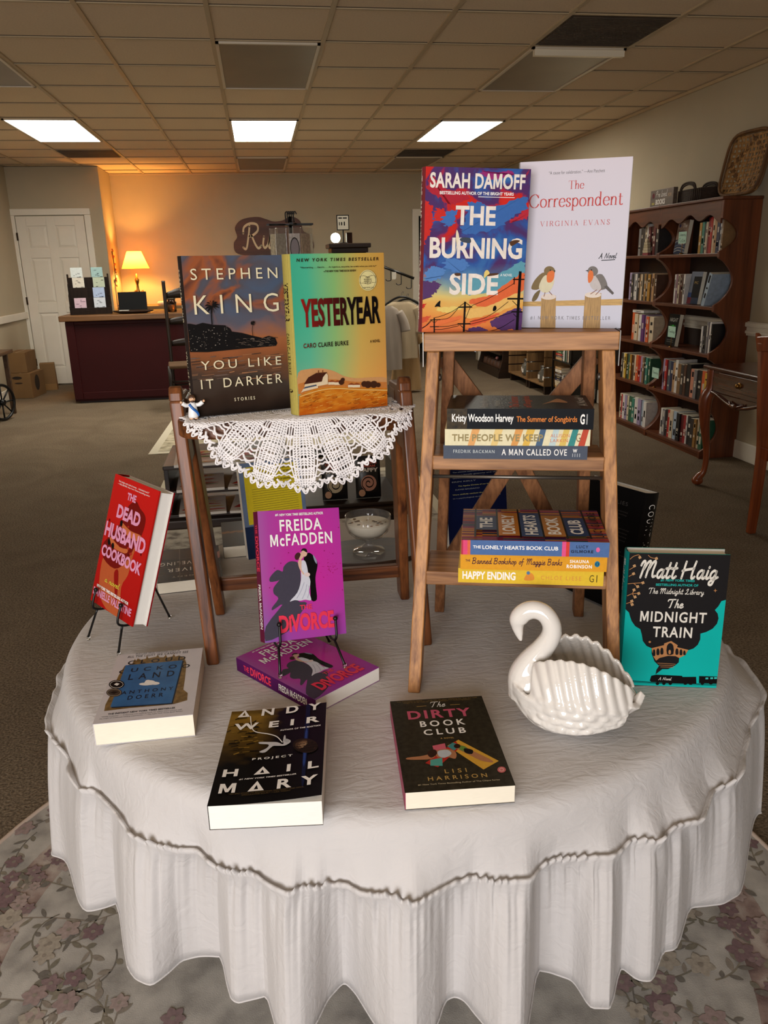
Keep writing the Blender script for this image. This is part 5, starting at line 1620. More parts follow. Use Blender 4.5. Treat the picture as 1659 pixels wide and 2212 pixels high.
Fq.T('DiVORCE', (440, 1990), (1252, 1915), (434, 1722), cor, 0.042)
Fs = Art()
Fs.T('THE', (0.10, 0.3), (0.17, 0.3), (0.10, 0.7), cor, 0.02)
Fs.T('DiVORCE', (0.19, 0.2), (0.46, 0.2), (0.19, 0.82), cor, 0.03)
Fs.T('FREIDA McFADDEN', (0.56, 0.25), (0.90, 0.25), (0.56, 0.75), WHITE, 0.02)
FM = TR(-0.0253, 1.1547, 0.8086, 18.2, -17.8, 6.2)
book('novel', 'magenta paperback with an embracing bridal couple, upright on a wire easel', 0.14, 0.21, 0.025, FM, g, Fq, Fs, spine_base=ink((110, 24, 60)))
book('novel', 'magenta paperback with the bridal couple, lying flat under the easel', 0.136, 0.201, 0.024, TR(0.0449, 1.0503, TZ + 0.0245, 36.9, -90, 0), g, Fq, Fs, spine_base=ink((88, 24, 92)), page=PAPERW)

# grey novel with a blue panel and castle, lying at the left
g = mat('cover_grey_lilac', (206, 202, 206), rough=0.35, var=0.04, vscale=30)
L = Art([(190, 115), (640, 85), (598, 460), (55, 528)])
stone = mat('printed_castle', (122, 96, 54), rough=0.4, var=0.4, vscale=120)
L.P([(270, 170), (285, 140), (292, 152), (300, 138), (318, 146), (345, 140), (350, 120), (358, 138), (400, 130), (408, 118), (416, 134), (440, 134), (450, 120), (458, 136), (485, 130), (492, 116), (500, 132), (520, 126), (548, 142), (558, 172), (552, 260), (545, 320), (568, 340), (566, 380), (500, 402), (420, 412), (260, 428), (120, 448), (126, 410), (150, 360), (195, 240), (230, 180)], stone)
for s, bl, br, tl, sp in (('CLOUD', (243, 176), (552, 150), (250, 153), 1.9), ('CUCKOO', (195, 229), (575, 192), (205, 207), 1.9)):
    L.T(s, bl, br, tl, ink((34, 34, 40)), 0.02, 0, sp)
L.P([(243, 180), (545, 156), (492, 402), (160, 430)], ink((28, 40, 58)))
L.P([(235, 177), (538, 154), (486, 397), (154, 424)], mat('printed_blue_panel', (54, 104, 158), rough=0.35, var=0.15, vscale=40))
L.T('UCKO', (262, 220), (508, 196), (268, 197), ink((30, 38, 54)), 0.02, 0, 1.9)
L.T('LAND', (248, 264), (495, 243), (256, 230), ink((30, 38, 54)), 0.02, 0, 2.0)
L.T('ANTHONY', (213, 348), (492, 323), (222, 328), ink((30, 38, 54)), 0.02, 0, 1.7)
L.T('DOERR', (247, 379), (440, 362), (254, 355), ink((30, 38, 54)), 0.02, 0, 1.7)
for x, y, a, b_ in ((345, 288, 34, 8), (370, 280, 30, 14), (395, 284, 26, 9), (360, 273, 16, 9)):
    L.E((x, y), a, b_, WHITE)
L.T('PULITZER PRIZE\u2013WINNING author of', (288, 122), (522, 98), (292, 111), ink((110, 108, 110)), 0.0)
L.T('ALL THE LIGHT WE CANNOT SEE', (242, 139), (565, 109), (246, 127), ink((84, 82, 86)), 0.01, 0, 1.2)
L.T('THE INSTANT NEW YORK TIMES BESTSELLER', (140, 471), (505, 429), (144, 461), ink((60, 60, 66)), 0.02)
L.T('\u201cWildly inventive . . . A humane and uplifting book for adults that\u2019s infused with', (100, 490), (540, 436), (102, 483), ink((84, 84, 90)), 0.0)
L.T('the magic of childhood reading experiences.\u201d \u2014The New York Times Book Review', (92, 502), (545, 445), (94, 495), ink((84, 84, 90)), 0.0)
L.E((187, 290), 44, 26, BLACK); L.ring((187, 290), 36, 20, 2, WHITE)
L.E((174, 338), 44, 25, ink((78, 66, 58))); L.ring((174, 338), 37, 20, 2, ink((190, 176, 150)))
L.P([(172, 290), (186, 281), (204, 286), (190, 298)], WHITE)
L.P([(150, 340), (172, 330), (198, 334), (176, 346)], ink((34, 28, 26)))
book('novel', 'grey paperback with a blue panel inside a castle, lying front left on the cloth', 0.1385, 0.2105, 0.035, TR(-0.2696, 1.0255, TZ + 0.0355, -0.2, -90, 0), g, L)

# black space novel lying front and centre-left
g = art_ground('gold_nebula', vertical=[(0, (12, 11, 12)), (0.4, (12, 11, 12)), (0.62, (96, 72, 26)), (0.9, (150, 116, 44)), (1, (110, 84, 30))], horizontal=[(0, (12, 11, 12)), (1, (12, 11, 12))], hmix=0.0, distort=0.35, nscale=(3, 3, 9), rough=0.3, xfade=(0.30, 0.52))
A = Art([(757, 452), (1252, 348), (1257, 850), (668, 985)])
for i in range(60):
    x = rs.uniform(735, 900); y = rs.uniform(480, 690)
    A.L([(x, y), (x + rs.uniform(14, 60), y - rs.uniform(4, 16))], rs.uniform(2, 6), rs.choice([ink((16, 13, 10)), ink((150, 116, 44)), ink((60, 44, 16)), ink((22, 18, 12))]))
A.PS([(1148, 372), (1170, 366), (1166, 780), (1148, 786)], ink((18, 28, 62)), 2)
A.PS([(1152, 520), (1164, 518), (1162, 690), (1150, 692)], ink((44, 70, 140)), 2)
for k, c in enumerate(((44, 31, 22), (84, 60, 42), (132, 100, 72), (176, 140, 106))):
    A.E((1157, 597), 66 - 13 * k, 40 - 8 * k, ink(c))
A.T('\u0394NDY', (790, 482), (1225, 392), (806, 436), WHITE, 0.03, 0, 2.2)
A.T('WEIR', (775, 548), (1222, 470), (783, 512), WHITE, 0.03, 0, 2.0)
A.T('AUTHOR OF THE MARTIAN', (1020, 526), (1228, 487), (1020, 518), WHITE, 0.03, 0, 1.2)
A.L([(858, 466), (868, 520), (890, 548), (960, 552), (1005, 562), (1036, 590)], 5, WHITE)
A.PS([(1040, 600), (1046, 580), (1072, 572), (1078, 585), (1050, 606), (1010, 612), (985, 618), (950, 655), (918, 656), (955, 632), (965, 610), (918, 612), (916, 602), (970, 595), (1010, 592)], ink((216, 216, 220)), 3)
A.PS([(1040, 590), (1042, 555), (1050, 552), (1052, 585)], ink((216, 216, 220)), 3)
A.E((1058, 578), 15, 10, ink((190, 192, 198)), 12)
for k, s in enumerate(('SOON TO BE', 'A MAJOR MOTION', 'PICTURE STARRING', 'RYAN GOSLING')):
    w = (40, 62, 66, 50)[k]
    A.T(s, (1157 - w, 590 + k * 13 + w * 0.18), (1157 + w, 590 + k * 13 - w * 0.18), (1157 - w, 582 + k * 13 + w * 0.18), ink((24, 18, 14)), 0.03)
A.T('PROJECT', (885, 705), (1093, 670), (886, 690), WHITE, 0.02, 0, 1.5)
A.T('H\u0394IL', (735, 816), (1233, 716), (752, 770), WHITE, 0.03, 0, 2.3)
A.T('#1 NEW YORK TIMES BESTSELLER', (825, 818), (1120, 765), (826, 810), WHITE, 0.02, 0.15)
A.T('M\u0394RY', (722, 906), (1232, 806), (738, 848), WHITE, 0.03, 0, 2.0)
A.T('\u201cAN EPIC STORY OF REDEMPTION, DISCOVERY AND COOL', (776, 905), (1165, 832), (778, 897), ink((96, 78, 44)), 0.02)
A.T('SPECULATIVE SCI-FI.\u201d \u2014USA TODAY', (845, 900), (1098, 854), (846, 893), ink((96, 78, 44)), 0.02)
book('novel', 'black and gold paperback with a tethered astronaut, its cover curling up', 0.1362, 0.2083, 0.0345, TR(-0.0996, 0.8164, TZ + 0.035, -6.4, -90, 0), g, A, page=PAPERW, curl=0.009)

# dark green novel with sunbathers
g = mat('cover_dark_grass', (46, 42, 32), rough=0.35, var=0.35, vscale=140)
O = Art([(62, 640), (600, 597), (805, 1148), (150, 1205)])
gold = ink((206, 168, 96))
O.T('\u201cLisi Harrison\u2019s novel . . . may set up your reading list, but the real', (98, 650), (572, 612), (98, 642), ink((150, 122, 70)), 0.0)
O.T('magic is in its ride-or-die friendships.\u201d \u2014Cosmopolitan', (142, 656), (535, 622), (142, 648), ink((150, 122, 70)), 0.0)
O.L([(218, 670), (275, 665)], 2, gold, False); O.L([(415, 656), (472, 652)], 2, gold, False)
O.S('The', (303, 674), (390, 667), (305, 640), WHITE, 0.09, 0.3)
O.T('DIRTY', (170, 750), (545, 723), (158, 700), ink((214, 96, 124)), 0.03, 0, 1.25)
O.T('BOOK', (242, 796), (508, 777), (236, 760), WHITE, 0.02, 0, 1.5)
O.T('CLUB', (263, 845), (513, 830), (260, 810), WHITE, 0.02, 0, 1.5)
O.T('A NOVEL', (360, 868), (440, 863), (360, 860), gold, 0.03, 0, 1.3)
O.P([(400, 910), (465, 872), (705, 1000), (615, 1055)], ink((232, 178, 66)))
O.P([(270, 1020), (450, 880), (475, 920), (345, 1045)], ink((196, 52, 42)))
O.P([(400, 915), (430, 890), (480, 905), (440, 940)], ink((72, 148, 150)))
O.P([(312, 912), (385, 895), (395, 935), (320, 942)], ink((224, 108, 126)))
O.P([(300, 1000), (370, 985), (373, 1036), (300, 1036)], ink((92, 176, 164)))
sk2 = ink((192, 132, 92))
O.PS([(163, 1000), (165, 988), (240, 978), (300, 965), (330, 975), (300, 995), (240, 1000)], sk2, 3)
O.PS([(330, 945), (400, 930), (450, 950), (448, 990), (400, 980), (345, 985)], sk2, 3)
O.PS([(345, 945), (400, 936), (425, 960), (385, 985), (350, 975)], ink((206, 214, 222)), 3)
O.PS([(285, 950), (325, 935), (340, 960), (310, 985), (288, 975)], ink((58, 34, 24)), 3)
O.PS([(440, 905), (480, 905), (560, 945), (660, 995), (665, 1010), (600, 1000), (520, 960), (450, 925)], sk2, 3)
O.PS([(478, 908), (515, 920), (508, 945), (470, 930)], ink((110, 150, 70)), 3)
O.PS([(500, 925), (550, 935), (545, 960), (505, 952)], ink((30, 28, 30)), 3)
O.E((458, 912), 20, 14, ink((50, 30, 24)), 12)
O.T('LISI', (388, 1083), (518, 1072), (387, 1058), gold, 0.01, 0, 1.7)
O.T('HARRISON', (288, 1130), (640, 1104), (288, 1105), gold, 0.01, 0, 1.6)
O.T('#1 New York Times Bestselling Author of The Clique Series', (228, 1163), (715, 1126), (228, 1152), ink((216, 200, 164)), 0.01)
O.E((722, 1055), 25, 19, ink((224, 118, 118))); O.ring((722, 1055), 12, 9, 4, ink((246, 200, 190)))
Os = Art()
Os.R(0, 1, 0, 1, ink((176, 74, 104)))
book('novel', 'dark olive paperback with sunbathers and a pink title word, front right on the cloth', 0.1373, 0.2135, 0.0254, TR(0.1377, 0.8103, TZ + 0.0259, -4.3, -90, 0), g, O, Os, spine_base=ink((176, 74, 104)))

# turquoise and black train novel standing at the right
g = mat('cover_turquoise', (16, 168, 160), rough=0.3, var=0.03, vscale=20)
T_ = Art([(432, 230), (1415, 280), (1250, 1528), (352, 1460)])
coal, cop = ink((32, 30, 31)), ink((190, 132, 84))
T_.P([(432, 230), (1415, 280), (1362, 712), (1315, 722), (1285, 770), (1250, 805), (1276, 840), (1284, 885), (1268, 935), (1225, 980), (1165, 1008), (1108, 1022), (1106, 1075), (1082, 1125), (1040, 1158), (990, 1172), (965, 1215), (905, 1240), (900, 1280), (862, 1310), (800, 1338), (745, 1336), (682, 1382), (690, 1340), (715, 1305), (672, 1262), (645, 1190), (645, 1140), (598, 1118), (562, 1070), (552, 1010), (538, 960), (490, 930), (455, 880), (438, 830), (430, 800), (390, 768)], coal)
T_.P([(645, 1140), (762, 1116), (764, 1100), (830, 1080), (892, 1122), (886, 1140), (992, 1168), (960, 1216), (905, 1240), (872, 1222), (800, 1216), (720, 1232), (688, 1256), (660, 1215)], cop)
for x, y, w_, h_ in ((668, 1180, 11, 30), (705, 1172, 13, 30), (742, 1168, 13, 30), (820, 1150, 30, 52), (884, 1178, 13, 28), (922, 1186, 12, 26), (954, 1192, 10, 20)):
    T_.PS([(x - w_, y + h_), (x - w_, y - h_ * 0.5), (x, y - h_), (x + w_, y - h_ * 0.5), (x + w_, y + h_)], coal, 2)
T_.E((815, 1182), 12, 22, cop, 10)
for k in range(3):
    T_.L([(700 + 14 * k, 1278 + 18 * k), (790, 1286 + 16 * k), (870 - 10 * k, 1296 + 14 * k)], 4, cop)
T_.P([(628, 1435), (642, 1392), (688, 1384), (930, 1404), (935, 1414), (1062, 1418), (1064, 1480), (1020, 1482), (640, 1446)], BLACK)
T_.P([(1090, 1412), (1262, 1424), (1256, 1488), (1088, 1476)], BLACK)
for x in (1150, 1195, 1232):
    T_.R(x, x + 26, 1428, 1444, ink((60, 190, 180)))
for x in (700, 760, 820, 960, 1010, 1120, 1200):
    T_.E((x, 1462 + (x - 640) * 0.035), 17, 14, BLACK, 10)
T_.L([(400, 1424), (700, 1456), (1255, 1494)], 5, BLACK, False)
T_.L([(440, 1440), (800, 1472), (1252, 1504)], 3, BLACK, False)
ivory = ink((240, 234, 222))
T_.S('Matt Haig', (520, 550), (1282, 566), (512, 305), ivory, 0.15, 0.15)
cy = ink((40, 186, 176))
T_.T('#1 NEW YORK TIMES', (730, 516), (1058, 531), (730, 492), cy, 0.02)
T_.T('BESTSELLING AUTHOR OF', (685, 554), (1092, 576), (685, 531), cy, 0.02)
T_.S('The Midnight Library', (612, 648), (1145, 672), (610, 572), ivory, 0.12, 0.12)
T_.S('The', (792, 772), (950, 778), (786, 682), ivory, 0.15, 0.12)
T_.T('MIDNIGHT', (533, 888), (1162, 926), (538, 788), ivory, 0.02, 0, 1.15)
T_.T('TRAIN', (652, 1036), (1024, 1057), (648, 938), ivory, 0.02, 0, 1.15)
T_.S('A Novel', (706, 1432), (830, 1442), (706, 1402), ivory, 0.12, 0.15)
for pts in ([(435, 290), (470, 262), (520, 250), (530, 275)], [(610, 255), (640, 280), (690, 290)], [(430, 390), (462, 372), (478, 355)], [(425, 455), (455, 440), (470, 430)], [(415, 525), (470, 522), (560, 520)], [(470, 522), (510, 555)], [(410, 640), (460, 620), (520, 620)], [(460, 620), (475, 585)], [(460, 625), (485, 652)], [(400, 712), (440, 700), (455, 690)], [(440, 705), (458, 722)]):
    T_.L(pts, 6, cop)
    x, y = pts[-1]
    for k in range(4):
        T_.E((x + 9 * math.cos(k * PI / 2 + 0.4), y + 9 * math.sin(k * PI / 2 + 0.4)), 8, 7, ink((206, 160, 112)), 8)
T_.P([(1255, 598), (1260, 612), (1275, 616), (1260, 620), (1255, 634), (1250, 620), (1236, 616), (1250, 612)], cop)
T_.E((626, 1078), 12, 10, cop, 8)
Ts = Art()
Ts.R(0, 0.48, 0, 1, coal)
Ts.S('Matt Haig', (0.05, 0.3), (0.3, 0.3), (0.05, 0.75), ivory, 0.12)
book('novel', 'turquoise hardcover with a black steam cloud and train, standing beside the swan', 0.1467, 0.219, 0.030, TR(0.5255, 1.045, TZ + 0.0015, -14.7, -2.0, 0.3), g, T_, Ts, hard=True, page=PAPER, spine_base=ink((14, 140, 134)))

# black hardcover showing its back and spine, behind the ladder
g = mat('cover_black', (16, 15, 16), rough=0.35)
Q = Art()
faint = ink((92, 88, 86))
Q.T('LIES', (0.62, 0.86), (0.78, 0.86), (0.62, 0.89), faint, 0.0, 0, 1.2)
for y, w in ((0.80, 0.30), (0.775, 0.29), (0.745, 0.2), (0.66, 0.36), (0.63, 0.34), (0.60, 0.34), (0.57, 0.33), (0.48, 0.3), (0.45, 0.34), (0.42, 0.2)):
    Q.T('\u201cThe smart, original thriller of the summer and the last page', (0.5, y), (0.5 + w, y), (0.5, y + 0.014), faint, 0.0)
Q.R(0.05, 0.28, 0.03, 0.14, ink((200, 196, 188)))
Qs = Art()
Qs.T('COUNT MY LIES', (0.09, 0.3), (0.66, 0.3), (0.09, 0.72), WHITE, -0.01, 0, 1.4)
book('novel', 'black hardcover standing with its back cover turned out, behind the ladder', 0.157, 0.235, 0.038, TR(0.5789, 1.4223, TZ + 0.0055, -67.0, -7.9, 0), g, Q, Qs, hard=True, side='R', page=PAPERW)

# paperbacks turned away at the back of the table
g = mat('cover_slate_blue', (104, 122, 150), rough=0.35, var=0.15, vscale=20)
V = Art()
V.R(0, 1, 0.0, 0.34, ink((34, 50, 84)))
V.R(0.07, 0.94, 0.36, 0.955, ink((236, 212, 46)))
for k, s in enumerate(('THE STORY OF A CLIMBING ADVENTURE GONE', 'WRONG IN A REMOTE ALASKAN MOUNTAIN RANGE,', 'THE IMPOSSIBLE RESCUE ATTEMPT THAT FOLLOWED,', 'AND THE FRAUGHT COST OF SURVIVAL')):
    V.T(s, (0.17 + (0.1 if k == 3 else 0), 0.905 - k * 0.04), (0.90 - (0.1 if k == 3 else 0), 0.905 - k * 0.04), (0.17 + (0.1 if k == 3 else 0), 0.927 - k * 0.04), BLACK, 0.03)
for k in range(12):
    V.L([(0.17, 0.72 - k * 0.024), (0.89, 0.72 - k * 0.024)], 0.0035, ink((120, 106, 44)), False)
V.R(0.15, 0.28, 0.37, 0.46, ink((120, 116, 110)))
V.E((0.215, 0.43), 0.035, 0.022, ink((210, 190, 170)))
for k in range(5):
    V.L([(0.15, 0.28 - k * 0.02), (0.6, 0.28 - k * 0.02)], 0.005, ink((150, 160, 180)), False)
book('novel', 'blue paperback with a yellow back cover, on an easel under the doily', 0.14, 0.21, 0.025, TR(-0.0578, 1.640, 0.772, 12.8, -8, -0.7), g, V, None, side='R', page=PAPERW)
g = art_ground('navy_swirl', vertical=[(0, (14, 20, 52)), (0.5, (18, 26, 66)), (1, (12, 16, 40))], distort=0.4, nscale=(7, 3, 7), rough=0.3)
Rr = Art()
for k, (a, b_, c, hh) in enumerate(((0.06, 0.97, 0.955, 0.016), (0.03, 0.97, 0.905, 0.018), (0.25, 0.85, 0.865, 0.016), (0.12, 0.8, 0.80, 0.015), (0.06, 0.95, 0.77, 0.015), (0.12, 0.7, 0.74, 0.015), (0.1, 0.5, 0.70, 0.013), (0.2, 0.75, 0.65, 0.015), (0.15, 0.55, 0.615, 0.013), (0.1, 0.92, 0.56, 0.015), (0.1, 0.9, 0.52, 0.015))):
    Rr.T(('AUTHOR OF 7 INSTANT NEW YORK TIMES BESTSELLERS', 'WITH MORE THAN 10 MILLION COPIES SOLD', 'PRAISE FOR RUTH WARE', 'The ultimate weekend escape for two', 'Couple a lonely getaway and of rival', 'Lord of the Flies meets And Then There', 'ERIN KELLY', 'The Agatha Christie of our time', 'DAVID BALDACCI', 'Ware skillfully ratchets the tension until the', 'to a psychological thriller can be denied')[k], (a, c), (b_, c), (a, c + hh), ink((196, 190, 120)) if k < 3 or k in (7, 9) else ink((150, 152, 150)), 0.01)
Rr.T('RUTH', (0.66, 0.29), (0.86, 0.29), (0.66, 0.325), WHITE, 0.03)
Rr.T('WARE', (0.66, 0.245), (0.86, 0.245), (0.66, 0.28), WHITE, 0.03)
Rr.R(0.1, 0.35, 0.02, 0.12, ink((210, 208, 204)))
book('novel', 'navy paperback with its printed back turned out, behind the ladder\u2019s brace', 0.14, 0.21, 0.025, TR(0.3900, 1.640, 0.765, 2.9, -8, -1.2), g, Rr, None, side='R', page=PAPERW)
g = mat('cover_charcoal', (40, 34, 32), rough=0.35, var=0.2, vscale=30)
U = Art()
U.T('NUGENT', (0.25, 0.85), (0.78, 0.85), (0.25, 0.89), ink((206, 198, 188)), 0.0, 0, 1.3)
U.T('OLIVER', (0.22, 0.62), (0.85, 0.62), (0.22, 0.72), WHITE, 0.0, 0, 1.3)
U.T('UNRAVELING', (0.06, 0.42), (0.97, 0.42), (0.06, 0.52), WHITE, 0.0, 0, 1.3)
for x in (0.33, 0.66):
    U.L([(x, 0), (x, 1)], 0.012, ink((120, 110, 104)), False)
for y in (0.34, 0.57, 0.8):
    U.L([(0, y), (1, y)], 0.008, ink((120, 110, 104)), False)
U.PS([(0.0, 0.2), (0.1, 0.32), (0.24, 0.36), (0.2, 0.46), (0.06, 0.44), (0.0, 0.4)], ink((176, 120, 112)), 3)
book('novel', 'charcoal paperback lying upside down behind the red book\u2019s easel', 0.134, 0.203, 0.025, TR(-0.1303, 1.7856, TZ + 0.0255, 185.3, -90, 0), g, U)
g = art_ground('amber_dusk', vertical=[(0, (34, 30, 28)), (0.5, (60, 50, 40)), (0.55, (150, 96, 40)), (0.62, (48, 40, 36)), (1, (30, 28, 28))], distort=0.15, rough=0.35)
book('novel', 'small dark paperback lying behind the yellow-backed book', 0.11, 0.19, 0.028, TR(-0.118, 1.760, TZ + 0.0285, 4, -90, 0), g)

# six paperbacks stacked on the ladder's steps, spines out
def shelf_pose(xc, y, z, length, t, skew=0.0):
    m = Matrix(((0, 0, -1, 0), (1, 0, 0, 0), (0, -1, 0, 0), (0, 0, 0, 1)))
    return LM @ Matrix.Translation((xc, y, z)) @ Matrix.Rotation(math.radians(skew), 4, 'Z') @ Matrix.Translation((length / 2, 0, t)) @ m
z1 = 0.1906 + 0.0005
y1 = lean * 0.1906 - 0.0435
# bottom stack
Hs = Art()
Hs.R(0, 1, 0, 1, ink((240, 200, 60)))
Hs.T('HAPPY ENDING', (0.03, 0.24), (0.40, 0.24), (0.03, 0.80), WHITE, 0.03)
Hs.PS([(0.46, 0.3), (0.47, 0.6), (0.49, 0.8), (0.52, 0.7), (0.53, 0.35), (0.5, 0.25)], ink((232, 150, 60)), 3)
Hs.E((0.487, 0.78), 0.012, 0.12, ink((90, 130, 170)))
Hs.T('CHLOE LIESE', (0.575, 0.34), (0.85, 0.34), (0.575, 0.62), ink((230, 150, 74)), 0.0, 0, 1.3)
Hs.T('G', (0.905, 0.25), (0.935, 0.25), (0.905, 0.75), ink((90, 76, 30)), 0.0)
Hs.L([(0.955, 0.25), (0.955, 0.75)], 0.006, ink((90, 76, 30)), False)
book('novel', 'bright yellow paperback at the bottom of the lower ladder stack', 0.137, 0.2096, 0.0225, shelf_pose(0.0199, y1, z1, 0.2096, 0.0225, 0), ink((240, 200, 60)), None, Hs)
Ms = Art()
Ms.R(0, 1, 0, 1, ink((238, 168, 46)))
dkp = ink((72, 34, 60))
Ms.T('THE', (0.035, 0.52), (0.068, 0.52), (0.035, 0.66), dkp, 0.03)
Ms.S('Banned Bookshop of', (0.08, 0.26), (0.44, 0.22), (0.08, 0.82), dkp, 0.13, 0.08)
Ms.S('Maggie Banks', (0.455, 0.20), (0.70, 0.24), (0.455, 0.78), dkp, 0.13, 0.08)
Ms.T('SHAUNA', (0.75, 0.54), (0.88, 0.54), (0.75, 0.76), WHITE, 0.03, 0, 1.2)
Ms.T('ROBINSON', (0.73, 0.20), (0.90, 0.20), (0.73, 0.44), WHITE, 0.03, 0, 1.2)
Ms.E((0.935, 0.5), 0.018, 0.2, ink((44, 128, 160)))
Ms.ring((0.935, 0.5), 0.009, 0.1, 0.004, ink((20, 40, 70)))
book('novel', 'orange-yellow paperback in the middle of the lower ladder stack', 0.137, 0.2096, 0.0235, shelf_pose(0.0232, y1 - 0.003, z1 + 0.0228, 0.2096, 0.0235, 1), ink((238, 168, 46)), None, Ms)
Ls = Art()
Ls.R(0, 1, 0, 1, ink((86, 118, 172)))
for x0, x1, c in ((0, 0.012, (196, 60, 84)), (0.012, 0.042, (236, 84, 130)), (0.042, 0.062, (236, 112, 76)), (0.685, 0.712, (240, 92, 148)), (0.712, 0.735, (226, 70, 60))):
    Ls.R(x0, x1, 0, 1, ink(c))
Ls.T('THE', (0.08, 0.44), (0.135, 0.44), (0.08, 0.64), WHITE, 0.02)
Ls.T('LONELY HEARTS BOOK CLUB', (0.145, 0.40), (0.66, 0.40), (0.145, 0.66), WHITE, 0.02)
Ls.T('LUCY', (0.78, 0.58), (0.86, 0.58), (0.78, 0.78), ink((34, 40, 60)), 0.02, 0, 1.3)
Ls.T('GILMORE', (0.745, 0.26), (0.895, 0.26), (0.745, 0.46), ink((34, 40, 60)), 0.03, 0, 1.2)
Ls.E((0.925, 0.5), 0.013, 0.16, ink((240, 110, 170)))
Lf = Art()
stripe_c = [(176, 44, 60), (120, 40, 70), (206, 120, 50), (64, 84, 120), (148, 52, 84), (196, 76, 60), (86, 52, 96), (226, 160, 70), (60, 96, 90), (176, 70, 110)]
for i in range(46):
    y = rs.random()
    for j in range(7):
        v0 = j / 7
        Lf.R(i / 46, (i + 1) / 46, v0, v0 + 1 / 7, ink(rs.choice(stripe_c)))
words = ['CLUB', 'BOOK', 'HEARTS', 'LONELY', 'THE']
for j in range(6):
    Lf.R(0, 1, 0.115 + j * 0.157, 0.128 + j * 0.157, ink((20, 18, 22)))
for j, (w_, c, a0_, a1_) in enumerate((('LUCY GILMORE', (40, 30, 36), 0.03, 0.9), ('CLUB', (44, 66, 110), 0.14, 0.62), ('BOOK', (196, 130, 60), 0.12, 0.7), ('HEARTS', (70, 90, 130), 0.1, 0.78), ('LONELY', (206, 130, 50), 0.12, 0.78), ('THE', (62, 76, 110), 0.3, 0.66))):
    y0 = 0.0 + (j * 0.157 - 0.029 if j else 0.0)
    if j == 0:
        Lf.T(w_, (0.05, 0.03), (0.9, 0.03), (0.05, 0.09), ink((40, 24, 30)), 0.02, 0, 1.2)
    else:
        Lf.R(a0_ - 0.06, a1_ + 0.08, 0.128 + (j - 1) * 0.157, 0.115 + j * 0.157, ink(c))
        Lf.T(w_, (a0_, 0.155 + (j - 1) * 0.157), (a1_, 0.155 + (j - 1) * 0.157), (a0_, 0.09 + j * 0.157), WHITE, 0.03)
book('novel', 'striped novel with bookshelf cover and blue spine, topmost of the lower ladder stack', 0.137, 0.2096, 0.0225, shelf_pose(0.0245, y1 - 0.006, z1 + 0.0466, 0.2096, 0.0225, 0.5), ink((150, 52, 84)), Lf, Ls)
# upper stack
z2 = 0.3645 + 0.0005
y2 = lean * 0.3645 - 0.0226
Vs = Art()
Vs.R(0, 1, 0, 1, ink((84, 92, 108)))
Vs.T('FREDRIK BACKMAN', (0.07, 0.42), (0.36, 0.42), (0.07, 0.66), ink((214, 222, 222)), 0.0, 0, 1.2)
Vs.T('A MAN CALLED OVE', (0.41, 0.28), (0.86, 0.28), (0.41, 0.74), WHITE, 0.01, 0, 1.15)
Vs.T('W', (0.90, 0.5), (0.93, 0.5), (0.90, 0.76), WHITE, 0.03)
for k in range(4):
    Vs.L([(0.90 + 0.016 * k, 0.2), (0.90 + 0.016 * k, 0.44)], 0.005, ink((190, 194, 200)), False)
book('novel', 'slate-grey paperback at the bottom of the upper ladder stack', 0.122, 0.2096, 0.021, shelf_pose(-0.0054, y2, z2, 0.2096, 0.021, 0), ink((84, 92, 108)), None, Vs)
Ps = Art()
Ps.R(0, 1, 0, 1, ink((246, 236, 196)))
for x0, c in ((0.16, (240, 178, 110)), (0.32, (246, 214, 140)), (0.46, (236, 170, 96)), (0.54, (240, 196, 90)), (0.63, (84, 110, 140)), (0.72, (206, 226, 226)), (0.79, (236, 206, 110)), (0.85, (66, 150, 146)), (0.92, (206, 84, 60))):
    Ps.P([(x0, 0), (x0 + 0.045, 0), (x0 + 0.085 if x0 < 0.6 else x0 + 0.07, 1), (x0 + 0.03, 1)], ink(c))
Ps.T('THE PEOPLE WE KEEP', (0.05, 0.26), (0.68, 0.26), (0.05, 0.70), ink((166, 150, 104)), 0.03, 0, 1.05)
Ps.T('ALLISON', (0.73, 0.52), (0.86, 0.52), (0.73, 0.72), ink((222, 130, 90)), 0.0, 0, 1.1)
Ps.T('LARKIN', (0.73, 0.22), (0.85, 0.22), (0.73, 0.42), ink((222, 130, 90)), 0.0, 0, 1.1)
Ps.T('G', (0.905, 0.25), (0.935, 0.25), (0.905, 0.75), ink((150, 120, 90)), 0.0)
book('novel', 'cream paperback with slanting stripes in the middle of the upper ladder stack', 0.122, 0.2096, 0.0245, shelf_pose(-0.0030, y2 - 0.004, z2 + 0.0213, 0.2096, 0.0245, 0.6), ink((246, 236, 196)), None, Ps)
Ss = Art()
Ss.R(0, 1, 0, 1, ink((14, 17, 22)))
Ss.R(0, 0.14, 0, 1, mat('printed_dusk', (52, 40, 18), rough=0.35, var=0.7, vscale=120, spec=0.2))
Ss.T('Kristy Woodson Harvey', (0.035, 0.24), (0.46, 0.24), (0.035, 0.74), WHITE, 0.02)
Ss.T('The Summer of Songbirds', (0.48, 0.28), (0.89, 0.28), (0.48, 0.64), ink((240, 140, 60)), 0.015)
Ss.T('G', (0.91, 0.25), (0.94, 0.25), (0.91, 0.75), WHITE, 0.03)
Ss.L([(0.955, 0.25), (0.955, 0.75)], 0.008, ink((170, 170, 170)), False)
Sf = Art()
Sf.R(0, 1, 0.88, 1.0, mat('printed_dusk', (52, 40, 18)))
Sf.T('Kristy Woodson', (0.1, 0.70), (0.9, 0.70), (0.1, 0.775), ink((200, 200, 196)), 0.02)
Sf.T('Harvey', (0.2, 0.62), (0.6, 0.62), (0.2, 0.68), ink((200, 200, 196)), 0.02)
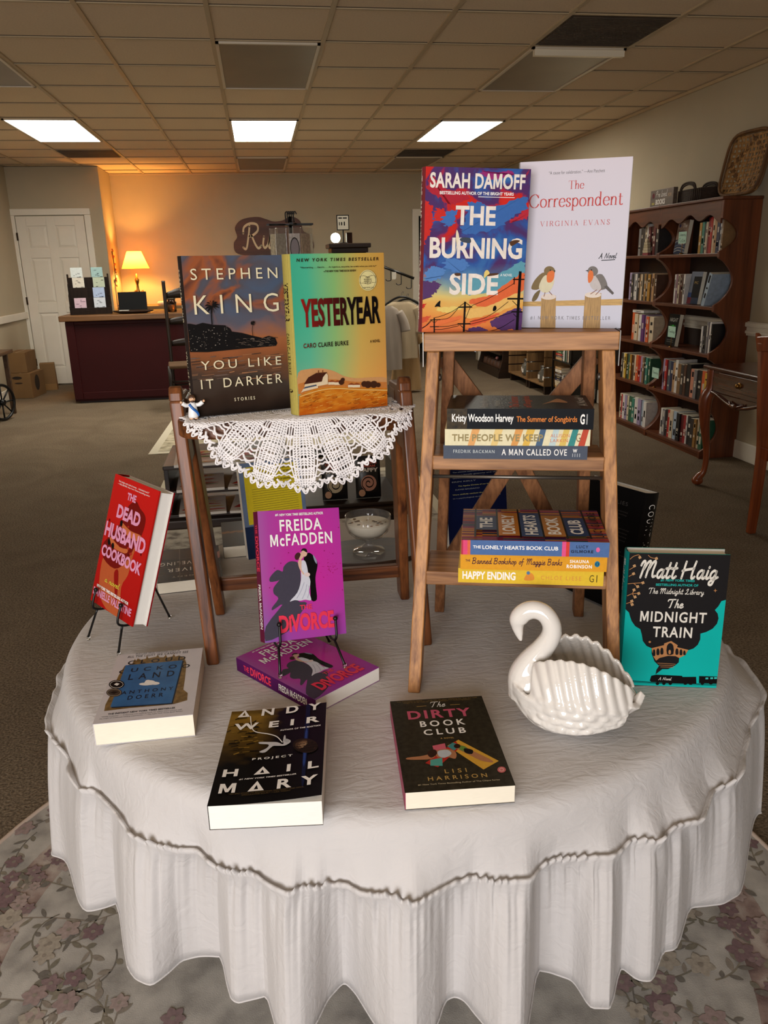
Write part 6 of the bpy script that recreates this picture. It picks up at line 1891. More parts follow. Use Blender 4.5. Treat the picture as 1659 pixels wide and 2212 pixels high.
Sf.T('The Summer', (0.08, 0.50), (0.92, 0.50), (0.08, 0.57), ink((206, 84, 44)), 0.03)
Sf.T('of Songbirds', (0.08, 0.40), (0.92, 0.40), (0.08, 0.47), ink((206, 84, 44)), 0.03)
Sf.PS([(0.3, 0.34), (0.5, 0.28), (0.72, 0.22), (0.6, 0.18), (0.42, 0.16), (0.45, 0.26)], ink((206, 150, 106)), 3)
Sf.T('A Novel', (0.2, 0.03), (0.8, 0.03), (0.2, 0.09), ink((206, 204, 198)), 0.02)
book('novel', 'black paperback with orange spine title, topmost of the upper ladder stack', 0.122, 0.2096, 0.030, shelf_pose(0.0, y2 - 0.006, z2 + 0.0461, 0.2096, 0.030, -0.4), mat('cover_night', (20, 24, 30), rough=0.35, bump=0.2, bscale=300, spec=0.2), Sf, Ss)

# ------------------------------------------------------------------ wire book easels
tipm = glass('clear_tip', (220, 220, 216), 0.1)
def easel(label, M, w, t, feet, back_foot, x0=0.02, up=0.028, hb=0.6):
    e = thing('book_easel', label, 'book easel', None, 'wire book easels')
    P = lambda x, y, z: M @ Vector((x, y, z))
    for x, foot in ((x0, feet[0]), (w - x0, feet[1])):
        fv = Vector(foot)
        pts = [P(x, -0.010, up), P(x, -0.011, up * 0.4), P(x, -0.009, -0.004), P(x, 0.002, -0.008), P(x, t * 0.6, -0.006)]
        b = MB()
        sp = smooth_path(pts, 5)
        b.tube(sp, 0.0021, black_wire, 8)
        b.ball(P(x, -0.010, up), 0.0042, black_wire, 10)
        ho = b.build('hook', e)
        b = MB()
        st0 = P(x, 0.0, -0.008)
        b.tube([st0, st0.lerp(fv, 0.15) + Vector((0, 0, 0.002)), fv + Vector((0, 0, 0.009))], 0.0021, black_wire, 8)
        lg = b.build('front_leg', e)
        b = MB()
        d = (fv - st0).normalized()
        b.tube([fv + Vector((0, 0, 0.010)), fv + Vector((0, 0, 0.0032))], [0.0034, 0.003], tipm, 8)
        b.build('tip', lg)
        b = MB()
        b.tube([P(x, t * 0.6, -0.006), P(x, t + 0.004, 0.0), P(w / 2 + (x - w / 2) * 0.35, t + 0.0045, w * hb * 0.9), P(w / 2, t + 0.0045, w * hb * 1.15)], 0.0021, black_wire, 8)
        b.build('back_upright', e)
    bf = Vector(back_foot)
    b = MB()
    b.tube([P(w / 2, t + 0.006, w * hb * 1.1), bf + Vector((0, 0, 0.006))], 0.0021, black_wire, 8)
    bl = b.build('back_leg', e)
    b = MB()
    b.tube([bf + Vector((0, 0, 0.008)), bf + Vector((0, 0, 0.0032))], 0.0034, tipm, 8)
    b.build('tip', bl)
    return e
easel('black wire easel holding the red hardcover', DM, 0.152, 0.03, [(-0.346, 1.375, TZ), (-0.281, 1.300, TZ)], (-0.209, 1.442, TZ), x0=0.03)
ztop = TZ + 0.0252
easel('black wire easel holding the upright magenta paperback', FM, 0.14, 0.025, [(-0.005, 1.121, ztop), (0.098, 1.135, ztop)], (0.085, 1.275, TZ), x0=0.022)
YM = TR(-0.0578, 1.640, 0.772, 12.8, -8, -0.7)
easel('black wire easel holding the yellow-backed paperback', YM, 0.14, 0.025, [(-0.040, 1.625, TZ), (0.07, 1.65, TZ)], (0.01, 1.76, TZ), x0=0.03, up=0.012)
RM = TR(0.3900, 1.640, 0.765, 2.9, -8, -1.2)
easel('black wire easel holding the navy paperback behind the ladder', RM, 0.14, 0.025, [(0.402, 1.62, TZ), (0.515, 1.625, TZ)], (0.46, 1.76, TZ), x0=0.02, up=0.012)
# ------------------------------------------------------------------ small things on the table
# glazed swan planter
glaze = mat('white_glaze', (226, 221, 214), rough=0.09, var=0.02, vscale=12, coat=0.6, spec=0.6)
def swan_material():
    m = glaze
    N, K, P = nodes_of(m)
    tc = N.new('ShaderNodeTexCoord')
    vo = N.new('ShaderNodeTexVoronoi'); vo.feature = 'SMOOTH_F1'; vo.inputs['Scale'].default_value = 75
    vo.inputs['Smoothness'].default_value = 0.4
    K.new(tc.outputs['Object'], vo.inputs['Vector'])
    sep = N.new('ShaderNodeSeparateXYZ'); K.new(tc.outputs['Object'], sep.inputs[0])
    mr = N.new('ShaderNodeMapRange')                    # small breast and belly feathers only low on the body
    mr.inputs['From Min'].default_value = 0.062; mr.inputs['From Max'].default_value = 0.050
    K.new(sep.outputs['Z'], mr.inputs['Value'])
    mu = N.new('ShaderNodeMath'); mu.operation = 'MULTIPLY'
    K.new(vo.outputs['Distance'], mu.inputs[0]); K.new(mr.outputs[0], mu.inputs[1])
    b = N.new('ShaderNodeBump'); b.invert = True; b.inputs['Strength'].default_value = 0.55; b.inputs['Distance'].default_value = 0.006
    K.new(mu.outputs[0], b.inputs['Height']); K.new(b.outputs[0], P.inputs['Normal'])
swan_material()
sw = MB()
def shell(fn, nu, nv, th):
    """closed sheet: fn gives the outer surface, thickness inwards along the sampled normal"""
    o = [[Vector(fn(i / nu, j / nv)) for i in range(nu + 1)] for j in range(nv + 1)]
    inn = [[None] * (nu + 1) for _ in range(nv + 1)]
    for j in range(nv + 1):
        for i in range(nu + 1):
            du = o[j][min(i + 1, nu)] - o[j][max(i - 1, 0)]
            dv = o[min(j + 1, nv)][i] - o[max(j - 1, 0)][i]
            n = du.cross(dv)
            n = n.normalized() if n.length > 1e-9 else Vector((0, 0, 1))
            inn[j][i] = o[j][i] - n * th
    v = [p for r in o for p in r] + [p for r in inn for p in r]
    w = nu + 1
    k = w * (nv + 1)
    f = []
    for j in range(nv):
        for i in range(nu):
            a = j * w + i
            f.append((a, a + 1, a + 1 + w, a + w))
            f.append((k + a, k + a + w, k + a + 1 + w, k + a + 1))
    for i in range(nu):
        f.append((i, k + i, k + i + 1, i + 1))
        a = nv * w + i
        f.append((a, a + 1, k + a + 1, k + a))
    for j in range(nv):
        a = j * w
        f.append((a, a + w, k + a + w, k + a))
        a = j * w + nu
        f.append((a, k + a, k + a + w, a + w))
    sw.add(v, f, glaze, True)
def hull(x):
    """half width of the body along its length"""
    t = (x + 0.098) / 0.196
    t = min(1, max(0, t))
    return 0.066 * (math.sin(PI * t ** 0.82)) ** 0.62
def bowl(u, w):
    # u along the body, w across from one rim under the keel to the other
    t = 0.004 + 0.992 * u
    x = -0.098 + 0.196 * t
    hw = hull(x)
    a = -PI / 2 + PI * w
    keel = 0.060 * (abs(2 * t - 0.95)) ** 2.6
    top = 0.072 + 0.012 * max(0, (t - 0.75) * 4) + 0.016 * max(0, (0.3 - t) * 3.3)
    z = top - (top - keel) * math.cos(a) ** 0.75 if math.cos(a) > 1e-6 else top
    return (x, hw * math.sin(a), max(0.0, z))
shell(lambda u, w: bowl(u, 1 - w), 48, 32, 0.006)
# filled floor of the planter and solid chest
sw.ball((0.012, 0, 0.036), 1.0, glaze, 32, (0.072, 0.052, 0.026))
sw.ball((-0.066, 0, 0.070), 1.0, glaze, 28, (0.031, 0.036, 0.044))
# neck and head in one sweep
NP = [(-0.066, 0, 0.060), (-0.073, 0, 0.088), (-0.066, 0, 0.113), (-0.047, 0, 0.141), (-0.035, 0, 0.164), (-0.034, 0, 0.185), (-0.045, 0, 0.203), (-0.062, 0, 0.209), (-0.078, 0, 0.203), (-0.0875, 0, 0.190), (-0.0885, 0, 0.177), (-0.0855, 0, 0.163), (-0.082, 0, 0.151)]
NR_ = [0.036, 0.029, 0.0225, 0.0185, 0.0165, 0.0155, 0.0150, 0.0150, 0.0155, 0.0152, 0.0105, 0.0068, 0.0028]
sp = smooth_path(NP, 7)
sr = [p.x for p in smooth_path([(r, 0, 0) for r in NR_], 7)]
sw.tube(sp, sr, glaze, 22)
for s in (-1, 1):
    sw.ball((-0.0875, s * 0.0105, 0.1895), 0.0042, glaze, 10)          # eye bosses
    sw.ball((-0.091, s * 0.005, 0.178), 0.0045, glaze, 10)
# wings: ridged, scalloped shells rising round the opening
def wing(side):
    NFE = 9
    def fn(u, w):
        x = -0.062 + 0.150 * u + 0.012 * w * (0.2 + u)
        arch = math.sin(PI * min(1, 0.22 + 0.74 * u)) ** 0.75
        low = 0.012 + 0.026 * u + 0.026 * (1 - u) ** 3
        rim = 0.070 + 0.078 * arch
        z = low + (rim - low) * w
        out = 0.058 * (1 - ((u - 0.42) / 0.80) ** 2) + 0.004
        y = out + 0.017 * math.sin(PI * (0.10 + 0.70 * w)) * math.sin(PI * (0.1 + 0.8 * u)) - 0.024 * w ** 2.4
        ph = NFE * (u - 0.26 * (1 - w))
        ridge = abs(math.sin(PI * ph)) ** 0.8
        depth = 0.0056 * min(1, max(0, (w - 0.30) * 4))
        y += depth * (ridge - 0.5)
        z += 0.0055 * (ridge - 0.3) * max(0, (w - 0.6) * 2.5)
        if w < 0.5:                                                     # rows of round covert feathers
            row = int(w / 0.125)
            y += 0.0036 * abs(math.sin(PI * (7 * u + 0.5 * (row % 2)))) * abs(math.sin(PI * w / 0.125)) ** 0.7
        return (x, side * y, z)
    if side > 0:
        shell(lambda u, w: fn(u, w), 90, 40, -0.0058)
    else:
        shell(lambda u, w: fn(u, w), 90, 40, 0.0058)
wing(1)
wing(-1)
# tail: a short upturned fan
def tail(u, w):
    a = -0.9 + 1.8 * w
    r = 0.046 * u
    x = 0.062 + r * math.cos(a) * (1 + 0.06 * abs(math.cos(a * 4)))
    return (x, r * math.sin(a) * 0.72, 0.040 + 0.042 * u ** 1.3 + 0.004 * math.cos(a * 7) * u - 0.010 * abs(math.sin(a)) * u)
shell(tail, 16, 24, 0.012)
SWS = 0.86
sw.v = [(a * SWS, c * SWS, z * SWS) for a, c, z in sw.v]
swan = sw.build('swan_planter', M=TR(0.400, 0.945, TZ + 0.001, -25.0))
r = swan.modifiers.new('skin', 'REMESH'); r.mode = 'VOXEL'; r.voxel_size = 0.0017; r.use_smooth_shade = True
r = swan.modifiers.new('soften', 'SMOOTH'); r.factor = 0.5; r.iterations = 5
tag(swan, 'glossy white ceramic swan planter with an open back beside the turquoise novel', 'planter')

# dark board with a candle in a footed glass bowl, behind the stool
walnut = wood('dark_walnut_board', (36, 22, 14), (66, 42, 26), axis='x', scale=26, rough=0.4)
b = MB()
b.prism([(0.135 * math.cos(2 * PI * i / 40), 0.085 * math.sin(2 * PI * i / 40)) for i in range(40)], 0.0005, 0.012, walnut)
tag(b.build('serving_board', M=TR(0.215, 1.715, TZ, 4), bevel=0.002), 'dark oval wooden board under the glass candle bowl', 'board')
cg = thing('candle_bowl', 'footed glass bowl of white wax scattered with dried petals', 'candle', TR(0.214, 1.703, TZ + 0.0128))
cgl = thin_glass('clear_glass')
b = MB()
b.lathe([(0.0, 0.0), (0.036, 0.0), (0.0385, 0.003), (0.034, 0.007), (0.018, 0.012), (0.0085, 0.020), (0.0080, 0.026), (0.016, 0.031), (0.034, 0.038), (0.047, 0.051), (0.0525, 0.068), (0.0525, 0.088), (0.0515, 0.0885), (0.0503, 0.088), (0.0503, 0.069), (0.045, 0.0535), (0.033, 0.0415), (0.0, 0.036)], cgl, 48)
b.build('bowl', cg)
wax = mat('candle_wax', (236, 228, 208), rough=0.5, var=0.02, vscale=30)
b = MB()
b.lathe([(0.0, 0.0372), (0.032, 0.0422), (0.0438, 0.0542), (0.0488, 0.0690), (0.0490, 0.0712), (0.0, 0.0718)], wax, 40)
b.build('wax', cg)
pet = [mat('dried_petal_' + str(i), c, rough=0.8) for i, c in enumerate(((96, 70, 40), (140, 96, 52), (72, 58, 38)))]
rs = random.Random(2)
b = MB()
for i in range(16):
    a, q = rs.uniform(0, 6.28), rs.uniform(0.012, 0.042)
    b.ball((q * math.cos(a), q * math.sin(a), 0.0722), 1.0, pet[i % 3], 8, (rs.uniform(0.002, 0.006), rs.uniform(0.001, 0.003), 0.001))
po = b.build('dried_petals', cg); po['kind'] = 'stuff'
MB().tube([(0, 0, 0.071), (0.0008, 0, 0.083)], 0.0009, mat('wick', (220, 214, 200), rough=0.9), 6).build('wick', cg)

# little plastic figure on the doily
fg = thing('figurine', 'tiny white-robed toy figure with a blue sash and outstretched arms', 'figurine', TR(-0.111, 1.247, ZTOP + 0.0016, 12))
robe, sash, hair, skinp = mat('toy_white', (236, 236, 236), rough=0.3), mat('toy_blue', (38, 98, 172), rough=0.3), mat('toy_brown', (72, 46, 30), rough=0.4), mat('toy_skin', (224, 178, 140), rough=0.35)
b = MB()
b.lathe([(0.0, 0.003), (0.0075, 0.003), (0.0082, 0.006), (0.0066, 0.018), (0.0058, 0.024), (0.003, 0.027), (0.0, 0.0275)], robe, 20)
for s in (-1, 1):
    b.tube(smooth_path([(s * 0.004, 0, 0.0225), (s * 0.010, -0.001, 0.0225), (s * 0.0155, -0.002, 0.0262)], 4), [0.0030] * 4 + [0.0034] * 5, robe, 10)
    b.ball((s * 0.0035, -0.002, 0.002), 0.0034, skinp, 10, (1, 1.5, 0.6))
b.build('robe', fg)
b = MB()
b.tube(smooth_path([(-0.0052, -0.004, 0.0242), (-0.001, -0.0068, 0.018), (0.005, -0.0062, 0.012), (0.0072, -0.003, 0.006)], 4), 0.0021, sash, 8)
b.build('sash', fg)
b = MB()
b.ball((0, 0, 0.0318), 0.0052, skinp, 14)
for s in (-1, 1):
    b.ball((s * 0.0172, -0.0025, 0.0278), 0.0021, skinp, 8)
    b.ball((s * 0.0018, -0.0049, 0.0326), 0.0006, BLACK, 6)
b.build('head', fg)
b = MB()
b.ball((0, 0.0008, 0.0336), 0.0056, hair, 14, (1, 1, 0.85))
b.ball((0, -0.0022, 0.0287), 0.0036, hair, 12, (0.9, 0.8, 0.8))
b.build('hair', fg)

# ------------------------------------------------------------------ dark magazine rack on the floor behind the table
dkwood = wood('dark_stained_wood', (26, 17, 12), (48, 31, 21), axis='x', scale=14, rough=0.4)
mr = thing('magazine_rack', 'low dark wooden rack of magazines and sweets behind the oak stool', 'rack', TR(0, 0, 0))
for z, xe in ((0.318, 0.62), (0.43, 0.09), (0.545, 0.09)):
    b = MB(); b.box(-0.47, xe, 3.52, 3.98, z - 0.018, z, dkwood); b.build('shelf', mr, 0.004)
for x, zt in ((-0.47, 0.528), (0.07, 0.528), (0.60, 0.45)):
    b = MB(); b.box(x, x + 0.02, 3.55, 3.98, 0.318, zt, dkwood); b.build('divider', mr, 0.002)
b = MB(); b.box(-0.50, 0.65, 3.49, 4.0, 0.255, 0.30, dkwood); b.build('table_top', mr, 0.008)
for x in (-0.16, 0.50):
    b = MB(); b.box(x, x + 0.09, 3.62, 3.72, 0.0065, 0.255, dkwood); b.build('leg', mr, 0.004)
mag_bg = [(230, 216, 200), (206, 66, 60), (232, 198, 90), (150, 160, 110), (226, 170, 160)]
def magazine(x, y, z, yaw, seed, label):
    q = random.Random(seed)
    A_ = Art()
    A_.R(0, 1, 0, 1, ink((240, 226, 216)))
    for i in range(26):
        A_.PS([(q.random() * 0.9 + 0.05 + 0.07 * math.cos(k), (i / 27 + 0.02 + 0.03 * math.sin(k))) for k in range(6)], ink(q.choice(mag_bg[1:])), 2)
    A_.P([(0.05, 0.2), (0.2, 0.2), (0.65, 0.9), (0.5, 0.9)], ink((204, 60, 54)))
    b = MB()
    b.box(0, 0.21, 0, 0.27, 0, 0.012, ink((222, 216, 206)))
    for j, (v, f, m) in enumerate(A_.items):
        b.add([(min(1, max(0, a)) * 0.21, min(1, max(0, c)) * 0.27, 0.0122 + j * 0.00002) for a, c in v], f, m)
    tag(b.build('magazine', M=TR(x, y, z, yaw)), label, 'magazine', 'magazines in the dark rack')
for z, nm in ((0.3185, 'bottom'), (0.4305, 'middle'), (0.5455, 'top')):
    magazine(-0.415, 3.485, z, 3, int(z * 100), 'floral magazine at the left on the %s shelf of the dark rack' % nm)
    magazine(-0.19, 3.49, z, -4, int(z * 130), 'floral magazine at the right on the %s shelf of the dark rack' % nm)
foil = mat('sweet_bag_black', (20, 18, 20), rough=0.3, var=0.2, vscale=20)
def sweet_bag(x, y, z, label, c):
    t = thing('sweet_bag', label, 'bag', TR(x, y, z, 0, -8), 'bags of taffy in the dark rack')
    b = MB()
    def fn(u, w):
        bul = 0.022 * math.sin(PI * u) ** 0.5 * math.sin(PI * min(1, w * 1.15)) ** 0.6 if w * 1.15 < 1 else 0.0
        return ((u - 0.5) * 0.12, -bul, w * 0.20)
    b.grid(fn, 14, 18, foil, True)
    b.grid(lambda u, w: (fn(1 - u, w)[0], -fn(1 - u, w)[1] + 0.001, fn(u, w)[2]), 14, 18, foil, True)
    b.build('pouch', t)
    A_ = Art()
    A_.T('COOKIES &', (0.12, 0.86), (0.88, 0.86), (0.12, 0.92), ink((214, 110, 90)), 0.03)
    A_.T('CREAM', (0.2, 0.78), (0.8, 0.78), (0.2, 0.84), ink((214, 110, 90)), 0.03)
    A_.T('TAFFY', (0.08, 0.66), (0.92, 0.66), (0.08, 0.76), ink((236, 226, 214)), 0.05)
    A_.E((0.5, 0.38), 0.33, 0.2, ink(c), 24)
    spir = [(0.5 + (0.04 + 0.018 * k) * math.cos(k * 0.7), 0.38 + (0.024 + 0.011 * k) * math.sin(k * 0.7)) for k in range(16)]
    A_.L(spir, 0.03, BLACK)
    A_.E((0.2, 0.14), 0.14, 0.09, ink((206, 160, 130)), 14)
    b = MB()
    for j, (v, f, m) in enumerate(A_.items):
        b.add([((a - 0.5) * 0.112, -0.0235 - j * 0.00003, c_ * 0.19) for a, c_ in v], f, m)
    b.build('printed_label', t)
sweet_bag(0.30, 3.60, 0.3195, 'black bag of taffy with a pale swirl, nearer the doily\u2019s tip', (206, 190, 160))
sweet_bag(0.46, 3.60, 0.3195, 'black bag of taffy with a pink swirl, by the stool\u2019s right legs', (206, 150, 130))
# ------------------------------------------------------------------ far left: counter, door corner, cart
counter = thing('sales_counter', 'dark red panelled sales counter with a brown wooden top', 'counter', TR(0, 0, 0))
crim = mat('counter_red_paint', (52, 7, 8), rough=0.55, spec=0.2, var=0.08, vscale=4)
ctop = wood('counter_top_wood', (78, 52, 28), (120, 82, 46), axis='x', scale=9, rough=0.4)
b = MB(); b.box(-2.05, 0.1, 9.06, 9.62, 0.02, 0.875, crim); b.build('cabinet', counter, 0.003)
b = MB()
for x0, x1, z0, z1 in ((-2.05, -1.96, 0.04, 0.87), (-0.62, -0.52, 0.04, 0.87), (-0.02, 0.1, 0.04, 0.87)):
    b.box(x0, x1, 9.04, 9.06, z0, z1, crim)
b.box(-1.96, -0.62, 9.04, 9.06, 0.04, 0.12, crim); b.box(-0.52, -0.02, 9.04, 9.06, 0.04, 0.12, crim)
b.box(-1.96, -0.02, 9.04, 9.06, 0.835, 0.87, crim)
b.build('panel_frame', counter, 0.006)
b = MB(); b.box(-2.10, 0.14, 9.0, 9.68, 0.876, 0.935, ctop); b.build('countertop', counter, 0.008)
b = MB(); b.box(-2.0, 0.06, 9.09, 9.6, 0.0, 0.02, dkwood); b.build('plinth', counter)

rackm = wood('card_rack_wood', (20, 13, 10), (36, 24, 17), axis='z', scale=18, rough=0.6, spec=0.15)
cr_ = thing('card_rack', 'dark stepped wooden rack of greeting cards at the counter\u2019s left end', 'card rack', TR(-1.80, 9.22, 0.9355, 8))
for k in range(4):
    b = MB()
    y0, z0 = 0.05 * k, 0.105 * k
    b.box(-0.20, 0.20, y0, y0 + 0.05, 0.0, z0 + 0.045, rackm)
    b.box(-0.20, 0.20, y0, y0 + 0.01, z0 + 0.045, z0 + 0.07, rackm)
    b.build('tier', cr_, 0.002)
for s in (-1, 1):
    b = MB()
    pr = [(0, 0), (0.23, 0), (0.23, 0.42), (0.16, 0.42), (0.16, 0.33), (0.11, 0.31), (0.11, 0.22), (0.05, 0.2), (0.05, 0.1), (0.0, 0.08)]
    m4 = Matrix(((0, 0, 1, 0), (1, 0, 0, 0), (0, 1, 0, 0), (0, 0, 0, 1)))
    b.prism(pr, s * 0.20, s * 0.215, rackm, m4)
    b.build('side', cr_, 0.002)
cards = [(-0.11, 3, (186, 192, 192)), (0.10, 3, (136, 166, 166)), (-0.10, 2, (190, 184, 172)), (0.11, 2, (160, 170, 150)), (0.10, 1, (150, 166, 196)), (-0.10, 0, (186, 160, 174)), (0.10, 0, (184, 190, 200))]
names = ['pale grey', 'dusty teal', 'cream framed', 'sage', 'pale blue', 'lilac', 'white floral', 'white']
CRM = TR(-1.80, 9.22, 0.9355, 8)
for (x, k, c), n in zip(cards, names):
    b = MB()
    b.box(-0.06, 0.06, 0, 0.004, 0, 0.128, mat('card_' + n.replace(' ', '_'), c, rough=0.6, var=0.1, vscale=60))
    q = random.Random(len(n))
    for i in range(6):
        xx, zz = q.uniform(-0.045, 0.03), q.uniform(0.02, 0.11)
        b.box(xx, xx + q.uniform(0.01, 0.03), -0.0004, 0.0, zz, zz + 0.006, ink(tuple(int(v * 0.6) for v in c)))
    tag(b.build('greeting_card', M=CRM @ TR(x, 0.016 + 0.05 * k, 0.047 + 0.105 * k, 0, -10)), n + ' greeting card in the dark stepped rack on the counter, ' + ('bottom', 'second', 'third', 'top')[k] + ' tier', 'card', 'greeting cards in the counter rack')
b = MB()
b.lathe([(0.0, 0.002), (0.10, 0.002), (0.15, 0.016), (0.165, 0.03), (0.158, 0.031), (0.14, 0.018), (0.0, 0.010)], dkwood, 32, Matrix.Diagonal((1.35, 0.7, 1, 1)))
tag(b.build('tray', M=TR(-1.355, 9.20, 0.936)), 'dark oval wooden tray on the counter in front of the laptop', 'tray')
b = MB(); b.box(-0.05, 0.05, -0.03, 0.03, 0, 0.02, ink((214, 210, 200)))
tag(b.build('card_stack', M=TR(-1.45, 9.20, 0.9515)), 'small white stack of cards in the dark oval tray', 'cards')
desk_m = wood('back_desk_wood', (104, 76, 44), (150, 114, 70), axis='x', scale=9)
bd = thing('back_desk', 'pale desk in the corner behind the counter carrying the lamp', 'desk', TR(0, 0, 0))
b = MB(); b.box(-1.78, -0.3, 10.80, 11.46, 0.90, 0.94, desk_m); b.build('top', bd, 0.004)
for x in (-1.76, -0.36):
    for y in (10.82, 11.40):
        b = MB(); b.box(x, x + 0.05, y, y + 0.05, 0, 0.90, desk_m); b.build('leg', bd)
lp = thing('laptop', 'open black laptop seen from behind on the counter', 'laptop', TR(-1.40, 9.48, 0.9355, 184))
lm = mat('laptop_black', (10, 10, 11), rough=0.6, spec=0.15)
b = MB(); b.box(-0.155, 0.155, -0.11, 0.10, 0, 0.014, lm); b.build('base', lp, 0.003)
b = MB(); b.box(-0.155, 0.155, 0, 0.008, 0, 0.205, lm); b.build('screen', lp, 0.003, M=TR(0, -0.10, 0.013, 0, 12))
b = MB(); b.lathe([(0, 0), (0.05, 0), (0.05, 0.10), (0.042, 0.115), (0.042, 0.13), (0, 0.13)], glass('dark_jar', (120, 92, 70), 0.1), 20); jar_o = b.build('jar', M=TR(-0.95, 9.28, 0.9355)); tag(jar_o, 'dark glass jar with a metal lid on the counter by the ladder-back chair', 'jar')
MB().lathe([(0, 0.131), (0.046, 0.131), (0.046, 0.15), (0, 0.151)], mat('tin_lid', (112, 104, 92), rough=0.4, metal=0.8), 20).build('lid', jar_o)
b = MB(); b.lathe([(0, 0), (0.11, 0), (0.125, 0.03), (0.11, 0.05), (0, 0.055)], mat('white_plastic', (226, 214, 190), rough=0.5), 24)
tag(b.build('round_box', M=TR(-1.18, 10.98, 0.9405)), 'flat round white box on the desk beside the lamp', 'box')

lamp = thing('table_lamp', 'brass table lamp with a glowing cream shade in the corner', 'lamp', TR(-1.545, 11.10, 0.9405))
brass = mat('aged_brass', (150, 108, 48), rough=0.3, metal=0.9)
b = MB()
b.lathe([(0, 0), (0.07, 0), (0.075, 0.012), (0.045, 0.03), (0.02, 0.05), (0.017, 0.10), (0.03, 0.13), (0.036, 0.16), (0.018, 0.20), (0.014, 0.26), (0.026, 0.30), (0.03, 0.325), (0.012, 0.35), (0.009, 0.40), (0.0, 0.40)], brass, 24)
for k in range(3):
    a = k * 2 * PI / 3
    b.tube(smooth_path([(0.02 * math.cos(a), 0.02 * math.sin(a), 0.15), (0.06 * math.cos(a), 0.06 * math.sin(a), 0.19), (0.07 * math.cos(a), 0.07 * math.sin(a), 0.17)], 4), 0.006, brass, 6)
b.build('base', lamp)
def shade_mat():
    m = bpy.data.materials.new('lit_fabric_shade')
    N, K, P = nodes_of(m)
    P.inputs['Base Color'].default_value = lin((250, 206, 96))
    P.inputs['Roughness'].default_value = 0.9
    tr = N.new('ShaderNodeBsdfTranslucent'); tr.inputs[0].default_value = lin((255, 206, 84))
    mx = N.new('ShaderNodeMixShader'); mx.inputs[0].default_value = 0.6
    K.new(P.outputs[0], mx.inputs[1]); K.new(tr.outputs[0], mx.inputs[2]); K.new(mx.outputs[0], N['Material Output'].inputs['Surface'])
    return m
b = MB()
b.lathe([(0.172, 0.465), (0.090, 0.675)], shade_mat(), 32)
b.build('lamp_shade', lamp)
b = MB(); b.ball((0, 0, 0.545), 0.032, emit('lamp_bulb', (255, 190, 90), 30.0), 14); b.build('bulb', lamp)
pl = bpy.data.lights.new('lamp_light', 'POINT'); pl.energy = 52; pl.color = (1.0, 0.46, 0.10); pl.shadow_soft_size = 0.05
po = bpy.data.objects.new('lamp_light', pl); po.parent = lamp; po.location = (0, 0, 0.56); COL.objects.link(po)

# hanging dried stems on the corner's side wall
wh = MB()
rs = random.Random(8)
for k in range(3):
    sp = smooth_path([(0.012, -0.02 + 0.03 * k, 0.0), (0.02, 0.02 * k - 0.02, -0.2), (0.016, 0.03 * k - 0.03, -0.42 + 0.05 * k)], 5)
    wh.tube(sp, 0.004, mat('dried_stem', (92, 62, 34), rough=0.9), 6)
    for p in sp[::2]:
        wh.ball(p + Vector((0.012, rs.uniform(-0.04, 0.04), rs.uniform(-0.02, 0.02))), 1.0, mat('dried_seedhead', (150, 72, 40), rough=0.9), 8, (0.008, 0.02, 0.014))
tag(wh.build('wall_hanging', M=TR(JX + 0.001, 10.95, 1.62)), 'spray of dried red seed heads hanging on the lamp-lit corner wall', 'wall hanging')
b = MB(); b.box(0.0015, 0.012, -0.1, 0.1, -0.16, 0.16, ink((196, 176, 140))); b.box(0.012, 0.016, -0.03, 0.03, 0.12, 0.15, steel)
tag(b.build('clipboard', M=TR(JX, 11.05, 1.12)), 'pale clipboard hanging on the corner wall beside the laptop', 'clipboard')

# ladder-back chair by the counter
lc = thing('ladderback_chair', 'dark ladder-back chair standing in front of the red counter', 'chair', TR(-0.72, 8.6, 0, 6))
ebony = wood('ebonised_wood', (20, 14, 10), (38, 25, 17), axis='z', scale=14, rough=0.4)
for x in (-0.22, 0.22):
    b = MB(); b.tube(smooth_path([(x, 0.02, 0.002), (x * 0.98, 0.02, 0.45), (x, 0.06, 1.20), (x, 0.062, 1.25)], 5), [0.019] * 15 + [0.013], ebony, 10); b.build('back_post', lc)
    b = MB(); b.tube([(x * 1.1, -0.36, 0.002), (x * 1.1, -0.36, 0.46)], 0.019, ebony, 10); b.build('front_leg', lc)
for z, a in ((0.62, 0.03), (0.84, 0.035), (1.10, 0.06)):
    b = MB()
    b.grid(lambda u, w: (-0.215 + 0.43 * u, 0.03 + 0.04 * (z - 0.45) - 0.02 * math.sin(PI * u), z + w * (0.05 + a * math.sin(PI * u))), 12, 2, ebony)
    o = b.build('slat', lc); s_ = o.modifiers.new('thick', 'SOLIDIFY'); s_.thickness = 0.012
b = MB(); b.box(-0.25, 0.25, -0.38, 0.03, 0.43, 0.465, mat('rush_seat', (84, 60, 36), rough=0.9, bump=0.5, bscale=60, stretch=(1, 6, 1))); b.build('seat', lc, 0.012)
for y, z in ((-0.36, 0.2), (-0.36, 0.3), (0.02, 0.22)):
    b = MB(); b.tube([(-0.23, y, z), (0.23, y, z)], 0.010, ebony, 8); b.build('stretcher', lc)

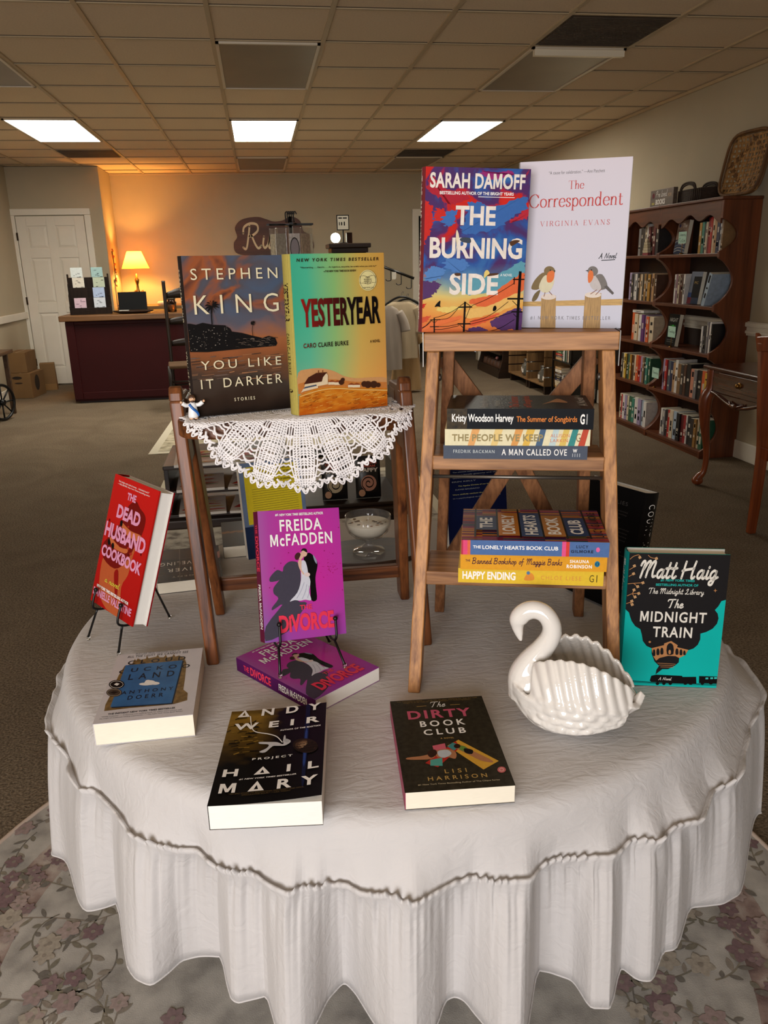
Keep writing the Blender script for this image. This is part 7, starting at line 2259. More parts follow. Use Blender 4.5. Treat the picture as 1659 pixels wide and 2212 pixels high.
# shop sign on the back wall
sg = thing('wall_sign', 'brown cut-out wooden sign with cream script letters on the back wall', 'sign', TR(0.274, YB - 0.001, 1.785))
sb = wood('sign_wood', (66, 34, 22), (92, 50, 32), axis='x', scale=8, rough=0.5)
out = [(-0.53, -0.20), (-0.36, -0.245), (-0.2, -0.235), (0.05, -0.25), (0.25, -0.235), (0.42, -0.25), (0.53, -0.16), (0.50, 0.0), (0.40, 0.06), (0.36, 0.19), (0.24, 0.25), (0.12, 0.20), (0.0, 0.19), (-0.1, 0.22), (-0.22, 0.25), (-0.42, 0.22), (-0.52, 0.12), (-0.50, 0.0), (-0.55, -0.08)]
op = [(p.x, p.y) for p in smooth_path([(a, c, 0) for a, c in out], 5, True)]
RX = Matrix(((1, 0, 0, 0), (0, 0, 1, 0), (0, 1, 0, 0), (0, 0, 0, 1)))
b = MB(); b.prism(op, -0.022, 0.0, sb, RX); b.build('board', sg, 0.003)
v, f = script_mesh('Ru', 0.10, 0.1)
b = MB(); b.add([(-0.44 + x * 0.42, -0.0225, -0.175 + y * 0.36) for x, y in v], f, mat('sign_cream', (214, 196, 160), rough=0.6)); b.build('lettering', sg)

# spinner of bagged stationery
sp_ = thing('hanging_display', 'black spinner of clear bags of stationery in front of the brown sign', 'display stand', TR(0.262, 6.0, 0))
b = MB(); b.tube([(0, 0, 0.0), (0, 0, 1.72)], 0.014, black_wire, 10); b.lathe([(0, 0), (0.2, 0), (0.2, 0.012), (0.02, 0.03), (0, 0.03)], black_wire, 24); b.build('pole', sp_)
b = MB()
for a in (0, PI / 2, PI, 1.5 * PI):
    b.tube([(0, 0, 1.665), (0.155 * math.cos(a + 0.2), 0.155 * math.sin(a + 0.2), 1.665)], 0.006, black_wire, 6)
b.box(-0.17, 0.16, -0.012, 0.012, 1.662, 1.674, black_wire)
b.box(-0.012, 0.012, -0.15, 0.15, 1.662, 1.674, black_wire)
b.build('arms', sp_)
b = MB()
for k in range(5):
    b.tube(smooth_path([(-0.03 + 0.014 * k, 0, 1.68), (-0.034 + 0.014 * k, 0, 1.74), (-0.02 + 0.014 * k, 0, 1.752), (-0.012 + 0.014 * k, 0, 1.735)], 4), 0.005, black_wire, 6)
b.build('hooks', sp_)
clear = thin_glass('clear_bag_film', (250, 248, 244), 0.10, 0.05)
bagc = [((232, 222, 200), 'cream', -0.125, -0.07), ((160, 152, 140), 'grey', -0.078, -0.14), ((226, 220, 222), 'lilac oval', 0.015, -0.14), ((186, 166, 146), 'brown patterned', 0.095, -0.10), ((240, 236, 226), 'white', 0.135, -0.03)]
for c, n, x, y in bagc:
    t = thing('stationery_bag', 'clear bag with %s stationery hanging from the black spinner' % n, 'bag', TR(0.262 + x, 6.0 + y, 1.652, math.degrees(math.atan2(x, -y)) * 0.9), 'bags on the spinner')
    b = MB(); b.box(-0.045, 0.045, -0.006, 0.006, -0.26, -0.012, clear); b.build('film', t, 0.003)
    b = MB(); b.box(-0.038, 0.038, -0.003, 0.003, -0.25, -0.05, mat('stationery_' + n.replace(' ', '_'), c, rough=0.6, var=0.25, vscale=60))
    if n == 'lilac oval':
        b.add([(0.034 * math.cos(a * PI / 12), -0.0034, -0.15 + 0.075 * math.sin(a * PI / 12)) for a in range(24)], [tuple(range(24))], BLACK)
        b.add([(0.028 * math.cos(a * PI / 12), -0.0037, -0.15 + 0.066 * math.sin(a * PI / 12)) for a in range(24)], [tuple(range(24))], ink((190, 182, 196)))
    b.build('insert', t)

# tall dark cabinet with a glowing globe and a small framed notice
cb_ = thing('tall_cabinet', 'tall dark wooden cabinet top with a cornice behind the two stool novels', 'cabinet', TR(0.91, 8.2, 0))
b = MB(); b.box(-0.16, 0.16, -0.15, 0.15, 0.0075, 1.50, dkwood); b.build('body', cb_, 0.003)
b = MB(); b.box(-0.18, 0.18, -0.17, 0.17, 1.50, 1.545, dkwood); b.build('frieze', cb_, 0.006)
b = MB(); b.box(-0.205, 0.205, -0.2, 0.2, 1.545, 1.587, dkwood); b.build('cornice', cb_, 0.008)
ob = thing('globe_light', 'small glowing white globe lamp on the tall dark cabinet', 'lamp', TR(0.80, 8.30, 1.5875))
MB().lathe([(0, 0), (0.03, 0), (0.03, 0.012), (0, 0.012)], dkwood, 16).build('base', ob)
MB().ball((0, 0, 0.058), 0.048, emit('globe_glow', (236, 238, 214), 9.0), 18).build('globe', ob)
ns = thing('notice_frame', 'small black-framed white notice on a stem atop the cabinet', 'notice', TR(0.855, 8.08, 1.5875))
b = MB(); b.box(-0.06, 0.06, -0.006, 0.006, 0.12, 0.26, ink((24, 22, 26))); b.tube([(0, 0, 0.0), (0, 0, 0.12)], 0.007, black_wire, 8); b.lathe([(0, 0), (0.045, 0), (0.045, 0.008), (0, 0.008)], black_wire, 16); b.build('frame', ns, 0.002)
b = MB(); b.box(-0.052, 0.052, -0.0068, -0.0062, 0.128, 0.252, ink((214, 206, 190)))
for x, z, w_, h_ in ((-0.042, 0.225, 0.035, 0.012), (0.0, 0.225, 0.04, 0.012), (-0.038, 0.165, 0.008, 0.03), (-0.018, 0.165, 0.012, 0.03), (0.008, 0.162, 0.012, 0.036)):
    b.box(x, x + w_, -0.0072, -0.0068, z, z + h_, ink((40, 36, 36)))
b.build('paper', ns)
b = MB(); b.box(-0.028, 0.028, -0.02, 0.02, 0, 0.10, ink((44, 26, 20)))
tag(b.build('small_block', M=TR(0.915, 8.12, 1.5875, 12), bevel=0.003), 'small dark wooden block beside the framed notice on the cabinet', 'block')

# clothes rack with a grey tee and a tan dress
rk = thing('clothes_rack', 'black clothes rack arm with hooks beside the doorway', 'clothes rack', TR(1.30, 8.7, 0))
b = MB(); b.tube([(0, 0, 0.01), (0, 0, 1.38)], 0.015, black_wire, 10); b.lathe([(0, 0), (0.22, 0), (0.22, 0.012), (0.0, 0.03)], black_wire, 24); b.build('post', rk)
b = MB(); b.tube([(0, 0, 1.375), (0.36, -0.04, 1.235)], 0.014, black_wire, 8); b.build('arm', rk)
for k, t_ in enumerate((0.32, 0.62, 0.92)):
    b = MB()
    x, y, z = 0.36 * t_, -0.04 * t_, 1.375 - 0.14 * t_ - 0.012
    b.tube(smooth_path([(x, y, z), (x, y, z - 0.085), (x - 0.01, y, z - 0.1), (x - 0.045, y, z - 0.1), (x - 0.055, y, z - 0.085)], 3), 0.005, black_wire, 6); b.build('hook', rk)
b = MB(); b.box(-0.022, 0.022, -0.002, 0.002, -0.075, 0.0, ink((190, 182, 168)))
tag(b.build('price_tag', M=TR(1.445, 8.665, 1.305)), 'small white price tag hanging from the black rack arm', 'tag')
def cloth_plain(name, c):
    return mat(name, c, rough=0.95, var=0.06, vscale=6, sheen=0.2, bump=0.25, bscale=18, stretch=(4, 4, 0.6))
def garment(name, label, cat, M, widths, m, sleeve, depth=0.05, hanger=True):
    t = thing(name, label, cat, M)
    zs = [w_[0] for w_ in widths]
    def fn(u, w):
        k = w * (len(widths) - 1)
        i = min(int(k), len(widths) - 2)
        a = k - i
        z = widths[i][0] * (1 - a) + widths[i + 1][0] * a
        xl = widths[i][1] * (1 - a) + widths[i + 1][1] * a
        xr = widths[i][2] * (1 - a) + widths[i + 1][2] * a
        an = 2 * PI * u
        cx, hw = (xl + xr) / 2, (xr - xl) / 2
        fold = 1 + 0.22 * math.sin(an * 9 + z * 3) * (1 - w) * (1 if abs(zs[0] - zs[-1]) > 0.7 else 0.5)
        return (cx + hw * math.cos(an), depth * fold * math.sin(an) * (0.5 + 0.5 * (1 - w)), z)
    b = MB(); b.grid(fn, 48, 30, m, True, True); b.build('bodice', t)
    for pts, rad in sleeve:
        b = MB(); sp = smooth_path(pts, 5); b.tube(sp, [rad[0] + (rad[1] - rad[0]) * i / (len(sp) - 1) for i in range(len(sp))], m, 14); b.build('sleeve', t)
    if hanger:
        z = zs[-1]
        b = MB()
        b.tube(smooth_path([(-0.19, 0, z - 0.035), (-0.08, 0, z + 0.03), (0, 0, z + 0.05), (0.08, 0, z + 0.03), (0.19, 0, z - 0.035)], 5), 0.011, black_wire, 8)
        b.tube(smooth_path([(0, 0, z + 0.05), (0.002, 0, z + 0.09), (0.018, 0, z + 0.105), (0.02, 0, z + 0.085)], 4), 0.003, steel, 6)
        b.build('hanger', t)
    return t
garment('tee_shirt', 'plain grey-beige tee shirt hanging nearest on the black rack', 'shirt', TR(1.39, 8.50, 0), [(0.30, -0.24, 0.10), (0.60, -0.24, 0.10), (0.86, -0.24, 0.10), (0.93, -0.19, 0.06), (0.965, -0.09, 0.0)], cloth_plain('tee_cotton', (150, 138, 126)), [([(0.07, 0, 0.90), (0.12, 0, 0.80), (0.14, 0, 0.70)], (0.045, 0.055))], hanger=False)
garment('sweatshirt', 'beige long-sleeved top hanging in the middle of the black rack', 'shirt', TR(1.52, 8.64, 0), [(0.40, -0.2, 0.17), (0.70, -0.2, 0.17), (0.9, -0.21, 0.18), (0.97, -0.17, 0.14), (1.0, -0.10, 0.08)], cloth_plain('top_cotton', (164, 146, 118)), [([(0.15, 0, 0.94), (0.19, 0, 0.82), (0.18, 0, 0.66)], (0.05, 0.045))])
garment('dress', 'long tan dress with a gathered cuff hanging on the black rack\u2019s end', 'dress', TR(1.60, 8.78, 0), [(0.03, -0.20, 0.16), (0.35, -0.17, 0.14), (0.62, -0.13, 0.12), (0.84, -0.16, 0.14), (0.94, -0.14, 0.12), (0.97, -0.07, 0.06)], cloth_plain('dress_cotton', (168, 136, 92)), [([(0.11, 0, 0.92), (0.16, -0.02, 0.78), (0.15, -0.02, 0.64), (0.14, -0.02, 0.60), (0.16, -0.02, 0.56)], (0.045, 0.062))])

# boxes, paper bag and cart by the door
kraft = mat('cardboard', (128, 96, 58), rough=0.85, var=0.08, vscale=5)
kraft_d = mat('cardboard_print', (46, 34, 24), rough=0.85)
def carton(label, M, w, d, h, ovals, group='cardboard boxes by the door'):
    t = thing('cardboard_box', label, 'box', M, group)
    b = MB(); b.box(0, w, 0, d, 0, h, kraft); b.build('carton', t, 0.004)
    b = MB()
    for face, cx, cz, rx, rz in ovals:
        pts = [(cx + rx * math.cos(a * PI / 12), cz + rz * math.sin(a * PI / 12)) for a in range(24)]
        b.add([(x, -0.0012, z) for x, z in pts] if face == 'f' else [(w + 0.0012, x, z) for x, z in pts], [tuple(range(24))], kraft_d)
    b.build('print', t)
    b = MB(); b.box(w * 0.47, w * 0.53, 0, d, h + 0.0003, h + 0.001, mat('packing_tape', (150, 118, 74), rough=0.3)); b.build('tape', t)
    return t
carton('lower brown cardboard box with dark oval prints, on the floor by the door', TR(-2.86, 9.62, 0.001, -6), 0.23, 0.42, 0.285, [('f', 0.08, 0.235, 0.055, 0.018), ('f', 0.09, 0.175, 0.045, 0.009), ('s', 0.18, 0.16, 0.07, 0.09)])
carton('plain brown cardboard box stacked on the printed box by the door', TR(-2.865, 9.65, 0.2875, -2), 0.20, 0.38, 0.23, [])
pb = thing('paper_bag', 'brown paper bag standing open against the white door', 'bag', TR(-2.60, 10.28, 0.001, 4))
b = MB()
b.hexa([(-0.085, -0.05, 0), (0.085, -0.05, 0), (0.085, 0.05, 0), (-0.085, 0.05, 0)], [(-0.09, -0.02, 0.32), (0.08, -0.02, 0.32), (0.08, 0.03, 0.33), (-0.09, 0.03, 0.33)], kraft)
b.build('bag_body', pb, 0.004)
b = MB(); b.box(-0.088, 0.088, -0.062, -0.048, 0.0, 0.075, mat('kraft_light', (150, 112, 66), rough=0.85)); b.build('bottom_fold', pb, 0.003)
cart = thing('wooden_cart', 'old wooden display cart with a spoked wheel at the left edge', 'cart', TR(-2.52, 8.15, 0))
cw = wood('cart_wood', (54, 36, 22), (86, 60, 38), axis='y', scale=10)
b = MB(); b.box(-0.30, 0.02, -0.5, 0.5, 0.61, 0.645, cw); b.build('deck', cart, 0.006)
for x, y in ((-0.25, -0.42), (-0.25, 0.42), (-0.04, 0.42)):
    b = MB(); b.box(x - 0.02, x + 0.02, y - 0.02, y + 0.02, 0.002, 0.61, cw); b.build('leg', cart)
RY = Matrix.Rotation(PI / 2, 4, 'Y')
for yy in (0.0,):
    w_ = MB()
    WM = Matrix.Translation((-0.01, yy, 0.182)) @ Matrix.Rotation(math.radians(-24), 4, 'Z') @ RY
    w_.tube([(0.166 * math.cos(a * PI / 20), 0.166 * math.sin(a * PI / 20), 0) for a in range(40)], 0.014, black_wire, 8, True, WM)
    w_.lathe([(0, -0.025), (0.028, -0.025), (0.03, 0), (0.028, 0.025), (0, 0.025)], black_wire, 16, WM)
    for a in range(8):
        w_.tube([(0.02 * math.cos(a * PI / 4), 0.02 * math.sin(a * PI / 4), 0), (0.16 * math.cos(a * PI / 4), 0.16 * math.sin(a * PI / 4), 0)], 0.008, black_wire, 6, False, WM)
    w_.build('wheel', cart)
b = MB()
b.lathe([(0.0, 0.10), (0.05, 0.095), (0.075, 0.07), (0.085, 0.012), (0.125, 0.004), (0.13, 0.001), (0.0, 0.001)], mat('white_hat_felt', (220, 210, 196), rough=0.8), 28)
b.lathe([(0.0865, 0.014), (0.084, 0.036), (0.0865, 0.036)], BLACK, 28)
tag(b.build('white_hat', M=TR(-2.668, 8.16, 0.6465)), 'white hat with a black band on the cart at the left edge', 'hat')
b = MB()
b.grid(lambda u, w: (0.024 + 0.012 * math.sin(u * 9) * w, -0.06 + 0.12 * u * (1 - 0.4 * w), 0.66 - 0.21 * w + 0.02 * u), 10, 10, mat('linen_scrap', (176, 160, 136), rough=0.9))
o = b.build('hanging_cloth', M=TR(-2.515, 8.05, 0)); s_ = o.modifiers.new('thick', 'SOLIDIFY'); s_.thickness = 0.004
tag(o, 'beige cloth scrap hanging over the edge of the wooden cart', 'cloth')
# ------------------------------------------------------------------ two scalloped bookcases on the right wall
case_m = wood('mahogany_case', (78, 38, 18), (118, 62, 32), axis='z', scale=10, rough=0.38, spec=0.5)
case_x = wood('mahogany_shelf', (74, 38, 20), (108, 58, 32), axis='y', scale=10, rough=0.4)
back_m = mat('case_back', (44, 26, 17), rough=0.6, var=0.1, vscale=6)
SH = [0.05, 0.402, 0.735, 1.056, 1.406]
CT, CFX, CBX = 1.76, 3.05, 3.327
def side_outline():
    pts = [(CBX, 0.0), (CFX, 0.0), (CFX, SH[0])]
    tops = SH + [CT - 0.035]
    for i in range(5):
        z0, z1 = tops[i] + (0.0 if i == 0 else 0.012), tops[i + 1] - (0.03 if i < 4 else 0.10)
        pts.append((CFX, z0))
        for k in range(1, 16):
            a = k / 16
            pts.append((CFX + 0.118 * math.sin(PI * a) ** 0.75, z0 + (z1 - z0) * a))
        pts.append((CFX, z1))
    pts += [(CFX, CT - 0.02), (CBX, CT - 0.02)]
    return pts
MXZ = Matrix(((1, 0, 0, 0), (0, 0, 1, 0), (0, 1, 0, 0), (0, 0, 0, 1)))
def bookcase(label, y0, y1):
    t = thing('bookcase', label, 'bookcase', TR(0, 0, 0), 'scalloped bookcases')
    for y in (y0, y1 - 0.022):
        b = MB(); b.prism(side_outline(), y, y + 0.022, case_m, MXZ); b.build('side_panel', t, 0.003)
    for z in SH:
        b = MB(); b.box(CFX + 0.002, CBX - 0.012, y0 + 0.022, y1 - 0.022, z - 0.022, z, case_x); b.build('shelf', t, 0.002)
    b = MB(); b.box(CBX - 0.012, CBX, y0 + 0.022, y1 - 0.022, 0.03, CT - 0.02, back_m); b.build('back_panel', t)
    b = MB(); b.box(CFX - 0.015, CBX, y0 - (0.008 if y0 < 5.5 else 0.0), y1, CT - 0.02, CT, case_x); b.build('top', t, 0.004)
    n = 40
    low = []
    for i in range(n + 1):
        u = i / n
        low.append((y0 + 0.022 + (y1 - y0 - 0.044) * u, CT - 0.115 - 0.022 * math.cos(2 * PI * u * 3) - 0.03 * (1 - math.sin(PI * u))))
    b = MB()
    MYZ = Matrix(((0, 0, 1, 0), (1, 0, 0, 0), (0, 1, 0, 0), (0, 0, 0, 1)))
    b.prism([(y1 - 0.022, CT - 0.02), (y0 + 0.022, CT - 0.02)] + low, CFX + 0.001, CFX + 0.016, case_x, MYZ)
    b.build('valance', t, 0.002)
    b = MB(); b.box(CFX + 0.012, CFX + 0.03, y0 + 0.022, y1 - 0.022, 0.0, 0.028, case_x); b.build('plinth', t)
    return t
bookcase('nearer dark mahogany bookcase with scalloped sides on the right wall', 5.13, 5.985)
bookcase('farther dark mahogany bookcase partly hidden behind the wooden step ladder', 5.986, 6.84)

CN = {'gold': (176, 130, 52), 'teal': (56, 128, 112), 'black': (24, 22, 24), 'cream': (206, 190, 164), 'crimson': (142, 30, 36), 'red': (176, 40, 36), 'white': (216, 212, 208), 'tan': (180, 142, 100), 'navy': (34, 42, 76), 'mauve': (124, 92, 108), 'brown': (80, 52, 38), 'blue': (52, 84, 146), 'grey': (124, 122, 124), 'orange': (206, 92, 44), 'lavender': (156, 142, 176), 'purple': (96, 48, 112), 'bronze': (128, 96, 62), 'salmon': (204, 140, 116), 'slate': (88, 98, 108), 'maroon': (92, 28, 30), 'green': (46, 92, 66), 'yellow': (206, 172, 60), 'pale blue': (160, 178, 196), 'charcoal': (50, 46, 46), 'ochre': (150, 112, 58)}
ORD = ['first', 'second', 'third', 'fourth', 'fifth', 'sixth', 'seventh', 'eighth', 'ninth', 'tenth', 'eleventh', 'twelfth', 'thirteenth', 'fourteenth', 'fifteenth', 'sixteenth']
TIER = ['bottom shelf', 'fourth shelf', 'third shelf', 'second shelf', 'top shelf']
def spine_book(label, x, y, z, th, h, d, c, group, lean=0.0, q=None, name='shelf_book'):
    """book standing with its spine towards the aisle: y is its left edge seen from the aisle"""
    m = mat('spine_' + c.replace(' ', '_'), CN[c], rough=0.4, var=0.12, vscale=30)
    b = MB()
    b.box(-0.0, d, -th, 0, 0, h, m)
    b.box(0.004, d + 0.0006, -th + 0.0016, -0.0016, 0.003, h + 0.0006, PAPER)
    ic = ink((228, 220, 204)) if sum(CN[c]) < 380 else ink((44, 40, 44))
    for k in range(q.choice((1, 2, 2, 3))):
        z0 = h * q.uniform(0.1, 0.75); hh = h * q.uniform(0.05, 0.22)
        b.box(-0.0006, 0.0, -th * 0.72, -th * 0.28, z0, min(h - 0.01, z0 + hh), ic)
    o = b.build(name, M=Matrix.Translation((x, y, z)) @ Matrix.Rotation(lean, 4, 'X'))
    tag(o, label, 'book', group)
    return o
def shelf_row(bay, tier, y, yend, items, where, name_of):
    """items from left (far) to right (near): colour, thickness mm, height mm"""
    q = random.Random(bay * 10 + tier)
    k = 0
    fit = (y - yend - 0.0012 * len(items)) / (sum(i[1] for i in items) / 1000)
    for it in items:
        c, th, h = it[0], it[1] / 1000 * fit, it[2] / 1000
        x = 3.085 + q.uniform(-0.004, 0.008)
        lab = '%s book spine, %s from the left %s, %s' % (c, ORD[k], where, name_of)
        spine_book(lab, x, y, SH[tier] + 0.0006, th, h, 0.150, c, 'books on the %s of the %s' % (TIER[tier], name_of), q=q)
        y -= th + 0.0012
        k += 1
    return y
NEAR, FAR = 'nearer bookcase', 'farther bookcase'
shelf_row(1, 4, 5.46, 5.168, [('gold', 26, 205), ('teal', 28, 208), ('black', 20, 196), ('cream', 18, 206), ('crimson', 24, 232), ('red', 20, 236), ('cream', 30, 240), ('tan', 26, 240), ('navy', 30, 244), ('white', 14, 230), ('bronze', 16, 220)], 'on the top shelf', NEAR)
shelf_row(1, 3, 5.75, 5.60, [('white', 18, 208), ('mauve', 24, 210), ('cream', 20, 208), ('maroon', 22, 206), ('brown', 24, 210), ('white', 20, 210)], 'on the second shelf', NEAR)
shelf_row(1, 2, 5.32, 5.168, [('white', 22, 180), ('black', 26, 184), ('charcoal', 28, 190), ('grey', 26, 216), ('orange', 18, 214), ('white', 24, 216), ('black', 20, 206)], 'among those right on the third shelf', NEAR)
shelf_row(1, 1, 5.82, 5.168, [('lavender', 20, 236), ('red', 18, 232), ('slate', 26, 228), ('navy', 28, 226), ('tan', 22, 222), ('white', 24, 246), ('bronze', 30, 222), ('charcoal', 24, 220), ('brown', 22, 226), ('black', 34, 236), ('salmon', 34, 206), ('grey', 24, 204), ('black', 36, 208), ('orange', 30, 210), ('yellow', 22, 200)], 'on the fourth shelf', NEAR)
shelf_row(1, 0, 5.80, 5.175, [('white', 24, 206), ('grey', 26, 204), ('charcoal', 22, 208), ('red', 22, 212), ('cream', 32, 214), ('pale blue', 34, 216), ('black', 30, 210), ('maroon', 28, 206), ('crimson', 24, 210), ('white', 10, 212), ('black', 34, 214), ('charcoal', 30, 206), ('ochre', 20, 210), ('cream', 24, 212), ('green', 30, 216)], 'on the bottom shelf', NEAR)
shelf_row(2, 4, 6.40, 6.06, [('grey', 20, 206), ('black', 22, 210), ('charcoal', 20, 204), ('cream', 14, 232), ('white', 18, 236), ('maroon', 20, 214), ('brown', 22, 216), ('maroon', 22, 212), ('charcoal', 24, 218)], 'on the top shelf', FAR)
shelf_row(2, 3, 6.52, 6.035, [('lavender', 28, 216), ('charcoal', 24, 206), ('grey', 26, 208), ('white', 20, 206), ('black', 22, 212), ('bronze', 22, 206), ('cream', 18, 204), ('charcoal', 24, 208), ('ochre', 22, 210), ('black', 18, 208), ('gold', 26, 206), ('navy', 22, 210), ('tan', 24, 212), ('brown', 22, 204)], 'on the second shelf', FAR)
shelf_row(2, 2, 6.42, 6.035, [('orange', 26, 220), ('cream', 34, 212), ('gold', 18, 204), ('white', 24, 210), ('purple', 26, 212), ('lavender', 16, 206), ('orange', 26, 202), ('cream', 40, 200)], 'on the third shelf', FAR)
shelf_row(2, 1, 6.56, 6.035, [('black', 22, 206), ('cream', 20, 210), ('yellow', 22, 208), ('charcoal', 24, 212), ('green', 22, 206), ('gold', 20, 210), ('brown', 24, 206), ('cream', 22, 212), ('orange', 30, 216), ('red', 28, 212), ('lavender', 22, 210), ('bronze', 22, 206), ('black', 24, 214), ('teal', 26, 212), ('green', 24, 210)], 'on the fourth shelf', FAR)
shelf_row(2, 0, 6.55, 6.035, [('cream', 24, 210), ('red', 18, 206), ('white', 28, 212), ('lavender', 26, 210), ('cream', 24, 208), ('green', 44, 214), ('teal', 30, 206), ('white', 40, 220), ('lavender', 40, 216), ('pale blue', 36, 212), ('white', 34, 208)], 'on the bottom shelf', FAR)
q = random.Random(77)
spine_book('white book lying flat on top of the third-shelf row, farther bookcase', 3.09, 6.42, SH[2] + 0.2225, 0.2, 0.02, 0.14, 'white', None, q=q)
# leaning and face-out books
o = spine_book('pale blue book leaning right on the second shelf, nearer bookcase', 3.085, 5.36, SH[3] + 0.004, 0.040, 0.235, 0.15, 'pale blue', None, lean=0.34, q=q)
AX = Art(); AX.R(0, 1, 0, 0.42, ink((40, 50, 78)))
for i in range(12):
    AX.L([(0.0, 0.05 + 0.03 * i), (0.4, 0.1 + 0.03 * i), (1.0, 0.03 + 0.032 * i)], 0.018, ink(random.choice([(86, 96, 120), (190, 186, 180), (30, 34, 56)])))
AX.T('The', (0.45, 0.78), (0.85, 0.78), (0.45, 0.9), ink((226, 216, 206)), 0.02)
AX.T('Wedding', (0.06, 0.58), (0.75, 0.58), (0.06, 0.74), ink((40, 36, 50)), 0.0, 0.2)
AX.T('People', (0.38, 0.24), (0.92, 0.24), (0.38, 0.38), ink((226, 216, 206)), 0.02, 0.2)
AX.E((0.2, 0.84), 0.09, 0.055, ink((50, 48, 90)))
def face_out(label, y, z, w, h, th, base, art, tilt=-7):
    return book('face_out_book', label, w, h, th, TR(3.10, y, z, -90, tilt), base, art)
face_out('tan and navy book facing out on the top shelf of the nearer bookcase', 5.84, SH[4] + 0.0055, 0.155, 0.235, 0.03, ink((150, 122, 106)), AX)
NX = Art()
NX.T('NIGHT', (0.12, 0.76), (0.88, 0.76), (0.12, 0.88), ink((206, 204, 196)), 0.0, 0.1)
NX.E((0.5, 0.58), 0.13, 0.085, ink((60, 190, 60))); NX.E((0.5, 0.58), 0.07, 0.045, ink((20, 60, 24)))
for s in (-1, 1):
    NX.L([(0.5 + s * 0.22, 0.66), (0.5 + s * 0.17, 0.58), (0.5 + s * 0.22, 0.5)], 0.025, ink((60, 190, 60)))
NX.T('WITCH', (0.14, 0.3), (0.9, 0.3), (0.14, 0.42), ink((206, 204, 196)), 0.0, 0.1)
for k in (0.12, 0.18):
    NX.L([(0.15, k), (0.8, k)], 0.016, ink((120, 120, 116)), False)
face_out('black book with a green moon emblem facing out on the third shelf', 5.86, SH[2] + 0.0055, 0.155, 0.235, 0.03, ink((30, 30, 30)), NX)
GX_ = Art(); GX_.R(0, 1, 0.35, 1, ink((130, 138, 156))); GX_.R(0.3, 1, 0.2, 0.85, ink((36, 36, 38))); GX_.T('PIC', (0.4, 0.62), (0.75, 0.62), (0.4, 0.7), ink((170, 140, 80)), 0.02); GX_.R(0.0, 0.35, 0.0, 0.2, ink((120, 50, 60))); GX_.R(0.35, 1.0, 0, 0.2, ink((56, 66, 88)))
face_out('grey and blue book facing out on the second shelf of the nearer bookcase', 5.585, SH[3] + 0.0055, 0.15, 0.225, 0.028, ink((60, 84, 140)), GX_)
# mint category cards on little brass stands
mint = mat('mint_card', (176, 214, 196), rough=0.7)
def category_card(label, y, z, words, x=3.045):
    t = thing('category_card', label, 'sign', TR(x, y, z, -90), 'mint category cards')
    b = MB(); b.box(-0.055, 0.055, -0.0008, 0.0008, 0.075, 0.155, mint)
    for k, w_ in enumerate(words):
        v, f = script_mesh(w_, 0.075, 0.25)
        zz = 0.105 if len(words) == 1 else 0.122 - 0.036 * k
        b.add([(-0.045 + a * 0.09, -0.0011, zz - 0.004 + c * 0.03) for a, c in v], f, ink((44, 52, 52)))
    b.build('card', t)
    b = MB(); b.tube([(0, 0.002, 0.008), (0, 0.002, 0.085)], 0.0022, brass, 8); b.lathe([(0, 0), (0.014, 0), (0.014, 0.004), (0.006, 0.010), (0, 0.012)], brass, 16); b.build('stand', t)
category_card('mint card on a brass stand on the top shelf of the nearer bookcase', 5.66, SH[4] + 0.0005, ['Contemporary', 'Fiction'], 3.067)
category_card('mint card on a brass stand in front of the black green-moon book', 5.70, SH[2] + 0.0005, ['Fantasy'], 3.067)
category_card('mint card on a brass stand at the left end of the fourth shelf, nearer bookcase', 5.900, SH[1] + 0.0005, ['Romantasy'], 3.067)
stk = thing('book_stack_ornament', 'small cream ornament shaped like a stack of books, farther top shelf', 'ornament', TR(3.054, 6.20, SH[4] + 0.0006, -90))
b = MB()
for k, c in enumerate(((150, 80, 84), (206, 190, 160), (214, 200, 170), (200, 184, 150), (212, 196, 164))):
    b.box(-0.045 + 0.004 * k, 0.045 - 0.005 * k, 0, 0.026, 0.02 * k, 0.02 * k + 0.018, ink(c))
    b.box(-0.043 + 0.004 * k, 0.043 - 0.005 * k, 0.001, 0.025, 0.02 * k + 0.017, 0.02 * k + 0.0205, ink((120, 100, 80)))
b.ball((0.005, 0.013, 0.112), 0.012, ink((206, 190, 160)), 12)
b.build('stack', stk)

# on top of the bookcases
bs = thing('wooden_sign', 'small grey wooden sign with white lettering on top of the bookcase', 'sign', TR(3.10, 6.27, CT + 0.0005, -90))
b = MB(); b.box(0, 0.36, 0, 0.035, 0, 0.125, wood('sign_grey_wood', (84, 72, 62), (116, 100, 86), axis='x', scale=14)); b.build('block', bs, 0.002)
b = MB()
for (mesh, x0, x1, z0, z1, m) in ((script_mesh('Pre loved', 0.1, 0.2), 0.09, 0.27, 0.068, 0.118, WHITE), (text_mesh('BOOKS', 0.05), 0.09, 0.24, 0.016, 0.056, WHITE), (text_mesh('FOR', 0.03), 0.28, 0.335, 0.066, 0.09, ink((210, 180, 150)))):
    v, f = mesh
    b.add([(x0 + a * (x1 - x0), -0.0006, z0 + c * (z1 - z0)) for a, c in v], f, m)
b.add([(0.05 + 0.02 * math.cos(k * PI / 6), -0.0006, 0.085 + 0.02 * math.sin(k * PI / 6)) for k in range(12)], [tuple(range(12))], ink((120, 50, 60)))
b.add([(0.03, -0.0006, 0.02), (0.07, -0.0006, 0.02), (0.07, -0.0006, 0.035), (0.03, -0.0006, 0.035)], [(0, 1, 2, 3)], ink((206, 196, 110)))
b.build('lettering', bs)
wick = mat('dark_wicker', (52, 36, 24), rough=0.8, var=0.3, vscale=120)
bk = MB()
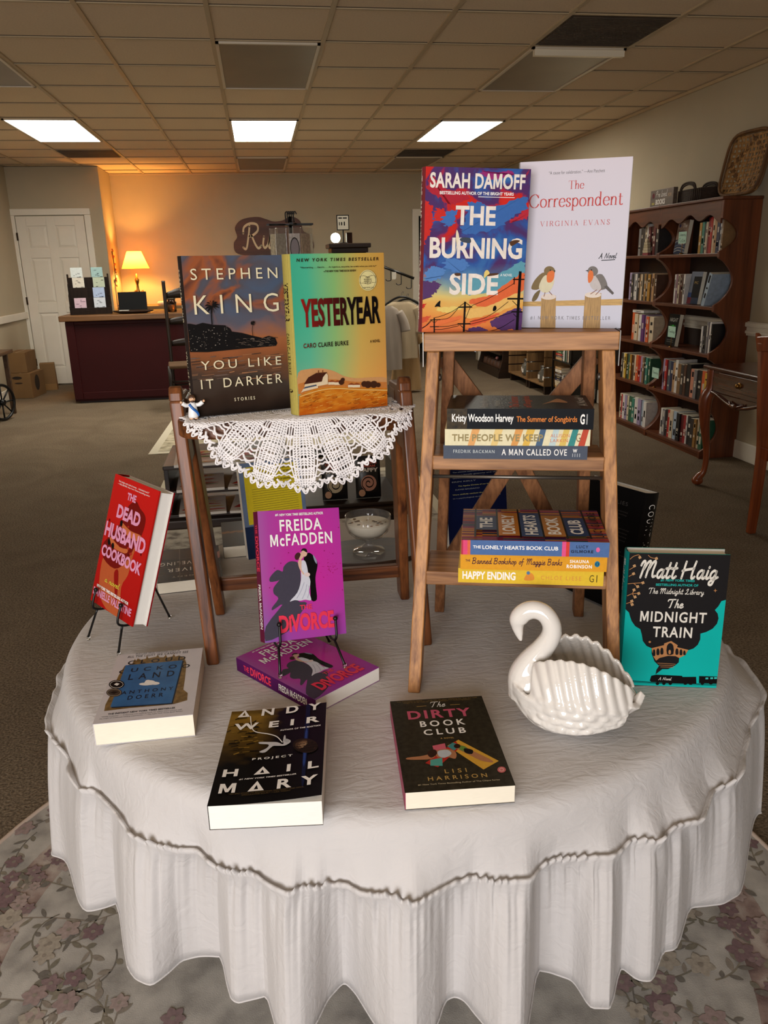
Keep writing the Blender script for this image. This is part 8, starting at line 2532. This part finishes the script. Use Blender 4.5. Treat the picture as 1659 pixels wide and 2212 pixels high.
for k in range(9):
    z = 0.008 + 0.010 * k
    bk.tube([(0.085 * math.cos(a * PI / 20), (0.225 + 0.004 * math.sin(a + k)) * math.sin(a * PI / 20), z + 0.004 * math.sin(a * PI + k * PI)) for a in range(40)], 0.0062, wick, 6, True)
for s in (-1, 1):
    for k, hh in enumerate((0.0, 0.012)):
        bk.tube(smooth_path([(s * 0.085, -0.10 - hh, 0.085), (s * 0.085, -0.07 - hh, 0.115 + hh), (s * 0.085, 0.0, 0.128 + hh), (s * 0.085, 0.07 + hh, 0.115 + hh), (s * 0.085, 0.10 + hh, 0.085)], 5), 0.007, wick, 6)
    for a in range(-7, 8):
        bk.tube([(s * 0.085, a * 0.026, 0.0), (s * 0.085, a * 0.026, 0.092)], 0.005, wick, 6)
bk.box(-0.08, 0.08, -0.21, 0.21, 0.002, 0.008, wick)
tag(bk.build('wicker_basket', M=TR(3.222, 5.77, CT + 0.001)), 'low dark woven basket with handle holes on the bookcase top', 'basket')
tob = wood('split_oak', (128, 90, 48), (178, 132, 76), axis='z', scale=16, rough=0.7)
tobd = wood('split_oak_rim', (84, 56, 30), (124, 86, 46), axis='z', scale=16, rough=0.7)
TB = thing('tobacco_basket', 'large square woven tobacco basket leaning on the wall above the bookcase', 'basket', TR(3.20, 5.24, CT + 0.014, -90 + 6, -12))
hb_ = 0.20
def bulge(x, z):
    return -0.0 + 0.045 * (1 - (abs(x) / hb_) ** 2.4) * (1 - (abs(z - hb_) / hb_) ** 2.4)
b = MB()
def strip(p0, p1, wd, ph, m):
    n = 26
    d = (Vector(p1) - Vector(p0))
    nn = Vector((-d.y, d.x)).normalized() * wd / 2
    v, f = [], []
    for i in range(n + 1):
        p = Vector(p0) + d * (i / n)
        off = 0.0028 * math.cos(PI * (i * 13 / n) + ph)
        for s in (-1, 1):
            e = p + nn * s
            v.append((e.x, bulge(e.x, e.y) + off, e.y))
    for i in range(n):
        f.append((2 * i, 2 * i + 1, 2 * i + 3, 2 * i + 2))
    b.add(v, f, m, True)
for k in range(12):
    c = -hb_ * 0.88 + k * (hb_ * 1.76) / 11
    strip((c, 0.02), (c * 1.0, 2 * hb_ - 0.02), 0.0165, PI * k, tob)
    strip((-hb_ + 0.015, c + hb_), (hb_ - 0.015, c + hb_), 0.0165, PI * k + PI, tob)
for p0, p1 in (((-0.17, 0.2), (0.0, 0.37)), ((0.0, 0.37), (0.17, 0.2)), ((0.17, 0.2), (0.0, 0.03)), ((0.0, 0.03), (-0.17, 0.2))):
    strip(p0, p1, 0.03, 0, tobd)
wv = b.build('weave', TB); s_ = wv.modifiers.new('thick', 'SOLIDIFY'); s_.thickness = 0.0022
b = MB()
rim = []
for k in range(48):
    a = 2 * PI * k / 48
    c_, s__ = math.cos(a), math.sin(a)
    r = hb_ / (abs(c_) ** 4.5 + abs(s__) ** 4.5) ** (1 / 4.5)
    rim.append((r * c_, -0.012 + 0.0, hb_ + r * s__))
b.tube(rim, 0.010, tobd, 8, True)
b.tube([(x * 0.985, 0.010, hb_ + (z - hb_) * 0.985) for x, _, z in rim], 0.008, tobd, 8, True)
b.build('rim', TB)

# ------------------------------------------------------------------ writing desk and chair at the right edge
cherry = wood('cherry_wood', (96, 42, 18), (142, 70, 32), axis='z', scale=12, rough=0.25, spec=0.6)
cherry_d = wood('dark_cherry', (56, 26, 14), (86, 42, 22), axis='y', scale=12, rough=0.22, spec=0.6)
ds = thing('writing_desk', 'dark polished writing desk with cabriole legs in front of the bookcase', 'desk', TR(2.68, 4.5, 0))
b = MB(); b.box(-0.02, 0.56, -1.72, 0.03, 0.735, 0.757, cherry_d); b.build('desktop', ds, 0.008)
b = MB(); b.box(0.01, 0.53, -1.68, 0.0, 0.60, 0.735, cherry_d); b.build('apron', ds, 0.003)
b = MB(); b.box(0.0, 0.011, -0.56, -0.12, 0.63, 0.725, cherry_d); dw = b.build('drawer', ds, 0.004)
b = MB(); b.ball((-0.012, -0.34, 0.675), 0.014, brass, 14); b.lathe([(0, 0), (0.02, 0), (0.018, 0.004), (0, 0.005)], brass, 16, Matrix.Translation((0.0, -0.34, 0.675)) @ Matrix.Rotation(-PI / 2, 4, 'Y')); b.build('knob', dw)
b = MB()
wave = [(0.0, -0.06, 0.60), (-0.002, -0.12, 0.594), (-0.004, -0.2, 0.572), (-0.006, -0.27, 0.556), (-0.010, -0.34, 0.548), (-0.006, -0.41, 0.556), (-0.004, -0.48, 0.572), (-0.002, -0.56, 0.594), (0, -0.62, 0.60)]
b.tube(smooth_path(wave, 5), 0.010, cherry_d, 8)
b.tube(smooth_path([(-0.006, -0.27, 0.575), (-0.018, -0.30, 0.562), (-0.020, -0.34, 0.556), (-0.018, -0.38, 0.562), (-0.006, -0.41, 0.575)], 5), [0.006] * 8 + [0.016] * 5 + [0.006] * 8, cherry_d, 8)
b.grid(lambda u, w: (0.002, -0.06 - 0.56 * u, 0.602 - w * (0.012 + 0.035 * math.sin(PI * u) ** 2)), 24, 2, cherry_d)
b.build('carved_skirt', ds)
for x, y, sx, sy in ((0.025, -0.015, -1, 1), (0.505, -0.015, 1, 1), (0.025, -1.665, -1, -1), (0.505, -1.665, 1, -1)):
    b = MB()
    k = 0.045
    path = [(x, y, 0.735), (x, y, 0.62), (x + sx * k * 0.5, y + sy * k * 0.3, 0.54), (x + sx * k * 0.35, y + sy * k * 0.2, 0.40), (x - sx * 0.01, y, 0.22), (x - sx * 0.006, y, 0.10), (x + sx * 0.018, y + sy * 0.01, 0.055), (x + sx * 0.028, y + sy * 0.012, 0.032)]
    sp = smooth_path(path, 6)
    rr = [p.x for p in smooth_path([(r, 0, 0) for r in (0.034, 0.034, 0.040, 0.030, 0.020, 0.018, 0.026, 0.032)], 6)]
    b.tube(sp, rr, cherry, 14)
    b.ball((x + sx * 0.026, y + sy * 0.012, 0.031), 0.030, cherry, 14, (1.2, 1.1, 1.0))
    b.build('leg', ds)
ch = thing('side_chair', 'reddish-brown wooden chair with a cream seat cut by the right edge', 'chair', TR(2.43, 3.35, 0))
for y in (0.225, -0.225):
    b = MB()
    sp = smooth_path([(0.03, y, 0.002), (0.036, y, 0.20), (0.038, y, 0.44), (0.018, y, 0.62), (-0.006, y, 0.82), (-0.028, y, 0.98)], 6)
    v, f = [], []
    for i, p in enumerate(sp):
        t_ = i / (len(sp) - 1)
        hw, hd = 0.019 + 0.006 * math.sin(PI * t_), 0.017
        for a, c in ((-hw, -hd), (hw, -hd), (hw, hd), (-hw, hd)):
            v.append((p.x + a, p.y + c, p.z))
    for i in range(len(sp) - 1):
        for a in range(4):
            f.append((4 * i + a, 4 * i + (a + 1) % 4, 4 * i + 4 + (a + 1) % 4, 4 * i + 4 + a))
    f.append((3, 2, 1, 0)); f.append(tuple(len(v) - 4 + i for i in range(4)))
    b.add(v, f, cherry); b.build('back_leg', ch, 0.004)
    b = MB(); b.tube(smooth_path([(0.44, y * 0.95, 0.002), (0.45, y * 0.95, 0.25), (0.44, y * 0.95, 0.44)], 5), [0.016] * 6 + [0.022] * 5, cherry, 10); b.build('front_leg', ch)
b = MB()
cres = []
for i in range(21):
    u = -1 + i / 10
    cres.append((u * 0.275, 1.005 + 0.02 * (1 - u * u) + (0.02 if abs(u) > 0.9 else 0)))
cres += [(0.245 - 0.049 * i, 0.935 + 0.012 * (1 - ((0.245 - 0.049 * i) / 0.245) ** 2)) for i in range(11)]
MYZ2 = Matrix(((0, 0, 1, 0), (1, 0, 0, 0), (0, 1, 0, 0), (0, 0, 0, 1)))
b.prism(cres, -0.046, -0.018, cherry, MYZ2); b.build('crest_rail', ch, 0.006)
b = MB(); b.prism([(-0.07, 0.50), (0.07, 0.50), (0.05, 0.62), (0.09, 0.78), (0.08, 0.95), (-0.08, 0.95), (-0.09, 0.78), (-0.05, 0.62)], -0.006, 0.006, cherry, MYZ2); b.build('splat', ch, 0.003)
b = MB(); b.box(0.055, 0.46, -0.225, 0.225, 0.39, 0.45, cherry); b.build('seat_rail', ch, 0.004)
b = MB(); b.box(0.07, 0.465, -0.205, 0.205, 0.4505, 0.50, mat('cream_upholstery', (214, 196, 160), rough=0.9, bump=0.2, bscale=300)); b.build('seat', ch, 0.018, 4)

# ------------------------------------------------------------------ along the right wall beyond the bookcases
pine = wood('crate_pine', (92, 66, 38), (136, 102, 62), axis='z', scale=12, rough=0.7)
pot_m = mat('dark_pottery', (70, 42, 26), rough=0.55, var=0.2, vscale=20)
ps = thing('pot_shelf', 'low dark curved-end wooden shelf of small brown pots by the doorway', 'shelf', TR(2.90, 9.55, 0))
b = MB()
for z in (0.06, 0.30):
    b.box(0.0, 0.35, 0.0, 0.95, z - 0.02, z, dkwood)
b.build('shelf', ps, 0.002)
for y in (-0.02, 0.95):
    b = MB(); pr = [(0.36, 0), (-0.02, 0)] + [(-0.02 + 0.05 * math.sin(PI * k / 10), 0.06 + 0.05 * k) for k in range(11)] + [(0.36, 0.6)]
    b.prism(pr, y, y + 0.02, dkwood, MXZ); b.build('side_panel', ps, 0.003)
b = MB(); b.box(-0.015, 0.0, 0.0, 0.95, 0.0, 0.12, dkwood); b.build('lip', ps, 0.003)
for k in range(6):
    for z, nm in ((0.0605, 'lower'), (0.3005, 'upper')):
        b = MB(); b.lathe([(0, 0), (0.045, 0), (0.055, 0.05), (0.05, 0.10), (0.04, 0.115), (0.044, 0.125), (0.036, 0.125), (0.036, 0.02), (0, 0.02)], pot_m, 20)
        tag(b.build('pot', M=TR(2.98, 9.66 + 0.145 * k, z)), 'small dark brown pot, %s from the near end on the %s pot shelf' % (ORD[k], nm), 'pot', 'pots on the %s pot shelf' % nm)
b = MB(); b.ball((0, 0, 0.022), 0.022, ink((216, 150, 150)), 12); tag(b.build('pink_ball', M=TR(2.985, 9.95, 0.186)), 'small pink ball resting on a pot of the lower pot shelf', 'ball')
def crate(label, y0, y1):
    t = thing('wooden_crate', label, 'crate', TR(2.97, y0, 0), 'slatted crates by the pot shelf')
    d = y1 - y0
    for k in range(5):
        z = 0.09 + k * 0.105
        for ya in (0.0, d - 0.014):
            b = MB(); b.box(0.0, 0.34, ya, ya + 0.014, z, z + 0.09, pine); b.build('side_slat', t, 0.002)
    b = MB(); b.box(0.0, 0.34, 0.014, d - 0.014, 0.09, 0.105, pine); b.build('bottom', t, 0.002)
    b = MB(); b.box(0.326, 0.34, 0.014, d - 0.014, 0.105, 0.615, wood('crate_back', (44, 30, 18), (66, 46, 28), axis='z', scale=12)); b.build('back', t)
    b = MB(); b.box(0.0, 0.34, 0, d, 0.60, 0.615, pine); b.build('top', t, 0.002)
    for y in (0.02, d - 0.06):
        b = MB(); b.box(0.02, 0.30, y, y + 0.04, 0.0, 0.09, dkwood); b.build('foot', t)
    return t
crate('slatted pine crate standing on its side next to the pot shelf', 8.74, 9.42)
crate('slatted pine crate standing on its side next to the black book rack', 8.16, 8.735)
jar_g = thin_glass('jar_glass', (228, 230, 226), 0.03, 0.06)
for k, (x, y, z, nm) in enumerate(((3.06, 8.975, 0.1055, 'in the middle of the pot-shelf crate'), (3.10, 9.12, 0.1055, 'at the left in the pot-shelf crate'), (3.07, 8.835, 0.1055, 'at the right in the pot-shelf crate'), (3.06, 8.42, 0.1055, 'at the left in the book-rack crate'), (3.06, 8.27, 0.1055, 'at the right in the book-rack crate'))):
    t = thing('glass_jar', 'clear glass jar with a white label, ' + nm, 'jar', TR(x, y, z), 'jars in the crates')
    b = MB(); b.lathe([(0, 0), (0.045, 0), (0.062, 0.03), (0.062, 0.10), (0.035, 0.135), (0.035, 0.16), (0.031, 0.16), (0.031, 0.135), (0.057, 0.10), (0.057, 0.03), (0.04, 0.006), (0, 0.006)], jar_g, 24); b.build('glass', t)
    b = MB(); b.grid(lambda u, w: (-0.0628 * math.cos(-0.45 + 0.9 * u), 0.0628 * math.sin(-0.45 + 0.9 * u), 0.04 + 0.045 * w), 6, 1, ink((236, 232, 224))); b.build('label', t)
    b = MB(); b.lathe([(0, 0.161), (0.036, 0.161), (0.036, 0.178), (0, 0.179)], steel, 20); b.build('lid', t)
br = thing('book_rack', 'tall black metal rack of old books at the far end of the bookcases', 'rack', TR(3.02, 7.55, 0))
b = MB()
for x in (0.0, 0.28):
    for y in (0.0, 0.5):
        b.box(x, x + 0.018, y, y + 0.018, 0.0, 1.30, black_wire)
b.build('upright', br)
for z in (0.03, 0.40, 0.77, 1.14):
    b = MB(); b.box(0.0, 0.298, 0.0, 0.518, z - 0.012, z, black_wire); b.build('shelf', br)
q = random.Random(5)
cs_ = ['green', 'cream', 'white', 'brown', 'navy', 'tan', 'maroon', 'black', 'slate', 'gold', 'grey', 'red', 'cream', 'brown']
for s, (y, zb, n) in enumerate(((0.30, 0.0306, 12), (0.30, 0.4006, 11))):
    z = zb
    for k in range(n):
        c = cs_[(k * 3 + s * 5) % len(cs_)]
        th = q.uniform(0.018, 0.028)
        b = MB(); m = mat('spine_' + c, CN[c], rough=0.5)
        b.box(0, 0.16, 0, 0.17, 0, th, m); b.box(0.003, 0.1606, -0.0006, 0.1706, 0.003, th - 0.003, PAPER); b.box(-0.0006, 0, 0.04, 0.12, th * 0.3, th * 0.6, ink((206, 190, 150)))
        tag(b.build('old_book', M=TR(3.04 + q.uniform(0, 0.006), 7.55 + y, z)), '%s book lying %s from the bottom in the %s pile of the black rack' % (c, ORD[k], ('lower', 'upper')[s]), 'book', 'piled books on the black rack')
        z += th + 0.0008
for s, zb in enumerate((0.0306, 0.4006)):
    y = 0.27
    for k, c in enumerate(('white', 'charcoal', 'green', 'grey', 'brown', 'cream', 'black')):
        th = q.uniform(0.02, 0.034)
        y -= th + 0.001
        m = mat('spine_' + c, CN[c], rough=0.5)
        h = q.uniform(0.2, 0.24)
        b = MB(); b.box(0, 0.15, 0, th, 0, h, m); b.box(0.004, 0.1506, 0.0016, th - 0.0016, 0.003, h + 0.0006, PAPER)
        tag(b.build('old_book', M=TR(3.045, 7.55 + y, zb)), '%s book standing %s from the pile on the %s level of the black rack' % (c, ORD[k], ('lowest', 'second')[s]), 'book', 'standing books on the black rack')
